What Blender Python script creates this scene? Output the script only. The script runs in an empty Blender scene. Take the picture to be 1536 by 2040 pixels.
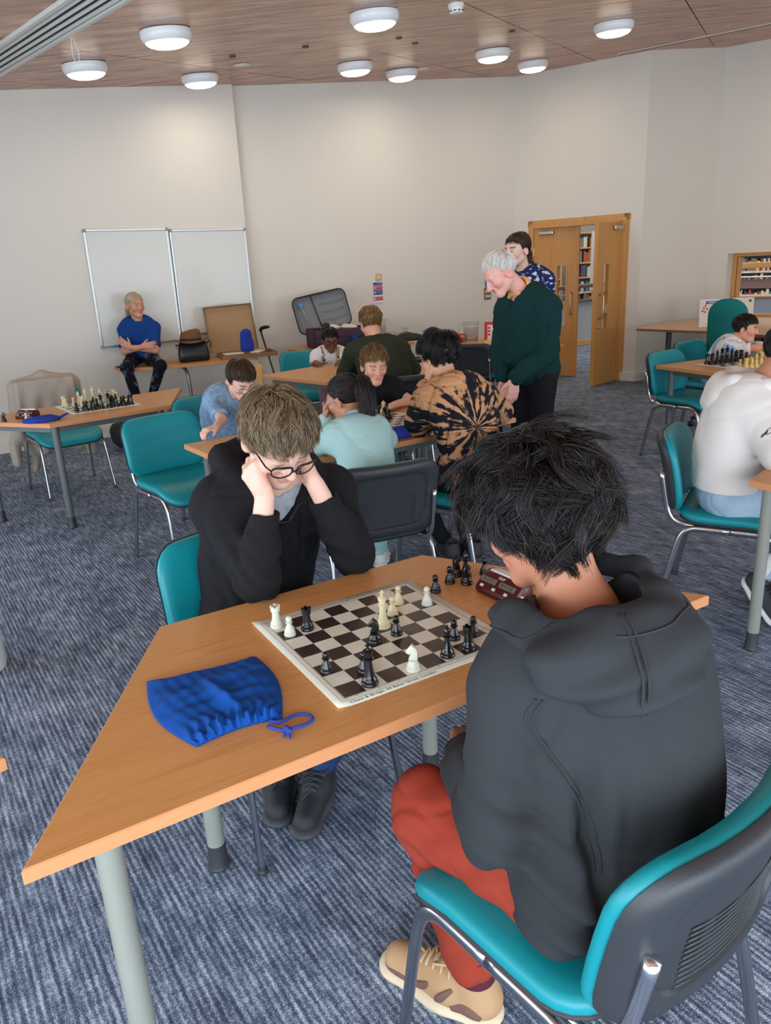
import bpy, bmesh, math, random
import numpy as np
from mathutils import Vector, Matrix
random.seed(7); RNG = np.random.default_rng(7)
PI = math.pi
scene = bpy.context.scene
COL = scene.collection

# ------------------------------------------------------------------ camera
PITCH, ROLL, CAM_H, F_PX = 0.3154924, -0.0503306, 1.5444, 1508.35
fw = Vector((0, math.cos(PITCH), -math.sin(PITCH))); rt0 = Vector((1, 0, 0)); up0 = rt0.cross(fw)
rt = math.cos(ROLL) * rt0 + math.sin(ROLL) * up0
up = -math.sin(ROLL) * rt0 + math.cos(ROLL) * up0
cam_data = bpy.data.cameras.new('camera'); cam = bpy.data.objects.new('camera', cam_data); COL.objects.link(cam)
cam_data.sensor_fit = 'VERTICAL'; cam_data.sensor_height = 36.0; cam_data.lens = F_PX * 36.0 / 2040.0
cam_data.clip_start = 0.05; cam_data.clip_end = 200
M = Matrix((rt, up, -fw)).transposed().to_4x4(); M.translation = (0, 0, CAM_H)
cam.matrix_world = M; scene.camera = cam

# ------------------------------------------------------------------ world, daylight, exposure
world = bpy.data.worlds.new('world'); scene.world = world; world.use_nodes = True
wn = world.node_tree.nodes; wl = world.node_tree.links
bg = wn['Background']; bg.inputs[0].default_value = (0.72, 0.86, 1.0, 1); bg.inputs[1].default_value = 1.2
def area_light(name, loc, target, sx, sy, power, color):
    d = bpy.data.lights.new(name, 'AREA'); d.shape = 'RECTANGLE'; d.size = sx; d.size_y = sy; d.energy = power; d.color = color
    o = bpy.data.objects.new(name, d); COL.objects.link(o); o.location = loc
    o.rotation_euler = (Vector(target) - Vector(loc)).to_track_quat('-Z', 'Y').to_euler()
    return o
# daylight entering by the glazed wall behind the photographer
area_light('window_daylight', (0.3, -1.42, 1.16), (0.3, 4.0, 0.75), 8.4, 1.75, 300, (0.78, 0.89, 1.0))
# and by the side windows, left and right of the frame
area_light('window_daylight', (-4.12, 1.4, 1.25), (0.5, 1.9, 0.7), 5.0, 1.75, 130, (0.78, 0.89, 1.0))
area_light('window_daylight', (5.9, 1.4, 1.35), (0.0, 2.4, 0.7), 5.0, 1.75, 120, (0.80, 0.90, 1.0))
LAMP_POWER = 4.1
vs = scene.view_settings; vs.view_transform = 'Standard'; vs.look = 'None'; vs.gamma = 1.0; vs.use_curve_mapping = False
vs.exposure = 0.0

# ------------------------------------------------------------------ object helpers
def tag(o, label=None, cat=None, group=None, kind=None):
    if label: o['label'] = label
    if cat: o['category'] = cat
    if group: o['group'] = group
    if kind: o['kind'] = kind
    return o
def empty(name, loc=(0, 0, 0), rz=0.0, parent=None):
    o = bpy.data.objects.new(name, None); COL.objects.link(o); o.location = loc; o.rotation_euler = (0, 0, rz)
    o.empty_display_size = 0.05
    if parent: o.parent = parent
    return o
def link_mesh(name, me, mat=None, parent=None, smooth=False, loc=None, rot=None):
    o = bpy.data.objects.new(name, me); COL.objects.link(o)
    if mat is not None:
        for m in (mat if isinstance(mat, (list, tuple)) else [mat]): me.materials.append(m)
    if parent: o.parent = parent
    if loc is not None: o.location = loc
    if rot is not None: o.rotation_euler = rot
    if smooth: me.polygons.foreach_set('use_smooth', [True] * len(me.polygons))
    return o
def copy_tree(o, parent=None):
    c = o.copy(); COL.objects.link(c); c.parent = parent
    for ch in list(o.children): copy_tree(ch, c)
    return c
class MB:
    """collects shapes into one mesh"""
    def __init__(s): s.v = []; s.f = []; s.m = []; s.cur = 0
    def add(s, vs, fs):
        b = len(s.v); s.v += [tuple(x) for x in vs]; s.f += [tuple(i + b for i in f) for f in fs]; s.m += [s.cur] * len(fs); return s
    def box(s, c, d, R=None):
        x, y, z = d[0] / 2, d[1] / 2, d[2] / 2
        V = [Vector((sx * x, sy * y, sz * z)) for sx in (-1, 1) for sy in (-1, 1) for sz in (-1, 1)]
        if R is not None: V = [R @ v for v in V]
        c = Vector(c); V = [v + c for v in V]
        return s.add(V, [(0, 1, 3, 2), (4, 6, 7, 5), (0, 4, 5, 1), (2, 3, 7, 6), (0, 2, 6, 4), (1, 5, 7, 3)])
    def bevbox(s, c, d, b, R=None):
        """box with chamfered edges"""
        x, y, z = d[0] / 2, d[1] / 2, d[2] / 2
        bm = bmesh.new(); bmesh.ops.create_cube(bm, size=1.0)
        for v in bm.verts: v.co = Vector((v.co.x * d[0], v.co.y * d[1], v.co.z * d[2]))
        bmesh.ops.bevel(bm, geom=bm.edges[:], offset=b, segments=2, affect='EDGES', profile=0.5)
        bm.verts.ensure_lookup_table(); V = [v.co.copy() for v in bm.verts]
        for i, v in enumerate(bm.verts): v.index = i
        Fs = [tuple(v.index for v in f.verts) for f in bm.faces]; bm.free()
        if R is not None: V = [R @ v for v in V]
        c = Vector(c); return s.add([v + c for v in V], Fs)
    def prism(s, poly, z0, z1):
        n = len(poly); V = [(p[0], p[1], z0) for p in poly] + [(p[0], p[1], z1) for p in poly]
        F = [tuple(range(n - 1, -1, -1)), tuple(range(n, 2 * n))] + [(i, (i + 1) % n, n + (i + 1) % n, n + i) for i in range(n)]
        return s.add(V, F)
    def tube(s, pts, r, n=8, flat=1.0, caps=True, upv=None):
        pts = [Vector(p) for p in pts]; m = len(pts)
        rs = r if isinstance(r, (list, tuple, np.ndarray)) else [r] * m
        V = []; prev = None
        for i in range(m):
            t = (pts[min(i + 1, m - 1)] - pts[max(i - 1, 0)]).normalized()
            if prev is None:
                a = Vector(upv) if upv is not None else (Vector((0, 0, 1)) if abs(t.z) < 0.9 else Vector((1, 0, 0)))
            else: a = prev
            a = (a - t * a.dot(t)); a = a.normalized() if a.length > 1e-6 else t.orthogonal().normalized()
            prev = a; b = t.cross(a)
            for k in range(n):
                th = 2 * PI * k / n
                V.append(pts[i] + a * (math.cos(th) * rs[i]) + b * (math.sin(th) * rs[i] * flat))
        F = [(i * n + k, i * n + (k + 1) % n, (i + 1) * n + (k + 1) % n, (i + 1) * n + k) for i in range(m - 1) for k in range(n)]
        if caps: F += [tuple(range(n - 1, -1, -1)), tuple((m - 1) * n + k for k in range(n))]
        return s.add(V, F)
    def lathe(s, prof, c=(0, 0, 0), n=20, R=None):
        V = []; c = Vector(c); m = len(prof)
        for (r, z) in prof:
            for k in range(n):
                th = 2 * PI * k / n; v = Vector((r * math.cos(th), r * math.sin(th), z))
                if R is not None: v = R @ v
                V.append(v + c)
        F = [(i * n + k, i * n + (k + 1) % n, (i + 1) * n + (k + 1) % n, (i + 1) * n + k) for i in range(m - 1) for k in range(n)]
        F += [tuple(range(n - 1, -1, -1)), tuple((m - 1) * n + k for k in range(n))]
        return s.add(V, F)
    def grid(s, P, close=False):
        """P: rows x cols of points"""
        P = np.asarray(P, float); a, b = P.shape[:2]
        F = [(i * b + j, i * b + j + 1, (i + 1) * b + j + 1, (i + 1) * b + j) for i in range(a - 1) for j in range(b - 1)]
        return s.add(P.reshape(-1, 3).tolist(), F)
    def mesh(s, name='m'):
        me = bpy.data.meshes.new(name); me.from_pydata([tuple(v) for v in s.v], [], s.f); 
        if any(s.m): me.polygons.foreach_set('material_index', s.m)
        me.update(); return me
    def build(s, name, mat, parent=None, smooth=False, loc=None, rot=None, flip=False, fix=True):
        me = s.mesh(name)
        if fix:
            bm = bmesh.new(); bm.from_mesh(me); bmesh.ops.recalc_face_normals(bm, faces=bm.faces[:]); bm.to_mesh(me); bm.free()
        o = link_mesh(name, me, mat, parent, smooth, loc, rot)
        return o
def auto_smooth(o, ang=40):
    me = o.data; bm = bmesh.new(); bm.from_mesh(me)
    for f in bm.faces: f.smooth = True
    for e in bm.edges:
        if len(e.link_faces) == 2: e.smooth = e.calc_face_angle(0) < math.radians(ang)
    bm.to_mesh(me); bm.free(); return o
def catmull(pts, n=6):
    P = [Vector(p) for p in pts]; P = [2 * P[0] - P[1]] + P + [2 * P[-1] - P[-2]]; out = []
    for i in range(1, len(P) - 2):
        for k in range(n):
            t = k / n; a, b, c, d = P[i - 1], P[i], P[i + 1], P[i + 2]
            out.append(0.5 * ((2 * b) + (-a + c) * t + (2 * a - 5 * b + 4 * c - d) * t * t + (-a + 3 * b - 3 * c + d) * t ** 3))
    out.append(P[-2]); return out
def rotz(a): return Matrix.Rotation(a, 3, 'Z')

# ------------------------------------------------------------------ materials
def lin(c):
    return tuple((x / 12.92 if x <= 0.04045 else ((x + 0.055) / 1.055) ** 2.4) for x in [v / 255.0 for v in c]) + (1.0,)
MATS = {}
def mat(name, rgb=None, rough=0.5, metal=0.0, spec=0.5, emit=None, estr=0.0, noise=None, bump=None, coat=0.0, sheen=0.0, trans=0.0, alpha=1.0, attr=None, sss=0.0, ior=None):
    """rgb in 0..255 sRGB; noise=(scale, amount[, stretch xyz]) varies the value; bump=(scale, strength[, stretch])"""
    if name in MATS: return MATS[name]
    m = bpy.data.materials.new(name); m.use_nodes = True; N = m.node_tree.nodes; L = m.node_tree.links; b = N['Principled BSDF']
    if rgb is not None: b.inputs['Base Color'].default_value = lin(rgb); m.diffuse_color = lin(rgb)
    b.inputs['Roughness'].default_value = rough; b.inputs['Metallic'].default_value = metal
    b.inputs['Specular IOR Level'].default_value = spec; b.inputs['Coat Weight'].default_value = coat
    b.inputs['Sheen Weight'].default_value = sheen; b.inputs['Transmission Weight'].default_value = trans; b.inputs['Alpha'].default_value = alpha
    if ior: b.inputs['IOR'].default_value = ior
    if sss: b.inputs['Subsurface Weight'].default_value = sss; b.inputs['Subsurface Radius'].default_value = (0.02, 0.008, 0.004); b.inputs['Subsurface Scale'].default_value = 0.5
    if emit is not None: b.inputs['Emission Color'].default_value = lin(emit); b.inputs['Emission Strength'].default_value = estr
    tc = None
    def coord(st):
        nonlocal tc
        if tc is None: tc = N.new('ShaderNodeTexCoord')
        mp = N.new('ShaderNodeMapping'); mp.inputs['Scale'].default_value = st; L.new(tc.outputs['Object'], mp.inputs['Vector']); return mp.outputs[0]
    src = None
    if attr:
        a = N.new('ShaderNodeAttribute'); a.attribute_name = attr; src = a.outputs['Color']; L.new(src, b.inputs['Base Color'])
    if noise:
        nt = N.new('ShaderNodeTexNoise'); nt.inputs['Scale'].default_value = noise[0]; nt.inputs['Detail'].default_value = 4
        L.new(coord(noise[2] if len(noise) > 2 else (1, 1, 1)), nt.inputs['Vector'])
        hs = N.new('ShaderNodeMapRange'); hs.inputs['From Min'].default_value = 0.25; hs.inputs['From Max'].default_value = 0.75
        hs.inputs['To Min'].default_value = 1 - noise[1]; hs.inputs['To Max'].default_value = 1 + noise[1]; L.new(nt.outputs['Fac'], hs.inputs['Value'])
        mx = N.new('ShaderNodeMix'); mx.data_type = 'RGBA'; mx.blend_type = 'MULTIPLY'; mx.inputs['Factor'].default_value = 1.0
        if src is not None: L.new(src, mx.inputs['A'])
        else: mx.inputs['A'].default_value = lin(rgb)
        L.new(hs.outputs[0], mx.inputs['B']); L.new(mx.outputs['Result'], b.inputs['Base Color'])
    if bump:
        bt = N.new('ShaderNodeTexNoise'); bt.inputs['Scale'].default_value = bump[0]; bt.inputs['Detail'].default_value = 3
        L.new(coord(bump[2] if len(bump) > 2 else (1, 1, 1)), bt.inputs['Vector'])
        bp = N.new('ShaderNodeBump'); bp.inputs['Strength'].default_value = bump[1]; bp.inputs['Distance'].default_value = 0.004
        L.new(bt.outputs['Fac'], bp.inputs['Height']); L.new(bp.outputs[0], b.inputs['Normal'])
    MATS[name] = m; return m
def ramp(N, stops, interp='LINEAR'):
    r = N.new('ShaderNodeValToRGB'); e = r.color_ramp.elements; r.color_ramp.interpolation = interp
    while len(e) > 1: e.remove(e[-1])
    e[0].position = stops[0][0]; e[0].color = stops[0][1]
    for p, c in stops[1:]: x = e.new(p); x.color = c
    return r
def carpet_mat():
    m = mat('carpet', (70, 74, 90), rough=0.95, spec=0.15); N = m.node_tree.nodes; L = m.node_tree.links; b = N['Principled BSDF']
    tc = N.new('ShaderNodeTexCoord'); rot = N.new('ShaderNodeMapping'); rot.inputs['Rotation'].default_value = (0, 0, math.radians(-33)); L.new(tc.outputs['Object'], rot.inputs['Vector'])
    def mp(sc):
        x = N.new('ShaderNodeMapping'); x.inputs['Scale'].default_value = sc; L.new(rot.outputs[0], x.inputs['Vector']); return x.outputs[0]
    def noise(v, s, d=2.0):
        n = N.new('ShaderNodeTexNoise'); n.inputs['Scale'].default_value = s; n.inputs['Detail'].default_value = d; L.new(v, n.inputs['Vector']); return n.outputs['Fac']
    def math_(op, a, c):
        n = N.new('ShaderNodeMath'); n.operation = op
        for i, q in enumerate((a, c)):
            if isinstance(q, (int, float)): n.inputs[i].default_value = q
            else: L.new(q, n.inputs[i])
        return n.outputs[0]
    # ribs of tufts: long runs along the rib, alternating rows, broken by patches
    rib = N.new('ShaderNodeTexWave'); rib.bands_direction = 'X'; rib.inputs['Scale'].default_value = 19.0; rib.inputs['Distortion'].default_value = 2.6; rib.inputs['Detail'].default_value = 2; rib.inputs['Detail Scale'].default_value = 4.0
    L.new(rot.outputs[0], rib.inputs['Vector'])
    runs = noise(mp((70, 9, 1)), 1.0, 2)
    patch = noise(mp((5, 4, 1)), 1.0, 3)
    tuft = noise(mp((330, 330, 1)), 1.0, 2)
    cross = noise(mp((14, 120, 1)), 1.0, 2)
    a = math_('MULTIPLY', rib.outputs['Fac'], 0.13); a = math_('ADD', a, math_('MULTIPLY', runs, 0.42))
    a = math_('ADD', a, math_('MULTIPLY', tuft, 0.60)); a = math_('ADD', a, math_('MULTIPLY', patch, 0.2)); a = math_('ADD', a, math_('MULTIPLY', cross, 0.2))
    r = ramp(N, [(0.54, lin((37, 46, 62))), (0.74, lin((85, 98, 118))), (0.86, lin((146, 159, 178))), (1.0, lin((208, 219, 232)))])
    L.new(a, r.inputs['Fac']); L.new(r.outputs[0], b.inputs['Base Color'])
    bp = N.new('ShaderNodeBump'); bp.inputs['Strength'].default_value = 0.6; bp.inputs['Distance'].default_value = 0.004; L.new(a, bp.inputs['Height']); L.new(bp.outputs[0], b.inputs['Normal'])
    return m
def wood_mat(name, c0, c1, stretch, scale, rough=0.45, spec=0.5, coat=0.0, c2=None):
    m = mat(name, c0, rough=rough, spec=spec, coat=coat); N = m.node_tree.nodes; L = m.node_tree.links; b = N['Principled BSDF']
    tc = N.new('ShaderNodeTexCoord'); mp = N.new('ShaderNodeMapping'); mp.inputs['Scale'].default_value = stretch; L.new(tc.outputs['Object'], mp.inputs['Vector'])
    n = N.new('ShaderNodeTexNoise'); n.inputs['Scale'].default_value = scale; n.inputs['Detail'].default_value = 6; n.inputs['Distortion'].default_value = 0.6; L.new(mp.outputs[0], n.inputs['Vector'])
    st = [(0.3, lin(c0)), (0.7, lin(c1))]
    if c2: st = [(0.3, lin(c0)), (0.5, lin(c1)), (0.68, lin(c2))]
    r = ramp(N, st); L.new(n.outputs['Fac'], r.inputs['Fac']); L.new(r.outputs[0], b.inputs['Base Color'])
    return m
TEXTS = {}
def text_mesh(s, size, align='CENTER', extrude=0.0):
    if s in TEXTS:
        me = TEXTS[s].copy(); me.transform(Matrix.Diagonal((size, size, 1, 1))); return me
    cu = bpy.data.curves.new('txt', 'FONT'); cu.body = s; cu.size = size; cu.align_x = align; cu.align_y = 'CENTER'; cu.extrude = extrude
    o = bpy.data.objects.new('txt', cu); COL.objects.link(o); dg = bpy.context.evaluated_depsgraph_get(); me = bpy.data.meshes.new_from_object(o.evaluated_get(dg))
    bpy.data.objects.remove(o); bpy.data.curves.remove(cu); return me
for _s in list('abcdefgh12345678') + ['Chess & Bridge, 44 Baker Street, London', '0:1:15', '0:11:16', 'LEAP']: TEXTS[_s] = text_mesh(_s, 1.0)
# ------------------------------------------------------------------ room shell
def ceil_z(x, y): return 2.5818 + 0.04952 * x + 0.09677 * y
M_wall = mat('wall_paint', (226, 221, 212), rough=0.75, spec=0.25, noise=(1.3, 0.015), bump=(60, 0.05))
M_skirt = mat('skirting_paint', (224, 217, 205), rough=0.5)
M_carpet = carpet_mat()
M_oak = wood_mat('oak_veneer', (194, 136, 70), (210, 154, 86), (14, 14, 0.8), 3.0, rough=0.38)
M_oak_edge = mat('oak_frame', (208, 154, 92), rough=0.4, noise=(20, 0.08, (1, 1, 0.1)))
M_white = mat('white_plastic', (236, 236, 232), rough=0.35)
M_chrome = mat('chrome', (225, 225, 228), rough=0.12, metal=1.0)
M_steel = mat('brushed_steel', (190, 186, 176), rough=0.35, metal=1.0)
M_alu = mat('anodised_aluminium', (200, 203, 202), rough=0.35, metal=0.9)
M_black = mat('black_plastic', (24, 26, 30), rough=0.45, bump=(260, 0.12))
M_glass = mat('clear_glass', (255, 255, 255), rough=0.02, trans=1.0, ior=1.05, spec=0.5)

floor = MB().box((0.6, 8.0, -0.05), (19, 27, 0.1)).build('floor', M_carpet); tag(floor, 'dark blue grey ribbed carpet covering the whole room', None, kind='structure')

def wall_mesh(p0, p1, th, openings=(), zb=0.0, top=None):
    """vertical wall from p0 to p1 (room face on the line), th to the left normal side = outward; openings (s0,s1,z0,z1)"""
    p0 = Vector((p0[0], p0[1])); p1 = Vector((p1[0], p1[1])); d = (p1 - p0); Ln = d.length; d /= Ln; n = Vector((-d.y, d.x)) * th
    mb = MB()
    def zt(s):
        q = p0 + d * s; return (ceil_z(q.x, q.y) + 0.03) if top is None else top
    def piece(s0, s1, z0, z1a, z1b):
        a = p0 + d * s0; b = p0 + d * s1
        V = [(a.x, a.y, z0), (b.x, b.y, z0), (b.x + n.x, b.y + n.y, z0), (a.x + n.x, a.y + n.y, z0), (a.x, a.y, z1a), (b.x, b.y, z1b), (b.x + n.x, b.y + n.y, z1b), (a.x + n.x, a.y + n.y, z1a)]
        mb.add(V, [(3, 2, 1, 0), (4, 5, 6, 7), (0, 1, 5, 4), (1, 2, 6, 5), (2, 3, 7, 6), (3, 0, 4, 7)])
    s = 0.0
    for (a, b, z0, z1) in sorted(openings):
        if a > s: piece(s, a, zb, zt(s), zt(a))
        if z0 > zb: piece(a, b, zb, z0, z0)
        piece(a, b, z1, zt(a), zt(b)); s = b
    if s < Ln: piece(s, Ln, zb, zt(s), zt(Ln))
    return mb
def skirting(name, p0, p1, gaps=()):
    p0 = Vector((p0[0], p0[1])); p1 = Vector((p1[0], p1[1])); d = (p1 - p0); Ln = d.length; d /= Ln; n = Vector((d.y, -d.x)) * 0.014
    mb = MB(); s = 0.0
    segs = []
    for a, b in gaps: segs.append((s, a)); s = b
    segs.append((s, Ln))
    for a, b in segs:
        A = p0 + d * a; B = p0 + d * b
        prof = [(0, 0), (1, 0), (1, 0.105), (0.5, 0.118), (0, 0.12)]
        V = [(A.x + n.x * u, A.y + n.y * u, z) for u, z in prof] + [(B.x + n.x * u, B.y + n.y * u, z) for u, z in prof]
        k = len(prof); mb.add(V, [tuple(range(k)), tuple(range(2 * k - 1, k - 1, -1))] + [(i, k + i, k + (i + 1) % k, (i + 1) % k) for i in range(k)])
    return tag(mb.build(name, M_skirt), kind='structure')
PL0, PL1 = (-4.5, 6.57), (-1.335, 8.627)
PB0, PB1 = (-1.42, 8.72), (1.91, 10.72)
PD0, PD1 = (1.91, 10.72), (3.21, 9.53)
PC0, PC1 = (3.21, 9.53), (4.25, 10.0)
PW0 = Vector((4.25, 10.0)); DW = Vector((0.66, -0.75)).normalized(); PW1 = PW0 + DW * 3.2
def struct(o): return tag(o, kind='structure')
struct(wall_mesh(PL0, PL1, 0.16).build('wall_left', M_wall)); skirting('baseboard_left', PL0, PL1)
struct(wall_mesh(PB0, PB1, 0.14).build('wall_back', M_wall)); skirting('baseboard_back', PB0, PB1)
DS0, DS1, DH = 0.245, 1.575, 1.95            # door opening along the door wall
LD = (Vector(PD1) - Vector(PD0)).length
struct(wall_mesh(PD0, PD1, 0.14, [(DS0, DS1, 0, DH)]).build('wall_door_side', M_wall)); skirting('baseboard_door_side', PD0, PD1, [(DS0, DS1)])
struct(wall_mesh(PC0, PC1, 0.14).build('wall_corner', M_wall)); skirting('baseboard_corner', PC0, PC1)
WS0, WS1, WZ0, WZ1 = 0.22, 2.3, 0.68, 1.47
struct(wall_mesh(PW0, PW1, 0.24, [(WS0, WS1, WZ0, WZ1)]).build('wall_window_side', M_wall)); skirting('baseboard_window_side', PW0, PW1)
struct(wall_mesh(PW1, (PW1.x + 0.05, -1.5), 0.15, [(3.6, 8.8, 0.3, 2.2)]).build('wall_right', M_wall))
struct(wall_mesh((7.2, -1.5), (-6.6, -1.5), 0.15, [(2.6, 11.2, 0.22, 2.08)]).build('wall_rear', M_wall))
struct(wall_mesh((-4.3, -1.5), (-4.3, 6.75), 0.15, [(0.3, 5.5, 0.3, 2.15)]).build('wall_far_left', M_wall))
mb = MB()
for i in range(5): mb.box((-4.37, -1.2 + i * 1.3, 1.22), (0.08, 0.06, 1.85))
mb.box((-4.37, 1.4, 0.32), (0.08, 5.2, 0.05)); mb.box((-4.37, 1.4, 2.12), (0.08, 5.2, 0.05)); struct(mb.build('window_3', M_alu))
# frames of the glazed rear wall (behind the photographer)
mb = MB()
for i in range(8): mb.box((4.6 - i * 8.6 / 7, -1.57, 1.15), (0.06, 0.08, 1.86))
mb.box((0.3, -1.57, 0.25), (8.6, 0.08, 0.05)); mb.box((0.3, -1.57, 2.05), (8.6, 0.08, 0.05))
struct(mb.build('window_2', M_alu))

# ceiling: backing slab with separate plywood sheets hung just below it
M_ply = wood_mat('stained_plywood', (112, 64, 42), (182, 122, 86), (1.1, 5.5, 1), 2.2, rough=0.28, c2=(216, 164, 128))
M_seam = mat('ceiling_seam', (38, 24, 17), rough=0.8)
def cz_pt(x, y, off=0.0): return (x, y, ceil_z(x, y) + off)
mb = MB(); cs = [(-6.8, -2.8), (7.4, -2.8), (7.4, 11.2), (-6.8, 11.2)]
mb.add([cz_pt(*c, 0.012) for c in cs] + [cz_pt(*c, 0.1) for c in cs], [(0, 1, 2, 3), (7, 6, 5, 4), (0, 4, 5, 1), (1, 5, 6, 2), (2, 6, 7, 3), (3, 7, 4, 0)])
ceiling = struct(mb.build('ceiling', M_seam)); ceiling['label'] = 'sloping ceiling of brown stained plywood sheets with dark joints'
e1 = Vector((math.cos(math.radians(64)), math.sin(math.radians(64)))); e2 = Vector((math.cos(math.radians(-4)), math.sin(math.radians(-4))))
nrm = Vector((math.sin(math.radians(64)), -math.cos(math.radians(64))))
def clip_poly(poly, a, b, c):
    out = []
    for i in range(len(poly)):
        p, q = poly[i], poly[(i + 1) % len(poly)]; dp = a * p[0] + b * p[1] - c; dq = a * q[0] + b * q[1] - c
        if dp <= 0: out.append(p)
        if (dp <= 0) != (dq <= 0): t = dp / (dp - dq); out.append((p[0] + (q[0] - p[0]) * t, p[1] + (q[1] - p[1]) * t))
    return out
wd = nrm.dot(e2)
for k in range(-9, 6):
    n0 = -3.2 + 1.255 * k; n1 = n0 + 1.255
    off = [0.0, 1.1, 0.45, 1.6][k % 4]
    for j in range(-3, 7):
        # corners solve nrm.p = n, along e1
        def corner(n, s): return e2 * (n / wd) + e1 * s
        g = 0.004; s0 = j * 2.0 + off; s1 = s0 + 2.0
        poly = [tuple(corner(n0 + g, s0 + g)), tuple(corner(n1 - g, s0 + g)), tuple(corner(n1 - g, s1 - g)), tuple(corner(n0 + g, s1 - g))]
        for (a, b, c) in ((1, 0, 7.2), (-1, 0, 6.6), (0, 1, 11.0), (0, -1, 2.6)):
            poly = clip_poly(poly, a, b, c)
            if len(poly) < 3: break
        if len(poly) < 3: continue
        n = len(poly); z = random.uniform(0, 0.004)
        V = [cz_pt(p[0], p[1], -z) for p in poly] + [cz_pt(p[0], p[1], 0.011) for p in poly]
        MB().add(V, [tuple(range(n)), tuple(range(2 * n - 1, n - 1, -1))] + [(i, n + i, n + (i + 1) % n, (i + 1) % n) for i in range(n)]).build('ceiling_sheet', M_ply, ceiling)
CT = Matrix.Rotation(0, 3, 'X')
cn = Vector((-0.04952, -0.09677, 1)).normalized()
RC = Vector((0, 0, 1)).rotation_difference(cn).to_matrix()

# round bulkhead lights
M_lamp_body = mat('lamp_body', (238, 240, 240), rough=0.3)
M_lens = mat('lamp_diffuser', (255, 250, 235), rough=0.4, emit=(255, 240, 214), estr=4.0)
LIGHTS = [(-1.28, 5.70, 'large round white ceiling light nearest the air vent'), (0.09, 5.85, 'round white ceiling light at top centre, near the smoke detector'), (2.14, 7.35, 'round white ceiling light at right, by the pale ceiling strip'),
          (-2.13, 6.6, 'leftmost round white ceiling light, below the hanging cord loop'), (-1.49, 7.8, 'small round white ceiling light above the top right of the whiteboards'), (-0.08, 8.1, 'round ceiling light near centre, left of a smaller one'),
          (0.40, 8.95, 'small round ceiling light close above the middle of the back wall'), (1.24, 8.2, 'round ceiling light right of centre with a small flush plate beside it'), (1.86, 9.4, 'smallest round ceiling light, nearest the door wall'), (1.12, 5.0, 'round ceiling light cut off by the top edge of the picture'), (4.25, 8.25, 'round ceiling light just beyond the right edge of the picture'), (4.9, 6.4, 'round ceiling light further right, out of the picture')]
PW_ = {0: 1.0}
for i, (x, y, lb) in enumerate(LIGHTS):
    t = empty('ceiling_light', cz_pt(x, y, -0.001)); t.rotation_euler = RC.to_euler(); tag(t, lb, 'ceiling light', 'round ceiling lights')
    MB().lathe([(0.150, 0.0), (0.165, -0.004), (0.168, -0.02), (0.165, -0.045), (0.152, -0.066), (0.138, -0.074), (0.0, -0.074)], n=36).build('housing', M_lamp_body, t, True)
    auto_smooth(t.children[0], 50)
    MB().lathe([(0.142, -0.070), (0.139, -0.078), (0.12, -0.092), (0.085, -0.103), (0.04, -0.109), (0.0005, -0.111)], n=36).build('diffuser', M_lens, t, True)
    ld = bpy.data.lights.new('bulb', 'AREA'); ld.shape = 'DISK'; ld.size = 0.26; ld.energy = LAMP_POWER; ld.color = (1.0, 0.86, 0.68)
    lo = bpy.data.objects.new('bulb', ld); COL.objects.link(lo); lo.parent = t; lo.location = (0, 0, -0.116)
# smoke detector
t = empty('smoke_detector', cz_pt(0.64, 5.85, -0.001)); t.rotation_euler = RC.to_euler(); tag(t, 'small white smoke detector on the plywood ceiling', 'smoke detector')
MB().lathe([(0.05, 0), (0.055, -0.006), (0.055, -0.022), (0.05, -0.026), (0, -0.026)], n=24).build('base', M_white, t, True); auto_smooth(t.children[0])
MB().lathe([(0.046, -0.026), (0.048, -0.05), (0.042, -0.058), (0, -0.058)], n=24).build('sensor_head', M_white, t, True); auto_smooth(t.children[1])
mb = MB()
for k in range(10): a = k * 2 * PI / 10; mb.box((0.0475 * math.cos(a), 0.0475 * math.sin(a), -0.046), (0.004, 0.016, 0.007), rotz(a))
mb.build('vent_slots', M_black, t)
# flush plates by lights
for (x, y, lb) in ((1.40, 8.35, 'small flush oval plate in the ceiling beside the right of centre light'), (0.62, 9.0, 'small flush oval plate in the ceiling beside the middle light'), (-1.05, 7.45, 'small round flush plate in the ceiling at left')):
    t = MB().lathe([(0.07, 0), (0.07, -0.004), (0.062, -0.006), (0, -0.006)], n=24).build('ceiling_plate', M_white, None, True, loc=cz_pt(x, y, -0.004), rot=RC.to_euler()); tag(t, lb, 'ceiling plate', 'flush ceiling plates'); auto_smooth(t)
# slot air vent
vd = Vector((math.cos(math.radians(-50.5)), math.sin(math.radians(-50.5)), 0)); vc = Vector((-1.75, 5.12, 0))
vent = empty('air_vent', cz_pt(vc.x, vc.y, -0.004)); vent.rotation_euler = (RC @ rotz(math.radians(-50.5))).to_euler(); tag(vent, 'long slotted linear air vent in the ceiling at upper left', 'air vent')
LV = 4.2
mb = MB(); mb.bevbox((0, 0.150, -0.008), (LV, 0.04, 0.024), 0.004); mb.bevbox((0, -0.150, -0.008), (LV, 0.04, 0.024), 0.004); mb.build('frame', mat('vent_white', (214, 214, 208), rough=0.4), vent)
MB().box((0, 0, 0.0), (LV, 0.28, 0.004)).build('backing', mat('vent_back', (44, 46, 46), rough=0.7), vent)
for k in range(4):
    R_ = Matrix.Rotation(math.radians(-28), 3, 'X')
    MB().box((0, -0.096 + 0.064 * k, -0.010), (LV, 0.020, 0.004), R_).build('slat', mat('vent_slat', (206, 208, 202), rough=0.4), vent)
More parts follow.
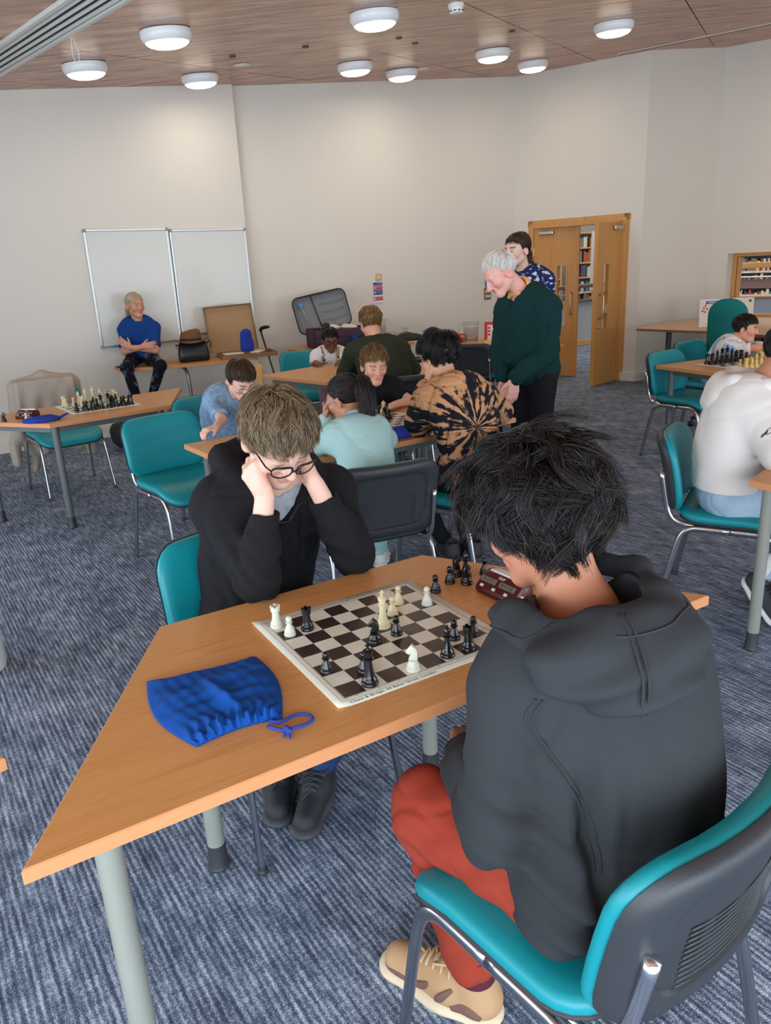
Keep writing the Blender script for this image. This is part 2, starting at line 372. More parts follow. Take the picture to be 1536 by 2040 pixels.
# hanging cord loop
lp = [(0.0, 0, 0), (0.012, 0.0, -0.05), (0.022, 0.01, -0.10), (0.018, 0.012, -0.14), (0.004, 0.01, -0.155), (-0.01, 0.004, -0.14), (-0.014, 0.0, -0.09), (-0.008, 0, -0.03), (0.0, 0, 0)]
o = MB().tube(catmull(lp, 5), 0.0028, 6).build('cord_loop', mat('cord_white', (225, 222, 214), rough=0.7), None, True, loc=cz_pt(-1.83, 5.52, 0.0)); tag(o, 'thin white cord loop hanging from the ceiling below the air vent', 'cord')
# pale strip (track) in the ceiling at right
sd = math.radians(-45.6); o = empty('ceiling_track', cz_pt(3.85, 8.48, -0.002)); o.rotation_euler = (RC @ rotz(sd)).to_euler(); tag(o, 'long pale metal track fixed to the ceiling at upper right', 'ceiling track')
MB().bevbox((0, 0, -0.006), (2.9, 0.055, 0.016), 0.003).build('rail', mat('track_paint', (205, 196, 186), rough=0.5), o)
for yy in (-0.012, 0.012): MB().box((0, yy, -0.0142), (2.88, 0.006, 0.003)).build('groove', mat('vent_dark', (26, 28, 28), rough=0.7), o)
for k in range(9): MB().lathe([(0.004, 0), (0.004, -0.001), (0, -0.001)], (-1.3 + 0.325 * k, 0, -0.0142), 8).build('screw_hole', mat('vent_dark'), o)
# metal brackets on the seams
for i_, (x, y) in enumerate(((-1.05, 6.98), (-0.45, 6.9), (0.30, 6.95), (0.45, 7.3), (1.25, 7.2))):
    o = MB().bevbox((0, 0, -0.004), (0.05, 0.022, 0.012), 0.002).build('seam_clip', mat('clip_brass', (92, 66, 40), rough=0.5, metal=0.6), None, loc=cz_pt(x, y, -0.003), rot=(RC @ rotz(math.radians(-4))).to_euler()); tag(o, ('leftmost', 'second', 'middle', 'fourth', 'rightmost')[i_] + ' tiny dark metal clip in the row on the ceiling joints', 'clip', 'ceiling joint clips')

# ------------------------------------------------------------------ double door
dd = (Vector(PD1) - Vector(PD0)).normalized(); dn = Vector((-dd.y, dd.x))       # dn points out of the room
dang = math.atan2(dd.y, dd.x)
d0 = Vector(PD0) + dd * DS0
door = empty('door_1', (d0.x, d0.y, 0), dang); tag(door, 'oak veneer double door standing half open to the library', None, kind='structure')
W = DS1 - DS0
# local: x along opening, y out of room(+)
fr = MB(); fr.bevbox((0.03, 0.05, DH / 2), (0.06, 0.17, DH), 0.004); fr.bevbox((W - 0.03, 0.05, DH / 2), (0.06, 0.17, DH), 0.004); fr.bevbox((W / 2, 0.05, DH - 0.03), (W - 0.12, 0.17, 0.06), 0.004)
fr.build('door_frame', M_oak_edge, door)
ar = MB(); ar.box((0.005, -0.006, DH / 2 + 0.02), (0.07, 0.012, DH + 0.04)); ar.box((W - 0.005, -0.006, DH / 2 + 0.02), (0.07, 0.012, DH + 0.04)); ar.box((W / 2, -0.006, DH + 0.005), (W + 0.08, 0.012, 0.07)); ar.build('architrave', M_oak_edge, door)
LWd, LH, LT = (W - 0.12) / 2 - 0.003, DH - 0.07, 0.044
def door_leaf(hinge_x, sgn, ang, keyhole):
    lf = empty('door_leaf', (hinge_x, 0.0, 0.006), ang, door)      # local x away from hinge
    wx0, wx1 = LWd - 0.285, LWd - 0.155                     # vision panel span
    zs = [0.66, 0.86, 0.95, 1.42]
    def bx(x0, x1, z0, z1): return MB().box(((x0 + x1) / 2 * sgn, 0, (z0 + z1) / 2), (x1 - x0, LT, z1 - z0))
    pm = MB()
    for a in ((0, wx0, 0, LH), (wx1, LWd, 0, LH), (wx0, wx1, 0, zs[0]), (wx0, wx1, zs[1], zs[2]), (wx0, wx1, zs[3], LH)):
        pm.box(((a[0] + a[1]) / 2 * sgn, 0, (a[2] + a[3]) / 2), (a[1] - a[0], LT, a[3] - a[2]))
    pm.build('door_panel', M_oak, lf)
    for (z0, z1) in ((zs[0], zs[1]), (zs[2], zs[3])):
        MB().box(((wx0 + wx1) / 2 * sgn, 0, (z0 + z1) / 2), (wx1 - wx0, 0.008, z1 - z0)).build('vision_pane', M_glass, lf)
        b = MB(); t = 0.014
        for side in (-1, 1):
            yy = side * (LT / 2 + 0.002)
            b.box((wx0 * sgn, yy, (z0 + z1) / 2), (t, 0.01, z1 - z0 + t)); b.box((wx1 * sgn, yy, (z0 + z1) / 2), (t, 0.01, z1 - z0 + t))
            b.box(((wx0 + wx1) / 2 * sgn, yy, z0), (wx1 - wx0, 0.01, t)); b.box(((wx0 + wx1) / 2 * sgn, yy, z1), (wx1 - wx0, 0.01, t))
        b.build('bead', M_oak_edge, lf)
    hx = (LWd - 0.075) * sgn
    pts = [(hx, -LT / 2, 0.80), (hx, -LT / 2 - 0.05, 0.805), (hx, -LT / 2 - 0.06, 0.83), (hx, -LT / 2 - 0.06, 1.05), (hx, -LT / 2 - 0.05, 1.075), (hx, -LT / 2, 1.08)]
    MB().tube(pts, 0.0095, 10).build('pull_handle', M_steel, lf, True)
    b = MB(); b.bevbox((0.17 * sgn, -LT / 2 - 0.022, LH - 0.055), (0.20, 0.045, 0.05), 0.012); b.build('closer', M_steel, lf)
    b = MB(); b.tube([(0.10 * sgn, -LT / 2 - 0.03, LH - 0.025), (0.20 * sgn, -LT / 2 - 0.05, LH + 0.005), (0.03 * sgn, -LT / 2 - 0.005, LH + 0.02)], 0.006, 6); b.build('closer_arm', M_steel, lf)
    for z in (0.25, 0.95, 1.6): MB().tube([(0, -LT / 2 - 0.004, z - 0.045), (0, -LT / 2 - 0.004, z + 0.045)], 0.007, 8).build('hinge', M_steel, lf)
    if keyhole: MB().lathe([(0.02, 0), (0.02, 0.006), (0.012, 0.012), (0, 0.012)], (hx, -LT / 2, 0.70), 16, Matrix.Rotation(PI / 2, 3, 'X')).build('lock', M_steel, lf, True)
    return lf
door_leaf(0.062, 1, math.radians(9), False)
door_leaf(W - 0.062, -1, math.radians(87), True)

# ------------------------------------------------------------------ internal window to the library (right)
wang = math.atan2(DW.y, DW.x)
win = empty('window_1', (PW0.x, PW0.y, 0), wang); tag(win, 'internal timber framed window looking into the library', None, kind='structure')
b = MB(); mid = (WS0 + WS1) / 2; D_ = 0.2
for (x, w_) in ((WS0 + 0.025, 0.05), (WS1 - 0.025, 0.05)): b.bevbox((x, D_, (WZ0 + WZ1) / 2), (w_, 0.09, WZ1 - WZ0), 0.004)
b.bevbox((mid, D_, WZ0 + 0.03), (WS1 - WS0 - 0.1, 0.09, 0.06), 0.004); b.bevbox((mid, D_, WZ1 - 0.02), (WS1 - WS0 - 0.1, 0.09, 0.04), 0.004)
b.bevbox((WS0 + 0.075, D_ - 0.005, (WZ0 + WZ1) / 2), (0.036, 0.06, WZ1 - WZ0 - 0.1), 0.003)
b.build('window_frame', M_oak_edge, win)
MB().box((mid, D_ + 0.01, (WZ0 + WZ1) / 2), (WS1 - WS0 - 0.1, 0.008, WZ1 - WZ0 - 0.08)).build('pane', M_glass, win)
MB().bevbox((mid, 0.07, WZ0 + 0.012), (WS1 - WS0, 0.17, 0.024), 0.004).build('window_sill', M_oak_edge, win)

# ------------------------------------------------------------------ library beyond the door and the window
M_lwall = mat('library_wall', (206, 200, 190), rough=0.8)
struct(MB().box((4.0, 19.6, 2.0), (16, 0.15, 4.2)).build('wall_library', M_lwall))
struct(MB().box((4.5, 15.2, 3.9), (17, 9.6, 0.12)).build('ceiling_library', mat('library_ceiling', (150, 142, 132), rough=0.8)))
struct(MB().box((11.0, 14.5, 2.0), (0.15, 12, 4.2)).build('wall_library_right', M_lwall))
struct(MB().box((-0.3, 15.8, 2.0), (0.15, 8, 4.2)).build('wall_library_left', M_lwall))
bal_d = math.atan2(0.34, 0.41); bal = empty('balustrade', (4.1, 14.2, 0), bal_d); tag(bal, 'pale grey library half wall with timber skirting and handrail, behind the door', 'balustrade')
MB().box((0.2, 0, 0.40), (5.0, 0.06, 0.72)).build('infill_panel', mat('grey_laminate', (170, 172, 176), rough=0.5), bal)
MB().bevbox((0.2, -0.04, 0.045), (5.0, 0.03, 0.09), 0.004).build('skirting', M_oak_edge, bal)
MB().bevbox((0.2, -0.02, 0.775), (5.0, 0.16, 0.03), 0.006).build('shelf', mat('brown_rail', (104, 76, 56), rough=0.5), bal)
MB().bevbox((0.2, -0.02, 1.02), (5.0, 0.14, 0.06), 0.01).build('handrail', mat('brown_rail'), bal)
for k in range(6): MB().tube([(-2.2 + k, -0.02, 0.79), (-2.2 + k, -0.02, 1.0)], 0.016, 8).build('post', M_steel, bal)
b = MB(); b.tube([(-2.3, -0.02, 0.9), (2.7, -0.02, 0.9)], 0.012, 8); b.build('mid_rail', M_steel, bal, True)
# notice board standing behind
nb = empty('notice_board', (4.35, 14.9, 0), -0.25); tag(nb, 'tall white paper notice board with blue handwriting, seen through the doorway', 'notice board')
MB().box((0, 0, 1.42), (0.52, 0.02, 1.06)).build('sheet', mat('poster_paper', (226, 224, 228), rough=0.6), nb)
b = MB()
for k in range(5): b.box((-0.13 + 0.065 * (k % 3), -0.013, 1.72 - 0.09 * k), (0.10 + 0.03 * (k % 2), 0.004, 0.012))
for k in range(7): b.box((-0.16 + 0.05 * k, -0.013, 1.48 - 0.03 * (k % 3)), (0.012, 0.004, 0.16 + 0.04 * (k % 2)))
for k in range(6): b.box((-0.15 + 0.06 * k, -0.013, 1.18), (0.02, 0.004, 0.02))
b.build('handwriting', mat('blue_ink', (86, 92, 140), rough=0.6), nb)
b = MB(); b.tube([(-0.2, 0, 0), (-0.2, 0, 0.9)], 0.012, 8); b.tube([(0.2, 0, 0), (0.2, 0, 0.9)], 0.012, 8); b.build('legs', M_steel, nb)
# bookshelves: each a thing with rows of books
BOOK_COLS = [(120, 40, 44), (40, 60, 110), (196, 190, 176), (60, 92, 70), (150, 110, 60), (46, 44, 48), (170, 80, 50), (214, 206, 186), (92, 60, 90), (90, 120, 140)]
BM_ = [mat('book_%d' % i, c, rough=0.6) for i, c in enumerate(BOOK_COLS)]
def bookshelf(x, y, ang, width, rows, lb, z0=0.1, dz=0.32):
    s = empty('bookshelf', (x, y, 0), ang); tag(s, lb, 'bookshelf', 'library bookshelves')
    H_ = z0 + rows * dz
    MB().box((0, 0.15, H_ / 2), (width, 0.02, H_)).build('back_panel', mat('shelf_grey', (186, 180, 170), rough=0.6), s)
    for sx in (-1, 1): MB().box((sx * width / 2, 0, H_ / 2), (0.03, 0.32, H_)).build('side_panel', M_oak_edge, s)
    for r in range(rows + 1): MB().box((0, 0, z0 + r * dz - 0.015), (width, 0.30, 0.03)).build('shelf', M_oak_edge, s)
    for r in range(rows):
        xx = -width / 2 + 0.04
        while xx < width / 2 - 0.06:
            w_ = random.uniform(0.025, 0.06); h_ = random.uniform(0.19, 0.27)
            if random.random() < 0.88: MB().box((xx + w_ / 2, -0.03, z0 + r * dz + h_ / 2), (w_ * 0.94, 0.2, h_)).build('book', random.choice(BM_), s)
            xx += w_
bookshelf(3.2, 17.6, 0.3, 2.0, 5, 'tall library bookshelf seen through the door pane')
bookshelf(5.6, 18.2, 0.0, 2.2, 6, 'tall library bookshelf seen through the gap between the door leaves')
bookshelf(8.4, 16.2, -0.5, 2.4, 5, 'library bookshelf of mixed books seen at top of the internal window')
# library desk and counters seen through the window
ct = empty('library_counter', (6.6, 12.9, 0), -0.7); tag(ct, 'pale library counter seen low through the internal window', 'counter')
MB().bevbox((0, 0, 0.36), (3.2, 0.5, 0.72), 0.01).build('body', mat('pale_laminate', (200, 204, 214), rough=0.5), ct)
MB().bevbox((0, 0, 0.74), (3.3, 0.6, 0.04), 0.008).build('worktop', mat('counter_top', (168, 140, 118), rough=0.5), ct)
sr = empty('library_rail', (7.1, 13.8, 0), -0.7); tag(sr, 'timber and white metal railing behind the library counter', 'railing')
MB().bevbox((0, 0, 1.22), (4.2, 0.06, 0.10), 0.01).build('handrail', M_oak_edge, sr)
for z in (1.02, 1.1): MB().tube([(-2.1, 0, z), (2.1, 0, z)], 0.015, 8).build('bar', M_white, sr, True)
for k in range(7): MB().tube([(-2.0 + k * 0.66, 0, 0), (-2.0 + k * 0.66, 0, 1.2)], 0.02, 8).build('post', M_white, sr, True)
MB().bevbox((0, 0.05, 0.9), (4.2, 0.04, 0.16), 0.005).build('kick_panel', mat('mauve_panel', (150, 124, 116), rough=0.6), sr)
# strip lights in the library
M_tube = mat('library_tube', (255, 255, 255), emit=(255, 250, 242), estr=5.0)
for i, (x, y, z) in enumerate(((3.6, 16.0, 2.75), (3.6, 17.2, 2.6), (6.5, 15.4, 2.9), (8.2, 15.0, 2.7))):
    t = empty('strip_light', (x, y, z), 0.35); tag(t, ('near', 'far', 'window side', 'rightmost')[i] + ' bright white strip light hanging in the library', 'strip light', 'library strip lights')
    MB().bevbox((0, 0, 0.03), (1.8, 0.16, 0.04), 0.01).build('housing', M_white, t); MB().bevbox((0, 0, -0.01), (1.76, 0.12, 0.04), 0.012).build('tube', M_tube, t)
    MB().tube([(-0.7, 0, 0.04), (-0.7, 0, 3.85 - z)], 0.006, 6).build('hanger', M_white, t); MB().tube([(0.7, 0, 0.04), (0.7, 0, 3.85 - z)], 0.006, 6).build('hanger', M_white, t)
area_light('library_lamp', (4.0, 15.0, 3.75), (4.0, 15.0, 0), 5, 3, 170, (1.0, 0.93, 0.84))
area_light('library_lamp', (7.6, 13.5, 3.75), (7.6, 13.5, 0), 4, 3, 130, (1.0, 0.93, 0.84))

# ------------------------------------------------------------------ things on the walls
wdl = (Vector(PL1) - Vector(PL0)).normalized(); wla = math.atan2(wdl.y, wdl.x)
def on_left_wall(x): return (x, PL0[1] + (x - PL0[0]) * wdl.y / wdl.x)
M_wb = mat('whiteboard_enamel', (216, 217, 212), rough=0.2, spec=0.5)
def whiteboard(x0, x1, z0, z1, lb):
    a = Vector(on_left_wall(x0)); b_ = Vector(on_left_wall(x1)); L_ = (b_ - a).length
    t = empty('whiteboard', (a.x, a.y, z0), wla); tag(t, lb, 'whiteboard', 'wall whiteboards')
    h = z1 - z0
    MB().box((L_ / 2, -0.012, h / 2), (L_ - 0.02, 0.016, h - 0.02)).build('writing_surface', M_wb, t)
    for (c, d) in (((L_ / 2, -0.014, 0.012), (L_ - 0.03, 0.024, 0.024)), ((L_ / 2, -0.014, h - 0.012), (L_ - 0.03, 0.024, 0.024)), ((0.012, -0.014, h / 2), (0.024, 0.024, h - 0.03)), ((L_ - 0.012, -0.014, h / 2), (0.024, 0.024, h - 0.03))):
        MB().bevbox(c, d, 0.004).build('frame_rail', M_alu, t)
    for cx in (0.014, L_ - 0.014):
        for cz in (0.014, h - 0.014): MB().bevbox((cx, -0.015, cz), (0.034, 0.028, 0.034), 0.008).build('corner_cap', mat('grey_cap', (150, 152, 150), rough=0.5), t)
    return t, L_, h
whiteboard(-2.745, -2.052, 0.885, 2.0, 'left of the two aluminium framed whiteboards, behind the woman')
t, L_, h = whiteboard(-2.044, -1.345, 0.93, 1.985, 'right of the two aluminium framed whiteboards, behind the cardboard box')
bdir = (Vector(PB1) - Vector(PB0)).normalized(); wba = math.atan2(bdir.y, bdir.x)
def on_back_wall(x): return (x, PB0[1] + (x - PB0[0]) * bdir.y / bdir.x)
# fire action notice
p = on_back_wall(0.04); t = empty('fire_notice', (p[0], p[1], 1.115), wba); tag(t, 'small blue, red and white fire action notice on the back wall', 'notice')
MB().box((0, -0.006, 0.115), (0.145, 0.006, 0.25)).build('board', mat('notice_white', (232, 230, 228), rough=0.4), t)
NB, NR = mat('notice_blue', (44, 70, 140), rough=0.4), mat('notice_red', (196, 44, 60), rough=0.4)
for (zc, hh, mm) in ((0.212, 0.032, NB), (0.168, 0.044, NR), (0.112, 0.058, NB), (0.082, 0.012, mat('notice_white')), (0.04, 0.044, NR)):
    b = MB().box((0, -0.0095, zc), (0.128, 0.002, hh)).build('band', mm, t)
b = MB()
for (z, n_) in ((0.216, 1), (0.178, 2), (0.165, 2), (0.126, 3), (0.115, 3), (0.104, 3), (0.05, 2), (0.036, 2)):
    for q in range(n_): b.box((0.012 + random.uniform(-0.006, 0.01), -0.0112, z - q * 0.0), (0.07 + random.uniform(-0.012, 0.012), 0.0012, 0.0042))
b.box((-0.045, -0.0112, 0.168), (0.018, 0.0012, 0.022)); b.box((-0.045, -0.0112, 0.112), (0.018, 0.0012, 0.022)); b.box((-0.045, -0.0112, 0.04), (0.018, 0.0012, 0.022))
b.build('lettering', mat('notice_white'), t)
MB().lathe([(0.008, 0), (0.008, 0.003), (0, 0.003)], (0, -0.006, 0.232), 12, Matrix.Rotation(PI / 2, 3, 'X')).build('pin', NB, t)
p = on_back_wall(0.055); t = empty('call_point', (p[0], p[1], 1.405), wba); tag(t, 'small square brass wall plate above the fire notice', 'wall plate')
MB().bevbox((0, -0.006, 0), (0.085, 0.012, 0.085), 0.004).build('plate', mat('brass_plate', (206, 184, 130), rough=0.4, metal=0.3), t); MB().bevbox((0, -0.014, 0), (0.05, 0.006, 0.05), 0.003).build('insert', mat('cream_insert', (222, 204, 158), rough=0.5), t)
p = on_back_wall(1.50); t = empty('switch_plate', (p[0], p[1], 1.11), wba); tag(t, 'bronze light switch plate with six white rockers on the back wall', 'light switch')
MB().bevbox((0, -0.006, 0), (0.115, 0.012, 0.15), 0.004).build('plate', mat('bronze_plate', (146, 116, 88), rough=0.4, metal=0.4), t)
for ix in range(3):
    for iz in range(2): MB().bevbox(((ix - 1) * 0.03, -0.015, (iz - 0.5) * 0.062), (0.016, 0.008, 0.034), 0.002).build('rocker', M_white, t)
p = on_back_wall(1.50); t = empty('blue_sign', (p[0], p[1], 1.245), wba); tag(t, 'small blue safety sign above the light switches', 'sign')
MB().box((0, -0.004, 0), (0.075, 0.006, 0.11)).build('plate', mat('sign_blue', (40, 110, 190), rough=0.4), t)
b = MB(); b.lathe([(0.013, 0), (0.013, 0.002), (0, 0.002)], (0, -0.007, 0.022), 14, Matrix.Rotation(PI / 2, 3, 'X')); b.box((0, -0.008, -0.012), (0.036, 0.002, 0.022)); b.box((0, -0.008, -0.038), (0.05, 0.002, 0.006)); b.build('symbol', mat('notice_white'), t)
# ------------------------------------------------------------------ tables
M_beech = wood_mat('beech_laminate', (192, 136, 78), (207, 152, 92), (3, 42, 42), 1.3, rough=0.4, spec=0.4, c2=(200, 144, 85))
M_beech_edge = mat('beech_edge', (206, 140, 92), rough=0.45, noise=(30, 0.05, (1, 1, 8)))
M_leg_light = mat('leg_paint_light', (140, 143, 133), rough=0.35, noise=(6, 0.04))
M_leg_dark = mat('leg_paint_dark', (96, 102, 102), rough=0.35)
M_foot = mat('foot_rubber', (48, 50, 54), rough=0.5)
def inset(poly, d):
    n = len(poly); out = []
    for i in range(n):
        a, b, c = Vector(poly[i - 1]), Vector(poly[i]), Vector(poly[(i + 1) % n])
        u = (b - a).normalized(); v = (c - b).normalized(); nu = Vector((-u.y, u.x)); nv = Vector((-v.y, v.x))
        k = d / max(0.2, 1 + nu.dot(nv)); out.append(tuple(b + (nu + nv) * k))
    return out
def area2(p): return sum(p[i][0] * p[(i + 1) % len(p)][1] - p[(i + 1) % len(p)][0] * p[i][1] for i in range(len(p)))
TZ = 0.71
def table(poly, lb, legs=None, legmat=None, ang=0.0, leg_r=0.0225, z=TZ, leg_inset=0.085, group='beech library tables', rail=0.045):
    if area2(poly) < 0: poly = poly[::-1]
    c = Vector((sum(p[0] for p in poly) / len(poly), sum(p[1] for p in poly) / len(poly)))
    R2 = Matrix.Rotation(-ang, 2); P = [tuple(R2 @ (Vector(p) - c)) for p in poly]
    t = empty('table', (c.x, c.y, 0), ang); tag(t, lb, 'table', group)
    th = 0.026
    top = MB(); Pi = inset(P, 0.0025); n = len(P)
    V = [(p[0], p[1], z - th) for p in P] + [(p[0], p[1], z - 0.0025) for p in P] + [(p[0], p[1], z) for p in Pi]
    top.cur = 0; top.add(V, [tuple(range(n - 1, -1, -1)), tuple(range(2 * n, 3 * n))])
    b0 = 0; top.cur = 1
    top.f += [(i, (i + 1) % n, n + (i + 1) % n, n + i) for i in range(n)] + [(n + i, n + (i + 1) % n, 2 * n + (i + 1) % n, 2 * n + i) for i in range(n)]; top.m += [1] * (2 * n)
    top.build('tabletop', [M_beech, M_beech_edge], t)
    lm = legmat or M_leg_dark
    Q = inset(P, leg_inset)
    for i in range(n):
        a, b = Vector(Q[i]), Vector(Q[(i + 1) % n]); d = b - a
        MB().box(((a.x + b.x) / 2, (a.y + b.y) / 2, z - th - rail / 2), (d.length - leg_r * 2.0, 0.022, rail), rotz(math.atan2(d.y, d.x))).build('rail', lm, t)
    for i in (range(n) if legs is None else legs):
        x, y = Q[i]
        lg = MB().tube([(x, y, 0.07), (x, y, z - th - 0.001)], leg_r, 20).build('leg', lm, t, True); auto_smooth(lg)
        ft = MB().lathe([(leg_r * 1.25, 0.001), (leg_r * 1.32, 0.006), (leg_r * 1.12, 0.016), (leg_r * 1.06, 0.075), (leg_r * 1.03, 0.078), (leg_r * 0.9, 0.078)], (x, y, 0), 20).build('foot', M_foot, lg, True); auto_smooth(ft)
    return t
def trap(o, th, L=0.8):
    th = math.radians(th); b = Vector(o); c = b + L * Vector((math.cos(th), math.sin(th)))
    return [tuple(b), tuple(c), tuple(c + L * Vector((math.cos(th + PI / 3), math.sin(th + PI / 3)))), tuple(b + L * Vector((math.cos(th + 2 * PI / 3), math.sin(th + 2 * PI / 3))))]
def rect(o, ang, w, d):
    u = Vector((math.cos(ang), math.sin(ang))); v = Vector((-u.y, u.x)); o = Vector(o); return [tuple(o), tuple(o + u * w), tuple(o + u * w + v * d), tuple(o + v * d)]
table([(-0.571, 0.917), (0.808, 1.744), (0.102, 2.125), (-0.580, 1.725)], 'nearest trapezoid beech table, with the large chess game and red clock', legmat=M_leg_light, ang=math.radians(30.5), leg_inset=0.075, leg_r=0.0235)
table(trap((-2.04, 4.634), 39), 'beech table at left with a chess set and no players', ang=math.radians(39))
table(rect((-0.57, 3.20), math.radians(34.8), 1.6, 0.8), 'middle beech table where the girl in mint and three boys play', ang=math.radians(34.8))
table(rect((2.47, 5.10), math.radians(24), 1.6, 0.83), 'beech table at right with a full chess set, in front of the child', ang=math.radians(24))
table([(1.372, 2.72), (1.79, 2.06), (2.6, 2.3), (2.2, 3.35), (1.88, 3.28)], 'beech table cut off at the right edge, in front of the person in white', legmat=M_leg_light, ang=0.0, leg_inset=0.06, legs=None)
table([(-0.99, 6.42), (-0.40, 5.84), (0.47, 6.02), (0.52, 6.70), (-0.50, 6.95)], 'beech table between the small girl and the boy in green', ang=math.radians(-40))
table([(-0.98, 8.52), (-0.56, 8.12), (0.42, 8.62), (0.10, 9.30), (-0.92, 8.80)], 'beech table by the back wall holding the open purple suitcase', ang=math.radians(31), leg_inset=0.05)
table(rect((1.15, 7.2), math.radians(30), 0.8, 1.35), 'beech table holding papers and the red box, left of the old man', ang=math.radians(-60))
# table cut off at the lower left edge: only its corner enters the picture
table([(-0.728, 1.205), (-1.32, 0.66), (-2.0, 0.74), (-1.42, 1.62)], 'table of which only one corner enters the picture at left edge', legmat=M_leg_light, leg_inset=0.2)
# table under the whiteboards, on bent tube legs
wt = empty('table', (-1.9, 7.8, 0)); tag(wt, 'narrow beech table against the wall under the whiteboards', 'table', 'beech library tables')
WP = [(-2.63, 7.66), (-2.50, 7.40), (-2.1, 7.42), (-1.55, 7.66), (-1.22, 7.88), (-1.33, 8.42)]
top = MB(); P = [(x + 1.9, y - 7.8) for x, y in WP]; n = len(P)
top.add([(p[0], p[1], 0.684) for p in P] + [(p[0], p[1], 0.71) for p in P], [tuple(range(n - 1, -1, -1)), tuple(range(n, 2 * n))]); top.f += [(i, (i + 1) % n, n + (i + 1) % n, n + i) for i in range(n)]; top.m += [1] * n
top.build('tabletop', [M_beech, M_beech_edge], wt)
M_tube_leg = mat('tube_leg', (138, 142, 143), rough=0.28, metal=0.6)
for (a, b) in (((-0.56, -0.28), (-0.62, -0.20)), ((0.0, -0.13), (-0.10, -0.04)), ((0.55, 0.18), (0.48, 0.30))):
    a = Vector((*a, 0)); d = Vector((*b, 0)) - a
    MB().tube(catmull([a + Vector((0, 0, 0.02)), a + Vector((0, 0, 0.35)), a + d * 0.12 + Vector((0, 0, 0.58)), a + d * 0.5 + Vector((0, 0, 0.655)), a + d * 1.2 + Vector((0, 0, 0.668)), a + d * 2.0 + Vector((0, 0, 0.67))], 5), 0.018, 12).build('leg', M_tube_leg, wt, True)
    MB().lathe([(0.021, 0), (0.023, 0.004), (0.020, 0.03), (0, 0.03)], tuple(a), 14).build('foot', M_foot, wt, True)
# desk along the window wall
dk = empty('desk', (3.9, 8.3, 0)); tag(dk, 'long pale beech desk under the internal window at right', 'desk')
DP = [(2.98, 8.86), (3.30, 8.42), (3.62, 8.05), (3.86, 7.35), (4.3, 6.9), (5.55, 8.15), (5.35, 8.72), (4.32, 9.85), (3.5, 9.45)]
P = [(x - 3.9, y - 8.3) for x, y in DP][::1]; n = len(P); top = MB()
top.add([(p[0], p[1], 0.684) for p in P] + [(p[0], p[1], 0.71) for p in P], [tuple(range(n - 1, -1, -1)), tuple(range(n, 2 * n))]); top.f += [(i, (i + 1) % n, n + (i + 1) % n, n + i) for i in range(n)]; top.m += [1] * n
top.build('worktop', [mat('pale_beech', (205, 164, 122), rough=0.4), mat('dark_edge', (120, 84, 58), rough=0.5)], dk)
for (x, y) in ((-0.62, 0.35), (-0.22, -0.08), (0.1, -0.75), (1.3, 0.1)): MB().bevbox((x, y, 0.342), (0.05, 0.05, 0.683), 0.006).build('leg', M_black, dk)
MB().box((-0.02, 0.02, 0.45), (0.55, 0.02, 0.45), rotz(math.radians(-52))).build('modesty_panel', mat('brown_panel', (112, 84, 62), rough=0.6), dk)
MB().box((0.45, -0.45, 0.45), (1.0, 0.02, 0.40), rotz(math.radians(-56))).build('modesty_panel', mat('dark_panel', (62, 44, 36), rough=0.6), dk)
for (x, y) in ((-0.1, 0.75), (0.95, 0.25)): MB().lathe([(0.04, 0.71), (0.04, 0.713), (0.03, 0.714), (0, 0.714)], (x, y, 0), 16).build('cable_grommet', mat('grommet', (110, 96, 82), rough=0.5), dk)
o = MB().bevbox((0, 0, 0.06), (0.5, 0.16, 0.12), 0.02).build('floor_box', M_black, None, loc=(3.62, 9.32, 0), rot=(0, 0, 0.42)); tag(o, 'low black box on the floor under the desk', 'heater')  # plain black box, low on the floor beside the corner wall

# ------------------------------------------------------------------ stacking chairs
M_teal = mat('teal_vinyl', (10, 138, 148), rough=0.42, spec=0.45, bump=(420, 0.06), noise=(5, 0.03))
M_teal2 = mat('teal_fabric', (18, 112, 108), rough=0.8, spec=0.25, bump=(500, 0.2))
M_shell = mat('chair_shell', (46, 49, 53), rough=0.48, bump=(700, 0.15))
M_frame_dull = mat('leg_oval_tube', (182, 184, 188), rough=0.22, metal=1.0)
def rrect(w, h, r, n=5):
    pts = []
    for (cx, cy, a0) in ((w / 2 - r, h / 2 - r, 0), (-w / 2 + r, h / 2 - r, PI / 2), (-w / 2 + r, -h / 2 + r, PI), (w / 2 - r, -h / 2 + r, 1.5 * PI)):
        for k in range(n + 1): a = a0 + PI / 2 * k / n; pts.append((cx + r * math.cos(a), cy + r * math.sin(a)))
    # densify straight edges
    out = []
    for i, p in enumerate(pts):
        q = pts[(i + 1) % len(pts)]; d = math.dist(p, q); m = max(1, int(d / 0.05))
        out += [(p[0] + (q[0] - p[0]) * k / m, p[1] + (q[1] - p[1]) * k / m) for k in range(m)]
    return out
def pad(outline, rings, surf):
    """rings: (scale, offset along normal); closed at both ends. surf(x,y,o)->point"""
    mb = MB(); n = len(outline); V = []
    for (s, o) in rings: V += [surf(x * s, y * s, o) for x, y in outline]
    F = [(i * n + k, i * n + (k + 1) % n, (i + 1) * n + (k + 1) % n, (i + 1) * n + k) for i in range(len(rings) - 1) for k in range(n)]
    V += [surf(0, 0, rings[0][1]), surf(0, 0, rings[-1][1])]; c0 = len(V) - 2; m = (len(rings) - 1) * n
    F += [(c0, (k + 1) % n, k) for k in range(n)] + [(c0 + 1, m + k, m + (k + 1) % n) for k in range(n)]
    return mb.add(V, F)
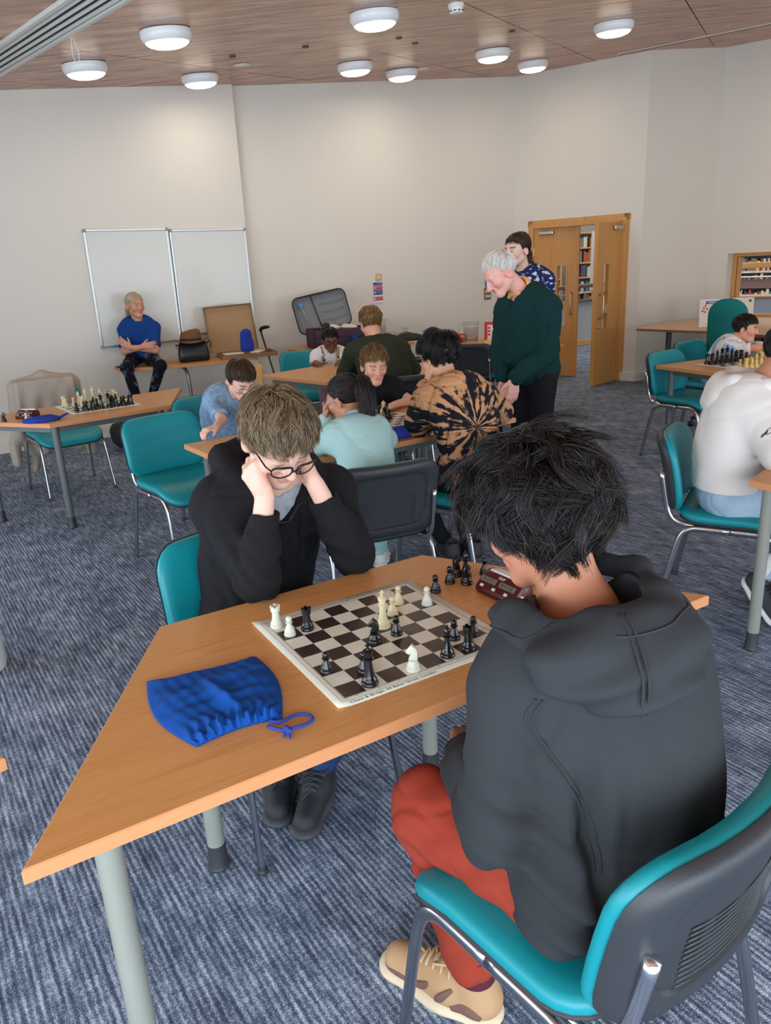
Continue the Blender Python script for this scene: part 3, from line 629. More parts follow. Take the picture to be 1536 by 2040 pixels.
def make_chair(pm):
    t = empty('chair')
    SW, SD = 0.475, 0.44
    def seat_s(x, y, o):
        drop = -0.055 * max(0.0, (y - 0.06) / 0.16) ** 2 + 0.016 * max(0.0, (-y - 0.1) / 0.12) ** 2 + 0.010 * (abs(x) / 0.2375) ** 2
        return (x, y + 0.01, 0.432 + drop + o)
    def back_s(x, y, o):       # x lateral, y height from centre, o towards front
        th = math.radians(11); curve = 0.042 * (x / 0.2375) ** 2 - 0.012 * (y / 0.17) ** 2
        yy, zz = -0.280 + curve + o, y
        return (x, yy * 1.0 - zz * math.sin(th), 0.632 + zz * math.cos(th))
    so = rrect(SW, SD, 0.085); bo = rrect(0.475, 0.325, 0.085)
    pr = [(0.2, 0.0), (0.6, 0.0), (0.97, 0.0), (1.0, 0.008), (1.005, 0.018), (0.99, 0.029), (0.95, 0.036), (0.85, 0.041), (0.6, 0.043), (0.3, 0.042)]
    pad(so, pr, seat_s).build('seat', pm, t, True)
    pad(so, [(0.3, -0.018), (0.7, -0.018), (0.93, -0.016), (1.0, -0.004), (1.0, 0.002), (0.6, 0.002)], seat_s).build('seat_shell', M_shell, t, True)
    pad(bo, pr, back_s).build('backrest', pm, t, True)
    bs = pad(bo, [(0.3, -0.020), (0.66, -0.020), (0.70, -0.020), (0.72, -0.027), (0.80, -0.028), (0.93, -0.025), (0.995, -0.012), (1.01, 0.003), (0.6, 0.003)], back_s).build('back_shell', M_shell, t, True); auto_smooth(bs, 55)
    rb = MB()
    for k in range(11):
        y = -0.11 + k * 0.0125; hw = 0.118 - 0.0 * k
        rb.tube([back_s(x, y + 0.012 * (1 - (x / hw) ** 2) * -1, -0.0205) for x in np.linspace(-hw, hw, 9)], 0.0022, 5)
    rb.build('back_ribs', M_shell, bs, True)
    for s in (-1, 1):
        x0 = 0.228 * s; ff = Vector((0.245 * s, 0.235, 0.0)); fb = Vector((0.25 * s, -0.265, 0.0)); zt = 0.415
        front = [ff, Vector((0.240 * s, 0.215, 0.12)), Vector((0.232 * s, 0.185, 0.32)), Vector((0.229 * s, 0.165, 0.385)), Vector((x0, 0.13, 0.411)), Vector((x0, 0.09, zt)), Vector((x0, 0.0, zt))]
        rear = [fb, Vector((0.244 * s, -0.245, 0.12)), Vector((0.233 * s, -0.205, 0.32)), Vector((0.229 * s, -0.185, 0.385)), Vector((x0, -0.15, 0.411)), Vector((x0, -0.11, zt)), Vector((x0, 0.0, zt))]
        for pts in (front, rear):
            lg = MB().tube(catmull(pts, 4), 0.0145, 10, flat=0.62, upv=(0, 1, 0)).build('leg', M_frame_dull, t, True)
            MB().lathe([(0.013, -0.001), (0.015, 0.001), (0.013, 0.012), (0, 0.012)], tuple(pts[0]), 10).build('glide', M_foot, lg, True)
        upr = [Vector((0.205 * s, 0.02, 0.418)), Vector((0.205 * s, -0.13, 0.416)), Vector((0.205 * s, -0.215, 0.43)), Vector((0.205 * s, -0.252, 0.475)), Vector((0.205 * s, -0.266, 0.54)), Vector((0.205 * s, -0.288, 0.65))]
        MB().tube(catmull(upr, 4), 0.013, 10, flat=0.7, upv=(0, 1, 0)).build('back_upright', M_chrome, t, True)
    for y in (0.1, -0.1): MB().tube([(-0.225, y, 0.408), (0.225, y, 0.408)], 0.01, 8).build('cross_bar', M_black, t, True)
    return t
chair_proto = make_chair(M_teal); _first = [True]
def chair(x, y, fx, fy, lb, group='teal stacking chairs'):
    c = chair_proto if _first[0] else copy_tree(chair_proto)
    _first[0] = False; c.location = (x, y, 0); c.rotation_euler = (0, 0, math.atan2(fy, fx) - PI / 2); tag(c, lb, 'chair', group); return c
chair(0.315, 1.118, -0.60, 0.80, 'teal and black chair at lower right under the person in the grey hoodie')
chair(-0.33, 1.985, 0.61, -0.79, 'teal chair under the boy with glasses')
chair(-1.09, 4.09, 0.66, -0.75, 'empty teal chair standing left of the boy with glasses')
chair(-0.09, 3.20, -0.37, 0.93, 'teal chair with black ribbed back, under the girl in mint')
chair(0.37, 3.64, -0.78, 0.62, 'teal chair under the boy in the tie dye shirt')
chair(1.54, 3.15, 0.87, -0.49, 'teal chair at right under the person in the white hoodie')
chair(2.42, 5.80, 0.60, -0.80, 'teal chair tucked under the right table, with its seat in view')
chair(2.86, 6.42, 0.62, -0.78, 'teal chair behind the right table, half hidden by another chair')
chair(-2.42, 5.72, 0.62, -0.79, 'teal chair under the left table with a jacket over its back')
chair(-0.62, 7.20, 0.40, -0.92, 'teal chair behind the small girl')
chair(0.09, 5.66, -0.22, 0.97, 'dark backed teal chair under the boy in green')
chair(0.95, 7.62, 0.3, 0.95, 'teal chair tucked at the table with papers')
chair(-0.06, 4.98, 0.15, -0.98, 'teal chair under the boy in black')
chair(-0.98, 4.72, 0.60, -0.80, 'teal chair under the boy in the blue denim shirt')
# swivel chair
sw = empty('swivel_chair', (3.13, 6.85, 0), math.radians(-30)); tag(sw, 'tall backed green swivel chair behind the child at right', 'office chair')
def sback(x, y, o): return (x, -0.23 + 0.05 * (x / 0.2) ** 2 + o - y * 0.12, 0.87 + y)
pad(rrect(0.32, 0.52, 0.14, 8), [(0.3, -0.02), (0.8, -0.02), (0.97, -0.01), (1.0, 0.01), (0.97, 0.03), (0.85, 0.045), (0.6, 0.05), (0.55, 0.044), (0.3, 0.042)], sback).build('backrest', M_teal2, sw, True)
pad(rrect(0.48, 0.46, 0.12), [(0.3, 0.0), (0.97, 0.0), (1.0, 0.03), (0.97, 0.06), (0.8, 0.07), (0.4, 0.066)], lambda x, y, o: (x, y, 0.42 + o)).build('seat', M_teal2, sw, True)
MB().tube([(0, 0, 0.08), (0, 0, 0.42)], 0.028, 14).build('gas_column', M_black, sw, True)
MB().tube(catmull([(0, -0.05, 0.40), (0, -0.2, 0.40), (0, -0.25, 0.5), (0, -0.24, 0.75)], 5), 0.022, 8, flat=0.4).build('back_stem', M_black, sw, True)
for k in range(5):
    a = k * 2 * PI / 5; d = Vector((math.cos(a), math.sin(a), 0))
    MB().tube([d * 0.02 + Vector((0, 0, 0.11)), d * 0.29 + Vector((0, 0, 0.075))], [0.028, 0.018], 8).build('base_arm', M_black, sw, True)
    MB().lathe([(0.02, -0.02), (0.027, -0.012), (0.027, 0.012), (0.02, 0.02)], tuple(d * 0.29 + Vector((0, 0, 0.027))), 14, Matrix.Rotation(PI / 2, 3, 'X')).build('castor', M_black, sw, True)
# ------------------------------------------------------------------ signed distance modelling (smooth unions, one continuous surface)
def V3(p): return np.array(p, float)
def nrmz(v): v = np.asarray(v, float); return v / max(1e-9, np.linalg.norm(v))
def sd_rc(P, a, b, ra, rb):
    a = V3(a); b = V3(b); ba = b - a; L2 = float(ba @ ba)
    if L2 < 1e-10: return np.linalg.norm(P - a, axis=1) - ra
    t = np.clip((P - a) @ ba / L2, 0, 1)
    return np.linalg.norm(P - a - t[:, None] * ba, axis=1) - (ra + (rb - ra) * t)
def sd_el(P, c, r, R=None):
    q = P - V3(c)
    if R is not None: q = q @ R          # R columns = local axes
    r = V3(r); k0 = np.linalg.norm(q / r, axis=1); k1 = np.linalg.norm(q / (r * r), axis=1)
    return k0 * (k0 - 1.0) / np.maximum(k1, 1e-9)
def sd_box(P, c, h, rad=0.0, R=None):
    q = P - V3(c)
    if R is not None: q = q @ R
    q = np.abs(q) - (V3(h) - rad)
    return np.linalg.norm(np.maximum(q, 0), axis=1) + np.minimum(q.max(axis=1), 0) - rad
def sd_flat(P, a, b, ra, rb, side, squash):
    """round cone whose section is squashed along 'side'"""
    s = nrmz(side); a = V3(a); b = V3(b)
    q = P + ((P - a) @ s)[:, None] * s[None, :] * (1.0 / squash - 1.0)
    b2 = b + ((b - a) @ s) * s * (1.0 / squash - 1.0)
    return sd_rc(q, a, b2, ra, rb) * min(1.0, squash)
def smin(a, b, k):
    if k <= 0: return np.minimum(a, b)
    h = np.maximum(k - np.abs(a - b), 0) / k
    return np.minimum(a, b) - h * h * k * 0.25
def smax(a, b, k): return -smin(-a, -b, k)
def wnoise(P, f, seed=0, octv=2):
    """cheap smooth noise made of warped sines, about -1..1"""
    r = np.random.default_rng(seed); out = 0; amp = 1.0; tot = 0
    for o in range(octv):
        acc = 0
        for k in range(3):
            d = nrmz(r.normal(size=3)); d2 = nrmz(r.normal(size=3)); ph, ph2 = r.uniform(0, 6.28, 2)
            acc = acc + np.sin(P @ d * f * 6.283 + ph + 1.6 * np.sin(P @ d2 * f * 4.1 + ph2))
        out = out + amp * acc / 2.2; tot += amp; amp *= 0.5; f *= 2.1
    return out / tot
class SDF:
    def __init__(s): s.ops = []
    def rc(s, a, b, ra, rb=None, k=0.02): s.ops.append(('u', lambda P: sd_rc(P, a, b, ra, ra if rb is None else rb), k, _bb([a, b], max(ra, rb or 0)))); return s
    def el(s, c, r, R=None, k=0.02): s.ops.append(('u', lambda P: sd_el(P, c, r, R), k, _bb([c], max(r)))); return s
    def box(s, c, h, rad=0.01, R=None, k=0.0): s.ops.append(('u', lambda P: sd_box(P, c, h, rad, R), k, _bb([c], float(np.linalg.norm(h))))); return s
    def flat(s, a, b, ra, rb, side, sq, k=0.02): s.ops.append(('u', lambda P: sd_flat(P, a, b, ra, rb, side, sq), k, _bb([a, b], max(ra, rb)))); return s
    def chain(s, pts, rs, k=0.012):
        for i in range(len(pts) - 1): s.rc(pts[i], pts[i + 1], rs[i], rs[i + 1], k if i == 0 else min(k, 0.012))
        return s
    def sub(s, f, k=0.01): s.ops.append(('s', f, k, None)); return s
    def isect(s, f, k=0.005): s.ops.append(('i', f, k, None)); return s
    def disp(s, f): s.ops.append(('d', f, 0, None)); return s
    def bounds(s):
        bs = [o[3] for o in s.ops if o[3] is not None]
        return np.min([b[0] for b in bs], axis=0), np.max([b[1] for b in bs], axis=0)
    def __call__(s, P, m=0.06):
        N = len(P); d = np.full(N, m)
        for (t, f, k, bb) in s.ops:
            if t == 'u':
                e = m + k; msk = np.all((P > bb[0] - e) & (P < bb[1] + e), axis=1); i = np.flatnonzero(msk)
                if len(i) == 0: continue
                d[i] = smin(d[i], f(P[i] if len(i) < N else P), k)
            else:
                i = np.flatnonzero(np.abs(d) < 0.05) if t == 'd' else np.flatnonzero(d < 0.05)
                if len(i) == 0: continue
                v = f(P[i])
                if t == 's': d[i] = smax(d[i], -v, k)
                elif t == 'i': d[i] = smax(d[i], v, k)
                else: d[i] = d[i] - v
        return d
def _bb(pts, r):
    A = np.array([V3(p) for p in pts]); return A.min(0) - r, A.max(0) + r
def surface_net(fn, lo, hi, h, K=6):
    """sparse surface nets: returns verts, quads"""
    lo = np.asarray(lo, float) - 2.5 * h; hi = np.asarray(hi, float) + 2.5 * h
    nb = np.ceil((hi - lo) / (h * K)).astype(int) + 1; n = nb * K
    # coarse pass at block centres
    ax = [lo[i] + (np.arange(nb[i]) + 0.5) * K * h for i in range(3)]
    C = np.stack(np.meshgrid(*ax, indexing='ij'), -1).reshape(-1, 3)
    dc = fn(C); act = np.abs(dc) < K * h * 0.87 * 1.45 + 0.012
    val = np.repeat(np.repeat(np.repeat(np.where(dc > 0, 1.0, -1.0).reshape(nb), K, 0), K, 1), K, 2).astype(np.float32)
    idx = np.argwhere(act.reshape(nb))
    off = np.stack(np.meshgrid(*[np.arange(K)] * 3, indexing='ij'), -1).reshape(-1, 3)
    for s in range(0, len(idx), 400):
        I = (idx[s:s + 400, None, :] * K + off[None]).reshape(-1, 3)
        val[I[:, 0], I[:, 1], I[:, 2]] = fn(lo + I * h)
    # cells with sign change
    c = val < 0
    s8 = np.zeros(np.array(c.shape) - 1, np.int8)
    for dx in (0, 1):
        for dy in (0, 1):
            for dz in (0, 1): s8 += c[dx:c.shape[0] - 1 + dx, dy:c.shape[1] - 1 + dy, dz:c.shape[2] - 1 + dz]
    cells = np.argwhere((s8 > 0) & (s8 < 8))
    if len(cells) == 0: return np.zeros((0, 3)), np.zeros((0, 4), int)
    vid = np.full(s8.shape, -1, np.int64); vid[tuple(cells.T)] = np.arange(len(cells))
    acc = np.zeros((len(cells), 3)); cnt = np.zeros(len(cells))
    cor = [(i, j, k) for i in (0, 1) for j in (0, 1) for k in (0, 1)]
    for a in range(8):
        for b in range(a + 1, 8):
            A, B = np.array(cor[a]), np.array(cor[b])
            if np.abs(A - B).sum() != 1: continue
            va = val[tuple((cells + A).T)]; vb = val[tuple((cells + B).T)]; m = (va < 0) != (vb < 0)
            t = np.where(m, va / np.where(m, va - vb, 1), 0)
            acc += np.where(m[:, None], A + t[:, None] * (B - A), 0); cnt += m
    verts = lo + (cells + acc / cnt[:, None]) * h
    quads = []
    for axis in range(3):
        o1, o2 = [(1, 2), (2, 0), (0, 1)][axis]
        sl0 = [slice(None)] * 3; sl1 = [slice(None)] * 3; sl0[axis] = slice(0, -1); sl1[axis] = slice(1, None)
        a = c[tuple(sl0)]; b = c[tuple(sl1)]; E = np.argwhere(a != b)
        ok = (E[:, o1] > 0) & (E[:, o2] > 0) & (E[:, o1] < s8.shape[o1]) & (E[:, o2] < s8.shape[o2]) & (E[:, axis] < s8.shape[axis]); E = E[ok]
        flip = c[tuple(E.T)]
        d1 = np.zeros(3, int); d1[o1] = 1; d2 = np.zeros(3, int); d2[o2] = 1
        q = np.stack([vid[tuple((E - d1 - d2).T)], vid[tuple((E - d2).T)], vid[tuple(E.T)], vid[tuple((E - d1).T)]], 1)
        q[~flip] = q[~flip][:, ::-1]; quads.append(q)
    Q = np.concatenate(quads); Q = Q[(Q >= 0).all(1)]
    return verts, Q
def mesh_np(name, verts, faces):
    me = bpy.data.meshes.new(name); nv, nf, k = len(verts), len(faces), faces.shape[1]
    me.vertices.add(nv); me.vertices.foreach_set('co', np.ascontiguousarray(verts, np.float32).ravel())
    me.loops.add(nf * k); me.loops.foreach_set('vertex_index', np.ascontiguousarray(faces, np.int32).ravel())
    me.polygons.add(nf); me.polygons.foreach_set('loop_start', np.arange(nf, dtype=np.int32) * k); me.polygons.foreach_set('loop_total', np.full(nf, k, np.int32))
    me.polygons.foreach_set('use_smooth', np.ones(nf, bool)); me.update(calc_edges=True); me.validate(); return me
def set_col(me, cols):
    a = me.color_attributes.new('Col', 'FLOAT_COLOR', 'POINT'); c = np.ones((len(me.vertices), 4), np.float32); c[:, :3] = cols; a.data.foreach_set('color', c.ravel())
def sdf_obj(name, sdf, h, m, parent=None, colfn=None, bounds=None):
    lo, hi = bounds if bounds else sdf.bounds(); v, q = surface_net(sdf, lo, hi, h)
    me = mesh_np(name, v, q); o = link_mesh(name, me, m)
    if colfn is not None: set_col(me, colfn(v))
    if parent is not None:
        o.parent = parent; o.matrix_parent_inverse = parent.matrix_world.inverted() if False else Matrix.Translation(-parent.location)
    return o
def lin3(c): return np.array(lin(c)[:3])
# ------------------------------------------------------------------ chess
SQ = 0.0504
M_ivory = mat('ivory_plastic', (214, 200, 160), rough=0.35, sss=0.05)
M_whitep = mat('white_piece_plastic', (208, 208, 192), rough=0.35, sss=0.05)
M_ebony = mat('black_piece_plastic', (18, 19, 22), rough=0.22, spec=0.6)
M_brownp = mat('dark_brown_piece', (44, 34, 36), rough=0.3)
M_boxwood = mat('yellow_piece_plastic', (214, 184, 108), rough=0.4)
def lathe_mesh(prof, n=20, extra=None, name='piece'):
    mb = MB(); mb.lathe(prof, n=n)
    if extra: extra(mb)
    me = mb.mesh(name); bm = bmesh.new(); bm.from_mesh(me); bmesh.ops.recalc_face_normals(bm, faces=bm.faces[:])
    for f in bm.faces: f.smooth = True
    for e in bm.edges:
        if len(e.link_faces) == 2: e.smooth = e.calc_face_angle(0) < math.radians(45)
    bm.to_mesh(me); bm.free(); return me
def base(r, k=1.0): return [(r, 0), (r, 0.004 * k), (r * 0.97, 0.006 * k), (r * 0.86, 0.008 * k), (r * 0.90, 0.011 * k), (r * 0.84, 0.014 * k), (r * 0.66, 0.018 * k), (r * 0.62, 0.021 * k)]
pawn_p = base(0.0145) + [(0.0062, 0.026), (0.005, 0.0295), (0.0052, 0.031), (0.0088, 0.0325), (0.0088, 0.034), (0.0052, 0.035)] + [(0.0076 * math.sin(a), 0.0418 - 0.0076 * math.cos(a)) for a in np.linspace(0.6, PI, 9)]
rook_p = base(0.0165) + [(0.0098, 0.028), (0.0085, 0.038), (0.0082, 0.0405), (0.0115, 0.0425), (0.0118, 0.054), (0.0086, 0.054), (0.0082, 0.049), (0, 0.049)]
def rook_x(mb):
    for k in range(5):
        a = k * 2 * PI / 5; mb.box((0.0102 * math.cos(a), 0.0102 * math.sin(a), 0.0555), (0.0035, 0.008, 0.0045), rotz(a))
bishop_p = base(0.0165) + [(0.0075, 0.03), (0.0056, 0.044), (0.0058, 0.046), (0.0105, 0.048), (0.0105, 0.0495), (0.006, 0.051), (0.0072, 0.056), (0.0082, 0.060), (0.0072, 0.0655), (0.004, 0.0705), (0.0016, 0.0722), (0.0028, 0.0742), (0.0016, 0.0762), (0, 0.0764)]
queen_p = base(0.018) + [(0.009, 0.032), (0.0066, 0.050), (0.0066, 0.053), (0.0115, 0.0555), (0.0115, 0.0575), (0.007, 0.059), (0.0085, 0.066), (0.0115, 0.0745), (0.0095, 0.0765), (0.005, 0.0785), (0.0028, 0.0795), (0.0034, 0.082), (0.002, 0.0845), (0, 0.085)]
king_p = base(0.0185) + [(0.0095, 0.033), (0.007, 0.053), (0.007, 0.056), (0.0122, 0.0585), (0.0122, 0.0605), (0.0075, 0.062), (0.0095, 0.070), (0.0115, 0.0775), (0.0092, 0.0795), (0.004, 0.0815), (0.0035, 0.083), (0, 0.083)]
def king_x(mb): mb.bevbox((0, 0, 0.0895), (0.0045, 0.004, 0.014), 0.0012); mb.bevbox((0, 0, 0.0905), (0.0115, 0.004, 0.0042), 0.0012)
knight_base = base(0.0165) + [(0.0105, 0.0235), (0.0, 0.0235)]
def knight_x(mb):
    # horse head: outline in x (forward) and z, given thickness that narrows to the muzzle
    out = [(-0.0095, 0.022), (-0.0105, 0.030), (-0.0112, 0.040), (-0.0095, 0.049), (-0.005, 0.0555), (0.0, 0.0585), (0.0015, 0.0615), (0.0035, 0.058), (0.007, 0.0545), (0.012, 0.0485), (0.0152, 0.0435), (0.0148, 0.0395), (0.0118, 0.0385), (0.0085, 0.0405), (0.0045, 0.0405), (0.0035, 0.0375), (0.0068, 0.033), (0.0092, 0.0275), (0.0095, 0.022)]
    cx, cz = -0.001, 0.041; n = len(out)
    def w(x): return 0.0072 if x < 0.002 else max(0.0034, 0.0072 - (x - 0.002) * 0.30)
    V = []
    for (s, k) in ((0.55, 1.0), (0.9, 0.86), (1.0, 0.45), (1.0, -0.45), (0.9, -0.86), (0.55, -1.0)):
        for (x, z) in out: X = cx + (x - cx) * s; V.append((X, w(X) * k, cz + (z - cz) * s))
    F = [(i * n + j, i * n + (j + 1) % n, (i + 1) * n + (j + 1) % n, (i + 1) * n + j) for i in range(5) for j in range(n)] + [tuple(range(n - 1, -1, -1)), tuple(5 * n + j for j in range(n))]
    mb.add(V, F)
PIECES = {'pawn': lathe_mesh(pawn_p), 'rook': lathe_mesh(rook_p, extra=rook_x), 'bishop': lathe_mesh(bishop_p), 'queen': lathe_mesh(queen_p), 'king': lathe_mesh(king_p, extra=king_x), 'knight': lathe_mesh(knight_base, extra=knight_x)}
_pm = {}
def piece(kind, m, x, y, z, label, rot=0.0, group='chess pieces', scale=1.0):
    key = (kind, m.name)
    if key not in _pm: me = PIECES[kind].copy(); me.materials.append(m); _pm[key] = me
    o = bpy.data.objects.new('chess_' + kind, _pm[key]); COL.objects.link(o); o.location = (x, y, z); o.rotation_euler = (0, 0, rot); o.scale = (scale,) * 3
    return tag(o, label, 'chess piece', group)
# printed vinyl board
def board_mat():
    m = mat('vinyl_board', (210, 208, 192), rough=0.33, spec=0.45); N = m.node_tree.nodes; L = m.node_tree.links; b = N['Principled BSDF']
    tc = N.new('ShaderNodeTexCoord'); sp = N.new('ShaderNodeSeparateXYZ'); L.new(tc.outputs['Object'], sp.inputs[0])
    def mth(op, a, c=None):
        n = N.new('ShaderNodeMath'); n.operation = op
        for i, q in enumerate((a, c)):
            if q is None: continue
            if isinstance(q, (int, float)): n.inputs[i].default_value = q
            else: L.new(q, n.inputs[i])
        return n.outputs[0]
    X, Y = sp.outputs[0], sp.outputs[1]
    fx = mth('FLOOR', mth('DIVIDE', X, SQ)); fy = mth('FLOOR', mth('DIVIDE', Y, SQ)); par = mth('FLOORED_MODULO', mth('ADD', fx, fy), 2.0)
    r = mth('MAXIMUM', mth('ABSOLUTE', mth('SUBTRACT', X, 4 * SQ)), mth('ABSOLUTE', mth('SUBTRACT', Y, 4 * SQ)))
    inside = mth('LESS_THAN', r, 4 * SQ); dark = mth('MULTIPLY', mth('LESS_THAN', par, 0.5), inside)
    l1 = mth('LESS_THAN', mth('ABSOLUTE', mth('SUBTRACT', r, 4 * SQ + 0.0012)), 0.0008); l2 = mth('LESS_THAN', mth('ABSOLUTE', mth('SUBTRACT', r, 4 * SQ + 0.013)), 0.0007)
    dk = mth('MINIMUM', mth('ADD', dark, mth('MULTIPLY', mth('ADD', l1, l2), 0.75)), 1.0)
    mx = N.new('ShaderNodeMix'); mx.data_type = 'RGBA'; mx.inputs['A'].default_value = lin((226, 231, 217)); mx.inputs['B'].default_value = lin((52, 36, 35)); L.new(dk, mx.inputs['Factor'])
    L.new(mx.outputs['Result'], b.inputs['Base Color'])
    nt = N.new('ShaderNodeTexNoise'); nt.inputs['Scale'].default_value = 14; nt.inputs['Detail'].default_value = 5; L.new(tc.outputs['Object'], nt.inputs['Vector'])
    mr = N.new('ShaderNodeMapRange'); mr.inputs['To Min'].default_value = 0.22; mr.inputs['To Max'].default_value = 0.5; L.new(nt.outputs['Fac'], mr.inputs['Value']); L.new(mr.outputs[0], b.inputs['Roughness'])
    return m
M_board = board_mat(); BMG = 0.0315
def board_mesh(curl=0.0):
    n = 17; x = np.linspace(-BMG, 8 * SQ + BMG, n); P = np.zeros((n, n, 3)); T = 8 * SQ + 2 * BMG
    for i in range(n):
        for j in range(n):
            u, v = i / (n - 1), j / (n - 1)
            z = curl * (max(0, u - 0.86) / 0.14) ** 2 * (max(0, 0.25 - v) / 0.25) + curl * 0.25 * (max(0, 0.1 - u) / 0.1) ** 2
            P[i, j] = (x[i], x[j], 0.0012 + z)
    mb = MB(); mb.grid(P); Q = P.copy(); Q[..., 2] -= 0.0010; mb.grid(Q)
    b = n * n
    ring = [(i, 0) for i in range(n)] + [(n - 1, j) for j in range(1, n)] + [(i, n - 1) for i in range(n - 2, -1, -1)] + [(0, j) for j in range(n - 2, 0, -1)]
    ids = [i * n + j for i, j in ring]; k = len(ids); mb.f += [(ids[q], ids[(q + 1) % k], b + ids[(q + 1) % k], b + ids[q]) for q in range(k)]; mb.m += [0] * k
    return mb
BX, BY, BA = -0.10133, 1.34771, 0.525923
bd = board_mesh(0.022).build('chess_board', M_board, None, True, loc=(BX, BY, TZ), rot=(0, 0, BA)); tag(bd, 'large rolled out vinyl chess board on the nearest table', 'chess board', 'vinyl chess boards')
M_ink = mat('print_ink', (60, 56, 54), rough=0.5)
link_mesh('maker_text', text_mesh('Chess & Bridge, 44 Baker Street, London', 0.0125), M_ink, bd, loc=(0.105, -0.0228, 0.0024))
link_mesh('maker_text', text_mesh('Chess & Bridge, 44 Baker Street, London', 0.0085), M_ink, bd, loc=(0.30, 8 * SQ + 0.0225, 0.0024), rot=(0, 0, PI))
for k in range(8):
    for (ch, px, py, rz) in (('abcdefgh'[7 - k], (k + .5) * SQ, -0.0072, 0), ('abcdefgh'[7 - k], (k + .5) * SQ, 8 * SQ + 0.0072, PI), (str(8 - k), -0.0072, (k + .5) * SQ, 0), (str(8 - k), 8 * SQ + 0.0072, (k + .5) * SQ, PI)):
        link_mesh('coordinate', text_mesh(ch, 0.0075), M_ink, bd, loc=(px, py, 0.0024), rot=(0, 0, rz))
def bpos(u, v): return (BX + SQ * (u * math.cos(BA) - v * math.sin(BA)), BY + SQ * (u * math.sin(BA) + v * math.cos(BA)))
G1 = 'pieces of the nearest game'; ZB = TZ + 0.0013
for (k, m, u, v, rz, lb) in [
    ('rook', M_whitep, 0.30, 7.62, 0, 'white rook on the far left corner of the nearest chess board'), ('pawn', M_whitep, 0.48, 6.45, 0, 'white pawn beside the white rook on the nearest board'),
    ('rook', M_ebony, 1.41, 6.47, 0, 'black rook on the far left of the nearest board, right of the white pawn'), ('pawn', M_ebony, 0.34, 2.29, 0, 'lone black pawn on the left edge of the nearest board, by the blue bag'),
    ('king', M_ebony, 1.37, 0.36, 0, 'black king at the near left corner of the nearest board'), ('pawn', M_ebony, 1.66, 1.36, 0, 'black pawn hidden just behind the black king, nearest board'),
    ('knight', M_ebony, 3.40, 3.43, 2.4, 'black knight in front of the white king on the nearest board'), ('king', M_ivory, 4.51, 4.51, 0, 'cream king standing in the middle of the nearest board'),
    ('pawn', M_ivory, 5.58, 5.40, 0, 'cream pawn just right of the cream king on the nearest board'), ('pawn', M_ivory, 6.5, 6.32, 0, 'farthest cream pawn at the top of the nearest board'),
    ('pawn', M_whitep, 7.6, 5.35, 0, 'white pawn on the far right edge of the nearest board'), ('pawn', M_ebony, 4.61, 3.47, 0, 'black pawn at the foot of the cream king on the nearest board'),
    ('knight', M_whitep, 3.49, 0.30, 2.5, 'white knight on the near edge of the nearest board'), ('bishop', M_ebony, 5.35, 0.40, 0, 'black bishop near the right of the nearest board'),
    ('pawn', M_ebony, 6.52, 1.51, 0, 'black pawn right behind the black bishop on the nearest board'), ('rook', M_ebony, 6.46, 0.34, 0, 'black rook next to the near right corner of the nearest board'),
    ('pawn', M_brownp, 7.45, 1.28, 0, 'dark brown pawn on the right edge of the nearest board')]:
    x, y = bpos(u, v); piece(k, m, x, y, ZB, lb, rz + BA, G1, 1.0 if k != 'pawn' else 1.0)
for (k, m, x, y, lb) in [('pawn', M_ebony, 0.123, 1.850, 'captured black pawn on the wood nearest to the board'), ('pawn', M_ebony, 0.166, 1.905, 'captured black pawn left of the cluster of black pieces'),
    ('knight', M_ebony, 0.190, 1.952, 'captured black knight at the back left of the cluster'), ('bishop', M_ebony, 0.214, 1.945, 'captured black bishop at the back of the cluster'), ('knight', M_ebony, 0.210, 1.893, 'captured black knight at the front of the cluster'),
    ('pawn', M_ebony, 0.268, 1.955, 'captured black pawn standing behind the red clock'), ('pawn', M_ivory, 0.322, 1.688, 'captured cream pawn between the red clock and the grey hood')]:
    piece(k, m, x, y, TZ, lb, 0.6, G1)
# other games -------------------------------------------------------
def far_board(o, ang, lb):
    b = board_mesh(0.0).build('chess_board', M_board, None, True, loc=(o[0], o[1], TZ), rot=(0, 0, ang)); tag(b, lb, 'chess board', 'vinyl chess boards')
    def P(u, v): return (o[0] + SQ * (u * math.cos(ang) - v * math.sin(ang)), o[1] + SQ * (u * math.sin(ang) + v * math.cos(ang)))
    return P
KB = ['rook', 'knight', 'bishop', 'queen', 'king', 'bishop', 'knight', 'rook']
ORD = ['first', 'second', 'third', 'fourth', 'fifth', 'sixth', 'seventh', 'eighth']
def row(P, items, m, what, grp, sc, rot=0.6):
    for n_, (k, u, v) in enumerate(sorted(items, key=lambda t: t[1])):
        x, y = P(u, v); piece(k, m, x, y, ZB, what % (k, ORD[n_]), rot, grp, sc)
# left table
Pl = far_board((-2.005, 4.985), math.radians(36), 'vinyl chess board with a game set out on the empty left table'); GL = 'pieces on the left table'
row(Pl, [(KB[i], i + .5, 7.5) for i in (0, 2, 3, 4, 5, 6, 7)], M_ivory, 'cream %s, %s from left in the farthest row on the left table', GL, 1.2)
row(Pl, [('pawn', i + .5, 6.5) for i in (0, 1, 2, 5, 6, 7)], M_ivory, 'cream %s, %s from left in the cream pawn row on the left table', GL, 1.2)
row(Pl, [('pawn', 3.5, 4.5), ('pawn', 4.5, 4.5), ('knight', 2.5, 5.5)], M_ivory, 'cream %s, %s of the advanced cream pieces on the left table', GL, 1.2)
row(Pl, [(KB[i], i + .5, .5) for i in (1, 2, 3, 4, 5, 6, 7)], M_ebony, 'black %s, %s from left in the nearest row on the left table', GL, 1.2)
row(Pl, [('pawn', i + .5, 1.5) for i in (0, 1, 2, 5, 6, 7)], M_ebony, 'black %s, %s from left in the black pawn row on the left table', GL, 1.2)
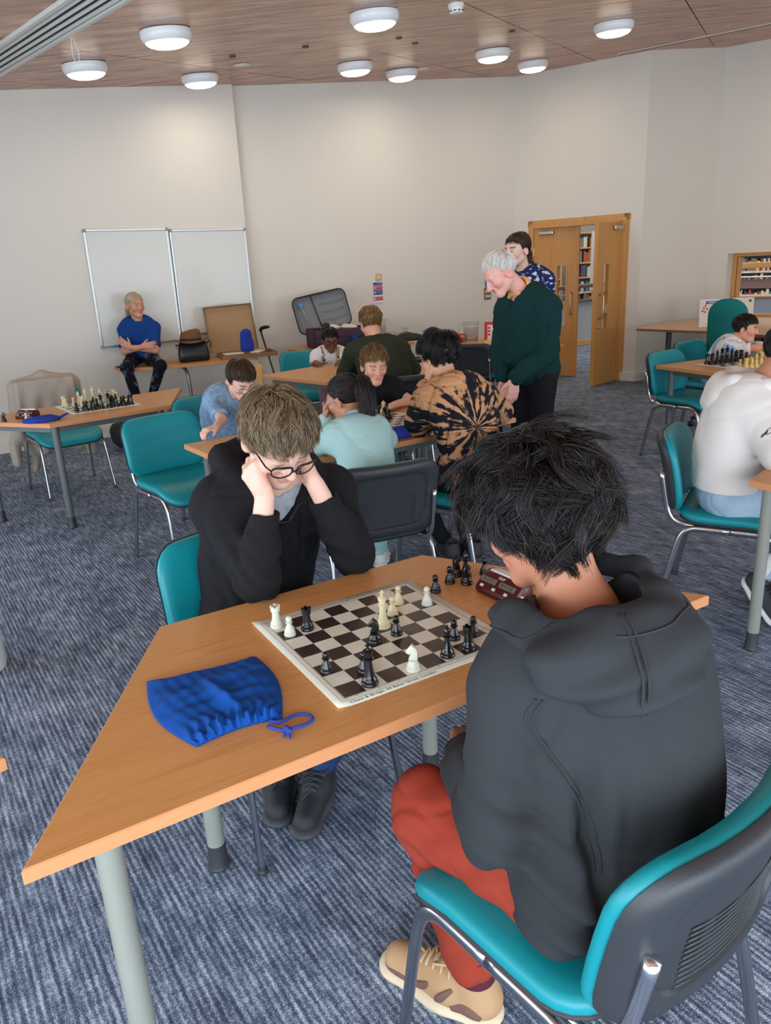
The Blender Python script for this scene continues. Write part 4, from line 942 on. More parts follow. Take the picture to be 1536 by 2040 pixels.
row(Pl, [('pawn', 3.5, 2.5), ('knight', 5.5, 2.5)], M_ebony, 'black %s, %s of the advanced black pieces on the left table', GL, 1.2)
piece('pawn', M_ivory, -2.235, 4.765, TZ, 'captured cream pawn at the far left, beside the small blue bag', 0, GL, 1.15); piece('knight', M_ebony, -2.395, 4.80, TZ, 'captured black knight at the very left edge of the picture', 0, GL)
# middle table
Pm = far_board((-0.02, 3.86), math.radians(34.8), 'vinyl chess board on the middle table between the girl and boys'); GM = 'pieces on the middle table'
row(Pm, [('pawn', 0.6, 4.6), ('pawn', 0.4, 5.6), ('pawn', 2.6, 4.4), ('pawn', 3.5, 5.5), ('pawn', 4.4, 6.5)], M_ivory, 'cream %s, %s from left of those on the middle table', GM, 1.2)
row(Pm, [('king', 2.5, 6.5)], M_ivory, 'tall cream %s, %s and only one on the middle table', GM, 1.2)
for (k, u, v) in [('rook', 1.5, 5.5), ('bishop', 1.4, 3.6), ('knight', 4.5, 5.4), ('queen', 5.4, 6.4)]:
    x, y = Pm(u, v); piece(k, M_ivory, x, y, ZB, 'cream %s on the middle table chess board' % k, 0.6, GM, 1.2)
row(Pm, [('pawn', 1.6, 2.6), ('pawn', 5.5, 5.5)], M_ebony, 'black %s, %s from left of those on the middle table', GM, 1.2)
for (k, u, v) in [('queen', 3.5, 3.5), ('knight', 5.5, 7.3), ('rook', 6.5, 7.5), ('bishop', 4.5, 7.5)]:
    x, y = Pm(u, v); piece(k, M_ebony, x, y, ZB, 'black %s on the middle table chess board' % k, 0.6, GM, 1.2)
# right table
Pr = far_board((2.62, 5.41), math.radians(24), 'vinyl chess board with a full set on the right table'); GR = 'pieces on the right table'
row(Pr, [(KB[i], i + .5, 7.5) for i in range(8)], M_ebony, 'black %s, %s from left in the back row on the right table', GR, 1.32, 0.4 - PI / 2)
row(Pr, [('pawn', i + .5, 6.5) for i in range(8)], M_ebony, 'black %s, %s from left in the pawn row on the right table', GR, 1.32)
row(Pr, [(KB[i], i + .5, .5) for i in range(8)], M_boxwood, 'yellowish %s, %s from left in the near row on the right table', GR, 1.32, 0.4 + PI / 2)
row(Pr, [('pawn', i + .5, 1.5) for i in range(8)], M_boxwood, 'yellowish %s, %s from left in the second row on the right table', GR, 1.32)
# ------------------------------------------------------------------ chess clocks
M_clock = mat('clock_red', (74, 16, 22), rough=0.32, spec=0.5); M_lcd = mat('lcd', (104, 104, 92), rough=0.3); M_rock = mat('clock_rocker', (206, 208, 210), rough=0.35); M_lcdink = mat('lcd_ink', (44, 44, 40), rough=0.5)
def clock(x, y, ang, lb, detail=True):
    t = empty('chess_clock', (x, y, TZ), ang); tag(t, lb, 'chess clock', 'red chess clocks')
    Wc = 0.146
    prof = [(0.004, 0.0), (0.0, 0.006), (0.001, 0.016), (0.006, 0.022), (0.034, 0.049), (0.040, 0.052), (0.066, 0.053), (0.074, 0.048), (0.079, 0.03), (0.081, 0.004), (0.078, 0.0)]
    n = len(prof); V = []; xs = [(-Wc / 2, 0.80), (-Wc / 2 + 0.004, 0.92), (-Wc / 2 + 0.014, 1.0), (-0.03, 1.0), (0.03, 1.0), (Wc / 2 - 0.014, 1.0), (Wc / 2 - 0.004, 0.92), (Wc / 2, 0.80)]
    for (X, s) in xs: V += [(X, 0.042 + (p[0] - 0.042) * s, p[1] * (0.35 + 0.65 * s) if p[1] > 0.01 else p[1]) for p in prof]
    F = [(i * n + j, i * n + (j + 1) % n, (i + 1) * n + (j + 1) % n, (i + 1) * n + j) for i in range(len(xs) - 1) for j in range(n)] + [tuple(range(n)), tuple((len(xs) - 1) * n + j for j in range(n))[::-1]]
    o = MB().add(V, F).build('case', M_clock, t, True); auto_smooth(o, 60)
    sl = math.atan2(0.027, 0.028); R_ = Matrix.Rotation(sl, 3, 'X')
    def face(px, q, off=0.0012): return Vector((px, 0.006 + 0.028 * q, 0.022 + 0.027 * q)) + Vector((0, -math.sin(sl), math.cos(sl))) * off
    for px in (-0.036, 0.032):
        l = MB().bevbox(face(px, 0.56, 0.0), (0.056, 0.0155, 0.003), 0.0008, R_).build('display', M_lcd, t)
        me = text_mesh('0:1:15' if px < 0 else '0:11:16', 0.0145); link_mesh('digits', me, M_lcdink, l, loc=face(px, 0.56, 0.0019), rot=(sl, 0, 0))
    for px in (-0.048, -0.004, 0.040): MB().bevbox(face(px, 0.06, 0.0008), (0.0115, 0.0082, 0.0032), 0.0014, R_).build('button', M_rock, t)
    link_mesh('brand_text', text_mesh('LEAP', 0.0105), M_white, t, loc=face(0.002, 0.955, 0.0006), rot=(sl, 0, 0))
    rk = pad(rrect(0.118, 0.021, 0.008), [(0.3, -0.004), (1.0, -0.004), (1.0, 0.002), (0.94, 0.004), (0.5, 0.0045)], lambda a, b, o: (a + 0.0, 0.055 + b, 0.0535 + o + a * 0.03)).build('rocker', M_rock, t, True); auto_smooth(rk, 45)
    return t
clock(0.264, 1.784, math.radians(-56), 'dark red digital chess clock on the nearest table')
clock(-2.30, 4.86, math.radians(-20), 'dark red chess clock on the left table')
# ------------------------------------------------------------------ small things
M_bluebag = mat('blue_cotton', (14, 74, 156), rough=0.85, spec=0.2, bump=(900, 0.25), noise=(9, 0.06)); M_bluecord = mat('blue_cord', (34, 64, 160), rough=0.8)
# large drawstring bag on the nearest table
c4 = [V3((-0.533, 1.447, 0)), V3((-0.310, 1.534, 0)), V3((-0.222, 1.285, 0)), V3((-0.372, 1.205, 0))]      # back-left, back-right, front-right, front-left(mouth)
nu, nv = 90, 80; Pt = np.zeros((nu, nv, 3)); Pb = np.zeros((nu, nv, 3))
for i in range(nu):
    for j in range(nv):
        u, v = i / (nu - 1), j / (nv - 1)                    # u left-right, v back -> mouth
        L_ = c4[0] * (1 - v) + c4[3] * v + V3((-0.022 * math.sin(PI * v) + 0.0, -0.02 * math.sin(PI * v), 0)); R_ = c4[1] * (1 - v) + c4[2] * v + V3((0.02 * math.sin(PI * v), 0.012 * math.sin(PI * v), 0))
        p = L_ * (1 - u) + R_ * u
        p = p + V3((0.0, 0.014 * math.sin(PI * u) * v - 0.012 * math.sin(PI * u) * (1 - v), 0))
        e = min(u, 1 - u, v * 1.4, (1 - v) * 3.0); prof = 1 - math.exp(-e * 16)
        g = max(0, (v - 0.72) / 0.28)                          # gathered towards the mouth
        z = 0.007 + 0.010 * prof
        z += 0.010 * math.exp(-((u - 0.50 - 0.16 * (v - 0.55)) / 0.055) ** 2) * math.sin(PI * min(1, max(0, (v - 0.22) / 0.7))) * 1.5
        z += 0.006 * math.exp(-((v - 0.33 + 0.22 * (u - 0.5)) / 0.05) ** 2) * prof
        z += 0.004 * prof * (math.sin(7 * u + 9 * v + 2 * math.sin(11 * v)) * math.sin(13 * v - 5 * u)) * (1 - g * 0.5)
        z += (0.0025 + 0.0055 * g) * g * math.sin(u * 62 + 3 * math.sin(v * 14)) + 0.004 * g * math.sin(u * 23 + 1)
        z += 0.0014 * math.sin(40 * u + 17 * v) * math.sin(29 * v - 21 * u) * prof
        if v > 0.955: z += 0.004 * math.sin(u * 95)
        Pt[i, j] = (p[0], p[1], TZ + max(0.004, z * (0.25 + 0.75 * prof) + 0.004)); Pb[i, j] = (p[0], p[1], TZ + 0.0012)
mb = MB(); mb.grid(Pt); mb.grid(Pb); b = nu * nv
ring = [(i, 0) for i in range(nu)] + [(nu - 1, j) for j in range(1, nv)] + [(i, nv - 1) for i in range(nu - 2, -1, -1)] + [(0, j) for j in range(nv - 2, 0, -1)]
ids = [i * nv + j for i, j in ring]; k = len(ids); mb.f += [(ids[q], ids[(q + 1) % k], b + ids[(q + 1) % k], b + ids[q]) for q in range(k)]; mb.m += [0] * k
bag = empty('drawstring_bag', (-0.36, 1.36, TZ)); tag(bag, 'large flat blue cotton drawstring bag on the nearest table', 'bag', 'blue chess bags')
o = mb.build('cloth', M_bluebag, bag, True); o.matrix_parent_inverse = Matrix.Translation(-bag.location)
cord = catmull([(-0.245, 1.268, TZ + 0.008), (-0.222, 1.266, TZ + 0.007), (-0.196, 1.288, TZ + 0.006), (-0.172, 1.287, TZ + 0.006), (-0.160, 1.270, TZ + 0.006), (-0.176, 1.252, TZ + 0.006), (-0.198, 1.240, TZ + 0.008), (-0.214, 1.238, TZ + 0.006), (-0.246, 1.254, TZ + 0.007)], 6)
o = MB().tube(cord, 0.0034, 8).build('drawcord', M_bluecord, bag, True); o.matrix_parent_inverse = Matrix.Translation(-bag.location)
kn = SDF().rc((-0.208, 1.240, TZ + 0.008), (-0.200, 1.232, TZ + 0.008), 0.0065, 0.005, 0.003).rc((-0.204, 1.236, TZ + 0.007), (-0.199, 1.214, TZ + 0.004), 0.0036, 0.002, 0.003).rc((-0.207, 1.235, TZ + 0.007), (-0.211, 1.222, TZ + 0.004), 0.0036, 0.003, 0.003)
o = sdf_obj('knot', kn, 0.0012, M_bluecord, bag)
def crumple_bag(x, y, z, rx, ry, rz_, rot, lb, seed, m=None, standing=False, h=0.006):
    R = np.array(rotz(rot)); t = empty('drawstring_bag', (x, y, z)); tag(t, lb, 'bag', 'blue chess bags')
    s = SDF()
    if standing: s.flat((x, y, z + rz_ * 0.3), (x, y, z + rz_ * 1.3), rx, rx * 0.72, R[:, 1], ry / rx, 0.02)
    else: s.el((x, y, z + rz_ * 0.45), (rx, ry, rz_), R)
    s.disp((lambda P: 0.003 * np.sin(np.arctan2(P[:, 1] - y, P[:, 0] - x) * 9) * np.clip((P[:, 2] - z) / rz_, 0, 1) + 0.004 * wnoise(P, 5, seed, 1)) if standing else (lambda P: min(rz_, ry) * (0.25 * wnoise(P, 5.5, seed, 2) - 0.30 * np.exp(-(wnoise(P, 7.0, seed + 3, 1) / 0.2) ** 2) + 0.1)))
    s.isect(lambda P: z + 0.0015 - P[:, 2], 0.002)
    sdf_obj('cloth', s, h, m or MATS['blue_cotton_dark'], t)
    d = R[:, 0]; mth = V3((x, y, z + 0.006)) + d * rx * 0.9
    if not standing:
        c = MB().tube(catmull([mth, mth + d * 0.03 + V3((0, 0, 0.012)), mth + d * 0.06 + R[:, 1] * 0.03 + V3((0, 0, 0.02)), mth + d * 0.04 + R[:, 1] * 0.06 + V3((0, 0, 0.012)), mth + R[:, 1] * 0.03], 5), 0.004, 6).build('drawcord', M_bluecord, t, True); c.matrix_parent_inverse = Matrix.Translation(-t.location)
mat('blue_cotton_dark', (40, 62, 158), rough=0.85, spec=0.2, bump=(600, 0.2))
crumple_bag(-2.13, 4.74, TZ, 0.115, 0.06, 0.026, 0.5, 'small crumpled blue bag on the left table', 11)
crumple_bag(0.085, 3.765, TZ, 0.10, 0.05, 0.036, 0.6, 'blue bag lying on the middle table beside the tie dye boy', 12)
crumple_bag(-0.02, 8.52, TZ, 0.12, 0.09, 0.06, 0.3, 'bright blue bag beside the suitcase', 13, h=0.008)
crumple_bag(-0.24, 8.44, TZ, 0.10, 0.09, 0.085, 0.0, 'dark blue bag against the suitcase end', 14, m=mat('navy_cotton', (26, 42, 92), rough=0.85), h=0.008)
crumple_bag(0.52, 6.28, TZ, 0.09, 0.05, 0.022, 0.2, 'flat blue bag on the table right of the boy in green', 15, h=0.008)
crumple_bag(-1.34, 7.98, TZ + 0.05, 0.075, 0.04, 0.13, 0.4, 'blue bag standing in the open cardboard box', 16, standing=True, h=0.007)

# handbag and hat on the table by the woman
hb = empty('handbag', (-1.85, 7.78, TZ), 0.42); tag(hb, 'black leather handbag on the table under the brown hat', 'handbag')
M_leather = mat('black_leather', (22, 23, 25), rough=0.36, bump=(130, 0.25))
V = [];
for (z, w, d) in ((0, 0.135, 0.05), (0.012, 0.15, 0.06), (0.08, 0.15, 0.058), (0.15, 0.142, 0.04), (0.185, 0.135, 0.022), (0.195, 0.12, 0.012)):
    V.append([(x * w * 1.0, y * d, z) for x, y in [(a / w_, b / d_) for (a, b), w_, d_ in ((p, 1, 1) for p in rrect(2, 2, 0.35, 4))]])
mbx = MB(); n = len(V[0]); mbx.add([p for r in V for p in r], [(i * n + k, i * n + (k + 1) % n, (i + 1) * n + (k + 1) % n, (i + 1) * n + k) for i in range(len(V) - 1) for k in range(n)] + [tuple(range(n - 1, -1, -1)), tuple((len(V) - 1) * n + k for k in range(n))])
o = mbx.build('body', M_leather, hb, True); auto_smooth(o, 50)
MB().tube(catmull([(0.135, 0, 0.15), (0.165, 0, 0.19), (0.185, -0.01, 0.16), (0.165, -0.02, 0.12)], 5), 0.006, 8, flat=0.5).build('strap', M_leather, hb, True)
MB().tube(catmull([(-0.135, 0, 0.15), (-0.165, 0, 0.175), (-0.165, -0.02, 0.13)], 5), 0.006, 8, flat=0.5).build('strap', M_leather, hb, True)
MB().tube([(-0.125, -0.018, 0.172), (0.125, -0.018, 0.172)], 0.003, 6).build('zip', M_steel, hb)
ht = empty('hat', (-1.86, 7.77, TZ + 0.196), 0.3); tag(ht, 'brown felt trilby hat resting on the black handbag', 'hat')
M_felt = mat('brown_felt', (112, 78, 44), rough=0.9, bump=(300, 0.15))
mbx = MB(); prof = [(0.175, 0.008), (0.178, 0.012), (0.15, 0.006), (0.115, 0.004), (0.105, 0.012), (0.102, 0.05), (0.096, 0.09), (0.085, 0.105), (0.06, 0.110), (0.03, 0.100), (0.0, 0.094)]
n = 36; V = []
for (r, z) in prof:
    for k in range(n):
        a = 2 * PI * k / n; zz = z + (0.016 * math.cos(2 * a) * ((r - 0.105) / 0.07) if r > 0.105 else 0) + (0.012 * math.cos(a) if z > 0.06 else 0); V.append((r * math.cos(a) * 1.0, r * math.sin(a) * 0.86, zz))
mbx.add(V, [(i * n + k, i * n + (k + 1) % n, (i + 1) * n + (k + 1) % n, (i + 1) * n + k) for i in range(len(prof) - 1) for k in range(n)]); mbx.build('felt', M_felt, ht, True)
bmh = MB(); bmh.lathe([(0.1065, 0.012), (0.1055, 0.035), (0.1035, 0.035), (0.1045, 0.012)], n=36); ob = bmh.build('band', mat('hat_band', (48, 34, 24), rough=0.8), ht, True); ob.scale = (1, 0.86, 1)
# phone beside the woman
o = MB().bevbox((0, 0, 0.006), (0.15, 0.075, 0.011), 0.003).build('phone', M_black, None, loc=(-2.50, 7.58, TZ), rot=(0, 0, 0.4)); tag(o, 'black phone lying on the table left of the woman', 'phone')
# open cardboard box
cb = empty('cardboard_box', (-1.42, 7.98, TZ), math.radians(20)); tag(cb, 'open flat brown cardboard box leaning against the whiteboard', 'box')
M_card = mat('cardboard', (166, 132, 96), rough=0.85, noise=(14, 0.04)); M_card2 = mat('cardboard_edge', (140, 108, 76), rough=0.85)
MB().box((0.07, 0.0, 0.003), (0.56, 0.36, 0.005)).build('tray_base', M_card, cb)
for (c, d) in (((0.07, -0.18, 0.022), (0.56, 0.006, 0.042)), ((-0.21, 0, 0.022), (0.006, 0.36, 0.042)), ((0.35, 0, 0.022), (0.006, 0.36, 0.042)), ((0.07, 0.18, 0.022), (0.56, 0.006, 0.042))): MB().box(c, d).build('tray_side', M_card2, cb)
RL = Matrix.Rotation(math.radians(-14), 3, 'X')
lid = MB().box((0.0, 0.0, 0.235), (0.50, 0.006, 0.47)).build('lid', M_card, cb, loc=(-0.02, 0.19, 0.045), rot=(math.radians(-14), math.radians(-2), 0))
for (c, d) in (((0, -0.018, 0.468), (0.50, 0.036, 0.006)), ((-0.25, -0.018, 0.235), (0.006, 0.036, 0.47)), ((0.25, -0.018, 0.235), (0.006, 0.036, 0.47))): MB().box(c, d).build('lid_flap', M_card2, lid)
for i, (x, y, w, d) in enumerate(((-0.08, -0.06, 0.2, 0.12), (0.18, -0.03, 0.2, 0.1))):
    o = MB().bevbox((0, 0, 0.004 + 0.004), (w, d, 0.012), 0.003).build('score_pad', mat('cream_paper', (226, 216, 192), rough=0.8), None, loc=tuple(Vector((-1.42, 7.98, TZ + 0.036)) + rotz(math.radians(20)) @ Vector((x, y, 0))), rot=(0, 0, 0.4 + i)); tag(o, ('cream pad in the left of the cardboard box', 'cream pad in the right of the cardboard box')[i], 'paper pad', 'pads in the box')
# walking cane leaning behind the box
cn_ = empty('walking_cane', (-0.98, 8.03, 0)); tag(cn_, 'dark walking cane leaning against the wall beside the whiteboard', 'cane')
o = MB().tube([(0, 0, 0.004), (-0.30, 0.60, 0.90)], 0.011, 8).build('shaft', mat('cane_wood', (64, 52, 44), rough=0.5), cn_, True)
MB().tube(catmull([(-0.30, 0.60, 0.90), (-0.30, 0.60, 0.925), (-0.275, 0.59, 0.945), (-0.20, 0.56, 0.955)], 4), [0.012, 0.014, 0.016, 0.017, 0.017, 0.018, 0.019, 0.02, 0.02, 0.02, 0.02, 0.018, 0.014], 8).build('handle', M_black, cn_, True)
MB().tube([(0, 0, 0.0), (-0.012, 0.024, 0.036)], 0.014, 8).build('ferrule', M_foot, cn_, True)
# suitcase
sc = empty('suitcase', (-0.44, 8.58, TZ), math.radians(20)); tag(sc, 'open purple suitcase with grey lining on the back table', 'suitcase')
M_purple = mat('purple_nylon', (62, 24, 54), rough=0.6, bump=(400, 0.2)); M_lining = mat('grey_lining', (124, 126, 128), rough=0.7, bump=(60, 0.2)); M_trim = mat('case_trim', (40, 38, 44), rough=0.6)
ol = rrect(0.62, 0.40, 0.07, 6)
pad(ol, [(0.4, 0.0), (0.97, 0.0), (1.0, 0.015), (1.0, 0.19), (0.985, 0.20), (0.95, 0.20), (0.94, 0.18), (0.93, 0.06), (0.4, 0.06)], lambda x, y, o: (x, y, o)).build('shell', M_purple, sc, True)
MB().tube([(x * 1.004, y * 1.004, 0.12) for x, y in ol] + [(ol[0][0] * 1.004, ol[0][1] * 1.004, 0.12)], 0.006, 6).build('piping', M_trim, sc, True)
o = pad(ol, [(0.4, 0.0), (0.95, 0.0), (1.0, 0.012), (1.0, 0.05), (0.97, 0.055), (0.95, 0.05), (0.94, 0.02), (0.6, 0.016), (0.3, 0.018)], lambda x, y, o: (x, o * -1 + 0.0, y)).build('lid', [M_lining], sc, True, loc=(-0.08, 0.28, 0.36), rot=(math.radians(-12), math.radians(-9), 0))
MB().tube([(x * 1.0, -0.052, y * 1.0) for x, y in ol] + [(ol[0][0], -0.052, ol[0][1])], 0.009, 6).build('zip_edge', M_trim, o, True)
for x in (-0.06,): MB().tube([(x + 0.02, -0.026, -0.19), (x, -0.028, 0.0), (x - 0.02, -0.026, 0.19)], 0.006, 6).build('divider_strap', M_trim, o, True)
for z in (-0.09, 0.0, 0.09): MB().tube([(0.0, -0.024, z), (0.14, -0.03, z - 0.012), (0.27, -0.024, z)], 0.004, 5).build('lining_fold', M_lining, o, True)
MB().tube([(-0.22, -0.03, 0.12), (-0.20, -0.034, 0.02), (-0.16, -0.03, -0.17)], 0.006, 5).build('strap', mat('strap_grey', (176, 178, 180), rough=0.5), o, True)
MB().bevbox((-0.215, -0.034, 0.115), (0.05, 0.012, 0.045), 0.004).build('buckle', mat('buckle_blue', (80, 140, 190), rough=0.4), o)
MB().tube(catmull([(-0.30, -0.20, 0.06), (-0.26, -0.235, 0.06), (-0.20, -0.235, 0.06), (-0.16, -0.205, 0.06)], 4), 0.01, 6).build('side_handle', M_trim, sc, True)
cl = SDF().el((-0.5, 8.62, TZ + 0.20), (0.11, 0.06, 0.03)).el((-0.30, 8.66, TZ + 0.195), (0.1, 0.07, 0.03)).disp(lambda P: 0.012 * wnoise(P, 7, 5, 2)); o = sdf_obj('cloth_bundle', cl, 0.008, mat('white_cloth', (214, 210, 204), rough=0.9)); tag(o, 'crumpled white cloth inside the open suitcase', 'cloth')
# jugs and cups
M_acr = mat('clear_acrylic', (232, 234, 236), rough=0.06, trans=0.92, ior=1.2, spec=0.6)
def jug(x, y, r, h, lb, handle=True, cup=False, z=TZ):
    t = empty('jug' if not cup else 'plastic_cup', (x, y, z)); tag(t, lb, 'jug' if not cup else 'cup', 'clear plastic jugs and cups')
    MB().lathe([(r * 0.82, 0.001), (r * 0.86, 0.004), (r, h), (r * 1.06, h + 0.004), (r * 0.97, h + 0.002), (r * 0.95, h - 0.004), (r * 0.80, 0.008), (0, 0.008)], n=24).build('vessel', M_acr, t, True)
    if handle: MB().tube(catmull([(-r * 0.98, 0, h * 0.92), (-r * 1.5, 0, h * 0.85), (-r * 1.55, 0, h * 0.4), (-r * 0.9, 0, h * 0.22)], 5), 0.006, 8).build('handle', M_acr, t, True)
    MB().lathe([(r * 0.99, h * 0.8), (r * 1.005, h * 0.8), (r * 1.005, h * 0.815), (r * 0.99, h * 0.815)], n=24).build('mark_line', M_white, t)
jug(0.03, 8.98, 0.085, 0.23, 'large clear water jug left of the boy in green'); jug(0.16, 8.75, 0.042, 0.11, 'small clear cup in front of the water jug', False, True)
jug(0.33, 8.95, 0.034, 0.13, 'clear cup seen just right of the boy in green', False, True); jug(0.245, 8.82, 0.036, 0.09, 'short clear cup behind the ear of the boy in green', False, True)
jug(1.02, 8.36, 0.085, 0.20, 'clear plastic jug on the papers table behind the tie dye boy')
# red box, mug, tub
rb = empty('red_box', (1.235, 8.30, TZ), math.radians(-20)); tag(rb, 'red and white printed carton on the papers table', 'carton')
MB().bevbox((0, 0, 0.10), (0.15, 0.06, 0.20), 0.006).build('body', mat('carton_red', (190, 40, 44), rough=0.45), rb)
MB().box((0.01, -0.031, 0.10), (0.10, 0.002, 0.14)).build('label_panel', mat('carton_white', (232, 224, 218), rough=0.5), rb)
b = MB()
for k in range(3): b.box((-0.022, -0.0325, 0.14 - k * 0.035), (0.026, 0.002, 0.022))
for k in range(6): b.box((0.028, -0.0325, 0.155 - k * 0.02), (0.034, 0.002, 0.006))
b.build('print', mat('carton_red'), rb)
mg = empty('mug', (0.90, 8.32, TZ)); tag(mg, 'red and white spotted mug on the papers table', 'mug')
MB().lathe([(0.034, 0), (0.038, 0.004), (0.040, 0.09), (0.036, 0.09), (0.034, 0.01), (0, 0.01)], n=20).build('cup', mat('mug_red', (196, 52, 54), rough=0.35), mg, True)
MB().tube(catmull([(0.038, 0, 0.075), (0.065, 0, 0.07), (0.065, 0, 0.03), (0.038, 0, 0.02)], 4), 0.005, 6).build('handle', mat('mug_red'), mg, True)
for k in range(6): a = k * PI / 3; MB().lathe([(0.009, 0), (0.009, 0.0015), (0, 0.0015)], (0.0395 * math.cos(a), 0.0395 * math.sin(a), 0.05 + 0.016 * (k % 2)), 10, (rotz(a) @ Matrix.Rotation(PI / 2, 3, 'Y'))).build('spot', M_white, mg)
tb = empty('red_tub', (1.16, 8.62, 0)); tag(tb, 'tall red printed tub on the floor under the papers table', 'tub')
MB().lathe([(0.085, 0), (0.09, 0.004), (0.095, 0.44), (0, 0.44)], n=24).build('body', mat('tub_red', (176, 34, 48), rough=0.4), tb, True); MB().lathe([(0.098, 0.435), (0.1, 0.45), (0.096, 0.47), (0, 0.472)], n=24).build('lid', mat('tub_lid', (214, 202, 188), rough=0.5), tb, True)
for k in range(4): MB().box((-0.02 + 0.012 * (k % 2), -0.0945, 0.36 - 0.07 * k), (0.07, 0.006, 0.02)).build('print', mat('tub_print', (222, 150, 150), rough=0.5), tb)
# papers
M_paper = mat('white_paper', (232, 226, 212), rough=0.8); M_paper2 = mat('buff_paper', (222, 206, 170), rough=0.8)
for i, (x, y, w, d, h, a, m) in enumerate(((1.30, 8.04, 0.30, 0.21, 0.03, 0.3, M_paper2), (1.31, 8.05, 0.28, 0.20, 0.016, 0.1, M_paper2), (1.10, 7.78, 0.297, 0.21, 0.003, -0.4, M_paper), (1.33, 7.76, 0.30, 0.21, 0.012, 0.5, M_paper2), (1.28, 7.50, 0.297, 0.21, 0.003, 0.2, M_paper), (1.48, 7.62, 0.297, 0.21, 0.003, 0.5, M_paper), (1.5, 7.95, 0.28, 0.2, 0.02, 0.2, M_paper2))):
    z = TZ + (0.030 if i == 1 else 0.0)
    o = MB().box((0, 0, h / 2), (w, d, h)).build('paper_stack', m, None, loc=(x, y, z + 0.0003), rot=(0, 0, a)); tag(o, ['thick buff stack of score sheets by the red carton', 'thinner buff stack on top of the score sheets', 'single white sheet at the left of the papers table', 'buff stack in the middle of the papers table', 'white sheet at the near edge of the papers table', 'white sheet beside the old man', 'buff stack at the far right of the papers table'][i], 'papers', 'papers on the table')
o = MB().tube([(0, 0, 0.004), (0.13, 0.03, 0.004)], 0.004, 6).build('pen', M_black, None, loc=(1.12, 7.76, TZ + 0.003)); tag(o, 'black pen on the white sheets', 'pen')
# black bag on back table edge, shelf bits under it
o = sdf_obj('shoulder_bag', SDF().el((0.36, 8.82, TZ + 0.02), (0.16, 0.1, 0.07)).disp(lambda P: 0.01 * wnoise(P, 6, 3, 2)).isect(lambda P: TZ + 0.001 - P[:, 2]), 0.008, mat('bag_black', (30, 30, 32), rough=0.7)); tag(o, 'low black bag on the back table right of the boy in green', 'bag')
o = empty('box_file', (0.36, 8.9, 0)); tag(o, 'dark tray unit under the back table', 'tray unit')
for z in (0.12, 0.28, 0.44): MB().bevbox((0, 0, z), (0.28, 0.2, 0.1), 0.006).build('tray', M_black if z != 0.28 else mat('tray_grey', (150, 156, 160), rough=0.5), o)
MB().box((0, 0.1, 0.25), (0.28, 0.01, 0.5)).build('back_plate', M_black, o)
# small wooden chair back left of the girl
wc = empty('wooden_chair', (-0.94, 6.78, 0), -0.9); tag(wc, 'small pale wooden children chair beside the far table', 'chair')
M_pine = mat('pale_pine', (214, 164, 96), rough=0.5, noise=(20, 0.06, (1, 1, 0.1)))
MB().bevbox((0, -0.13, 0.66), (0.10, 0.02, 0.22), 0.006).build('backrest', M_pine, wc); MB().bevbox((0, 0, 0.40), (0.3, 0.28, 0.02), 0.006).build('seat', M_pine, wc)
for sx in (-1, 1):
    for sy in (-1, 1): MB().bevbox((sx * 0.13, sy * 0.12, 0.195), (0.03, 0.03, 0.39), 0.004).build('leg', M_pine, wc)
MB().bevbox((0, -0.13, 0.48), (0.03, 0.02, 0.16), 0.004).build('back_post', M_pine, wc)
# floor bag by the left table
o = sdf_obj('rucksack', SDF().el((-2.30, 7.02, 0.13), (0.24, 0.15, 0.14)).rc((-2.46, 7.0, 0.20), (-2.12, 7.05, 0.2), 0.06, 0.05, 0.05).disp(lambda P: 0.012 * wnoise(P, 5, 8, 2)).isect(lambda P: 0.002 - P[:, 2]), 0.01, mat('bag_black')); tag(o, 'black rucksack on the floor beyond the left table', 'rucksack')
# sign holders on the desk
def sign_holder(x, y, a, lb, printed):
    t = empty('sign_holder', (x, y, TZ), a); tag(t, lb, 'sign holder', 'acrylic sign holders')
    MB().box((0, 0.03, 0.004), (0.22, 0.09, 0.004)).build('foot_plate', M_acr, t)
    s = MB().box((0, 0, 0.155), (0.215, 0.004, 0.30)).build('sheet', mat('sign_paper', (226, 216, 204), rough=0.4), t, rot=(math.radians(-8), 0, 0))
    if printed:
        MB().box((0.025, -0.003, 0.268), (0.14, 0.002, 0.03)).build('heading_band', mat('sign_blue2', (44, 92, 160), rough=0.4), s)
        MB().box((0.03, -0.0042, 0.268), (0.085, 0.0012, 0.007)).build('heading_line', M_white, s)
        b = MB()
        for k in range(6): b.box((0.035 + 0.006 * (k % 2), -0.003, 0.222 - 0.016 * k), (0.10 - 0.02 * (k % 3), 0.002, 0.006))
        b.build('text_lines', mat('sign_orange', (214, 150, 110), rough=0.5), s)
        b = MB()
        for (px, pz) in ((-0.045, 0.235), (-0.062, 0.21), (-0.03, 0.20), (-0.075, 0.18), (-0.05, 0.17)): b.box((px, -0.003, pz), (0.018, 0.002, 0.02))
        b.build('pictures', mat('sign_red', (180, 60, 60), rough=0.5), s)
    else: MB().box((0.07, -0.003, 0.27), (0.022, 0.002, 0.026)).build('logo', mat('print_ink'), s)
sign_holder(3.68, 8.55, math.radians(-12), 'acrylic sign holder with blue headed leaflet on the desk', True); sign_holder(4.04, 8.55, math.radians(-20), 'plain white sign holder behind the swivel chair', False)
# pale post entering at the left edge
o = MB().lathe([(0.085, 0.0), (0.095, 0.004), (0.1, 0.03), (0.1, 0.60), (0.09, 0.62), (0, 0.62)], n=32).build('bin', mat('pale_bin', (206, 212, 208), rough=0.35), None, True, loc=(-1.735, 2.86, 0)); auto_smooth(o); tag(o, 'pale round bin cut off by the left edge of the picture', 'bin')
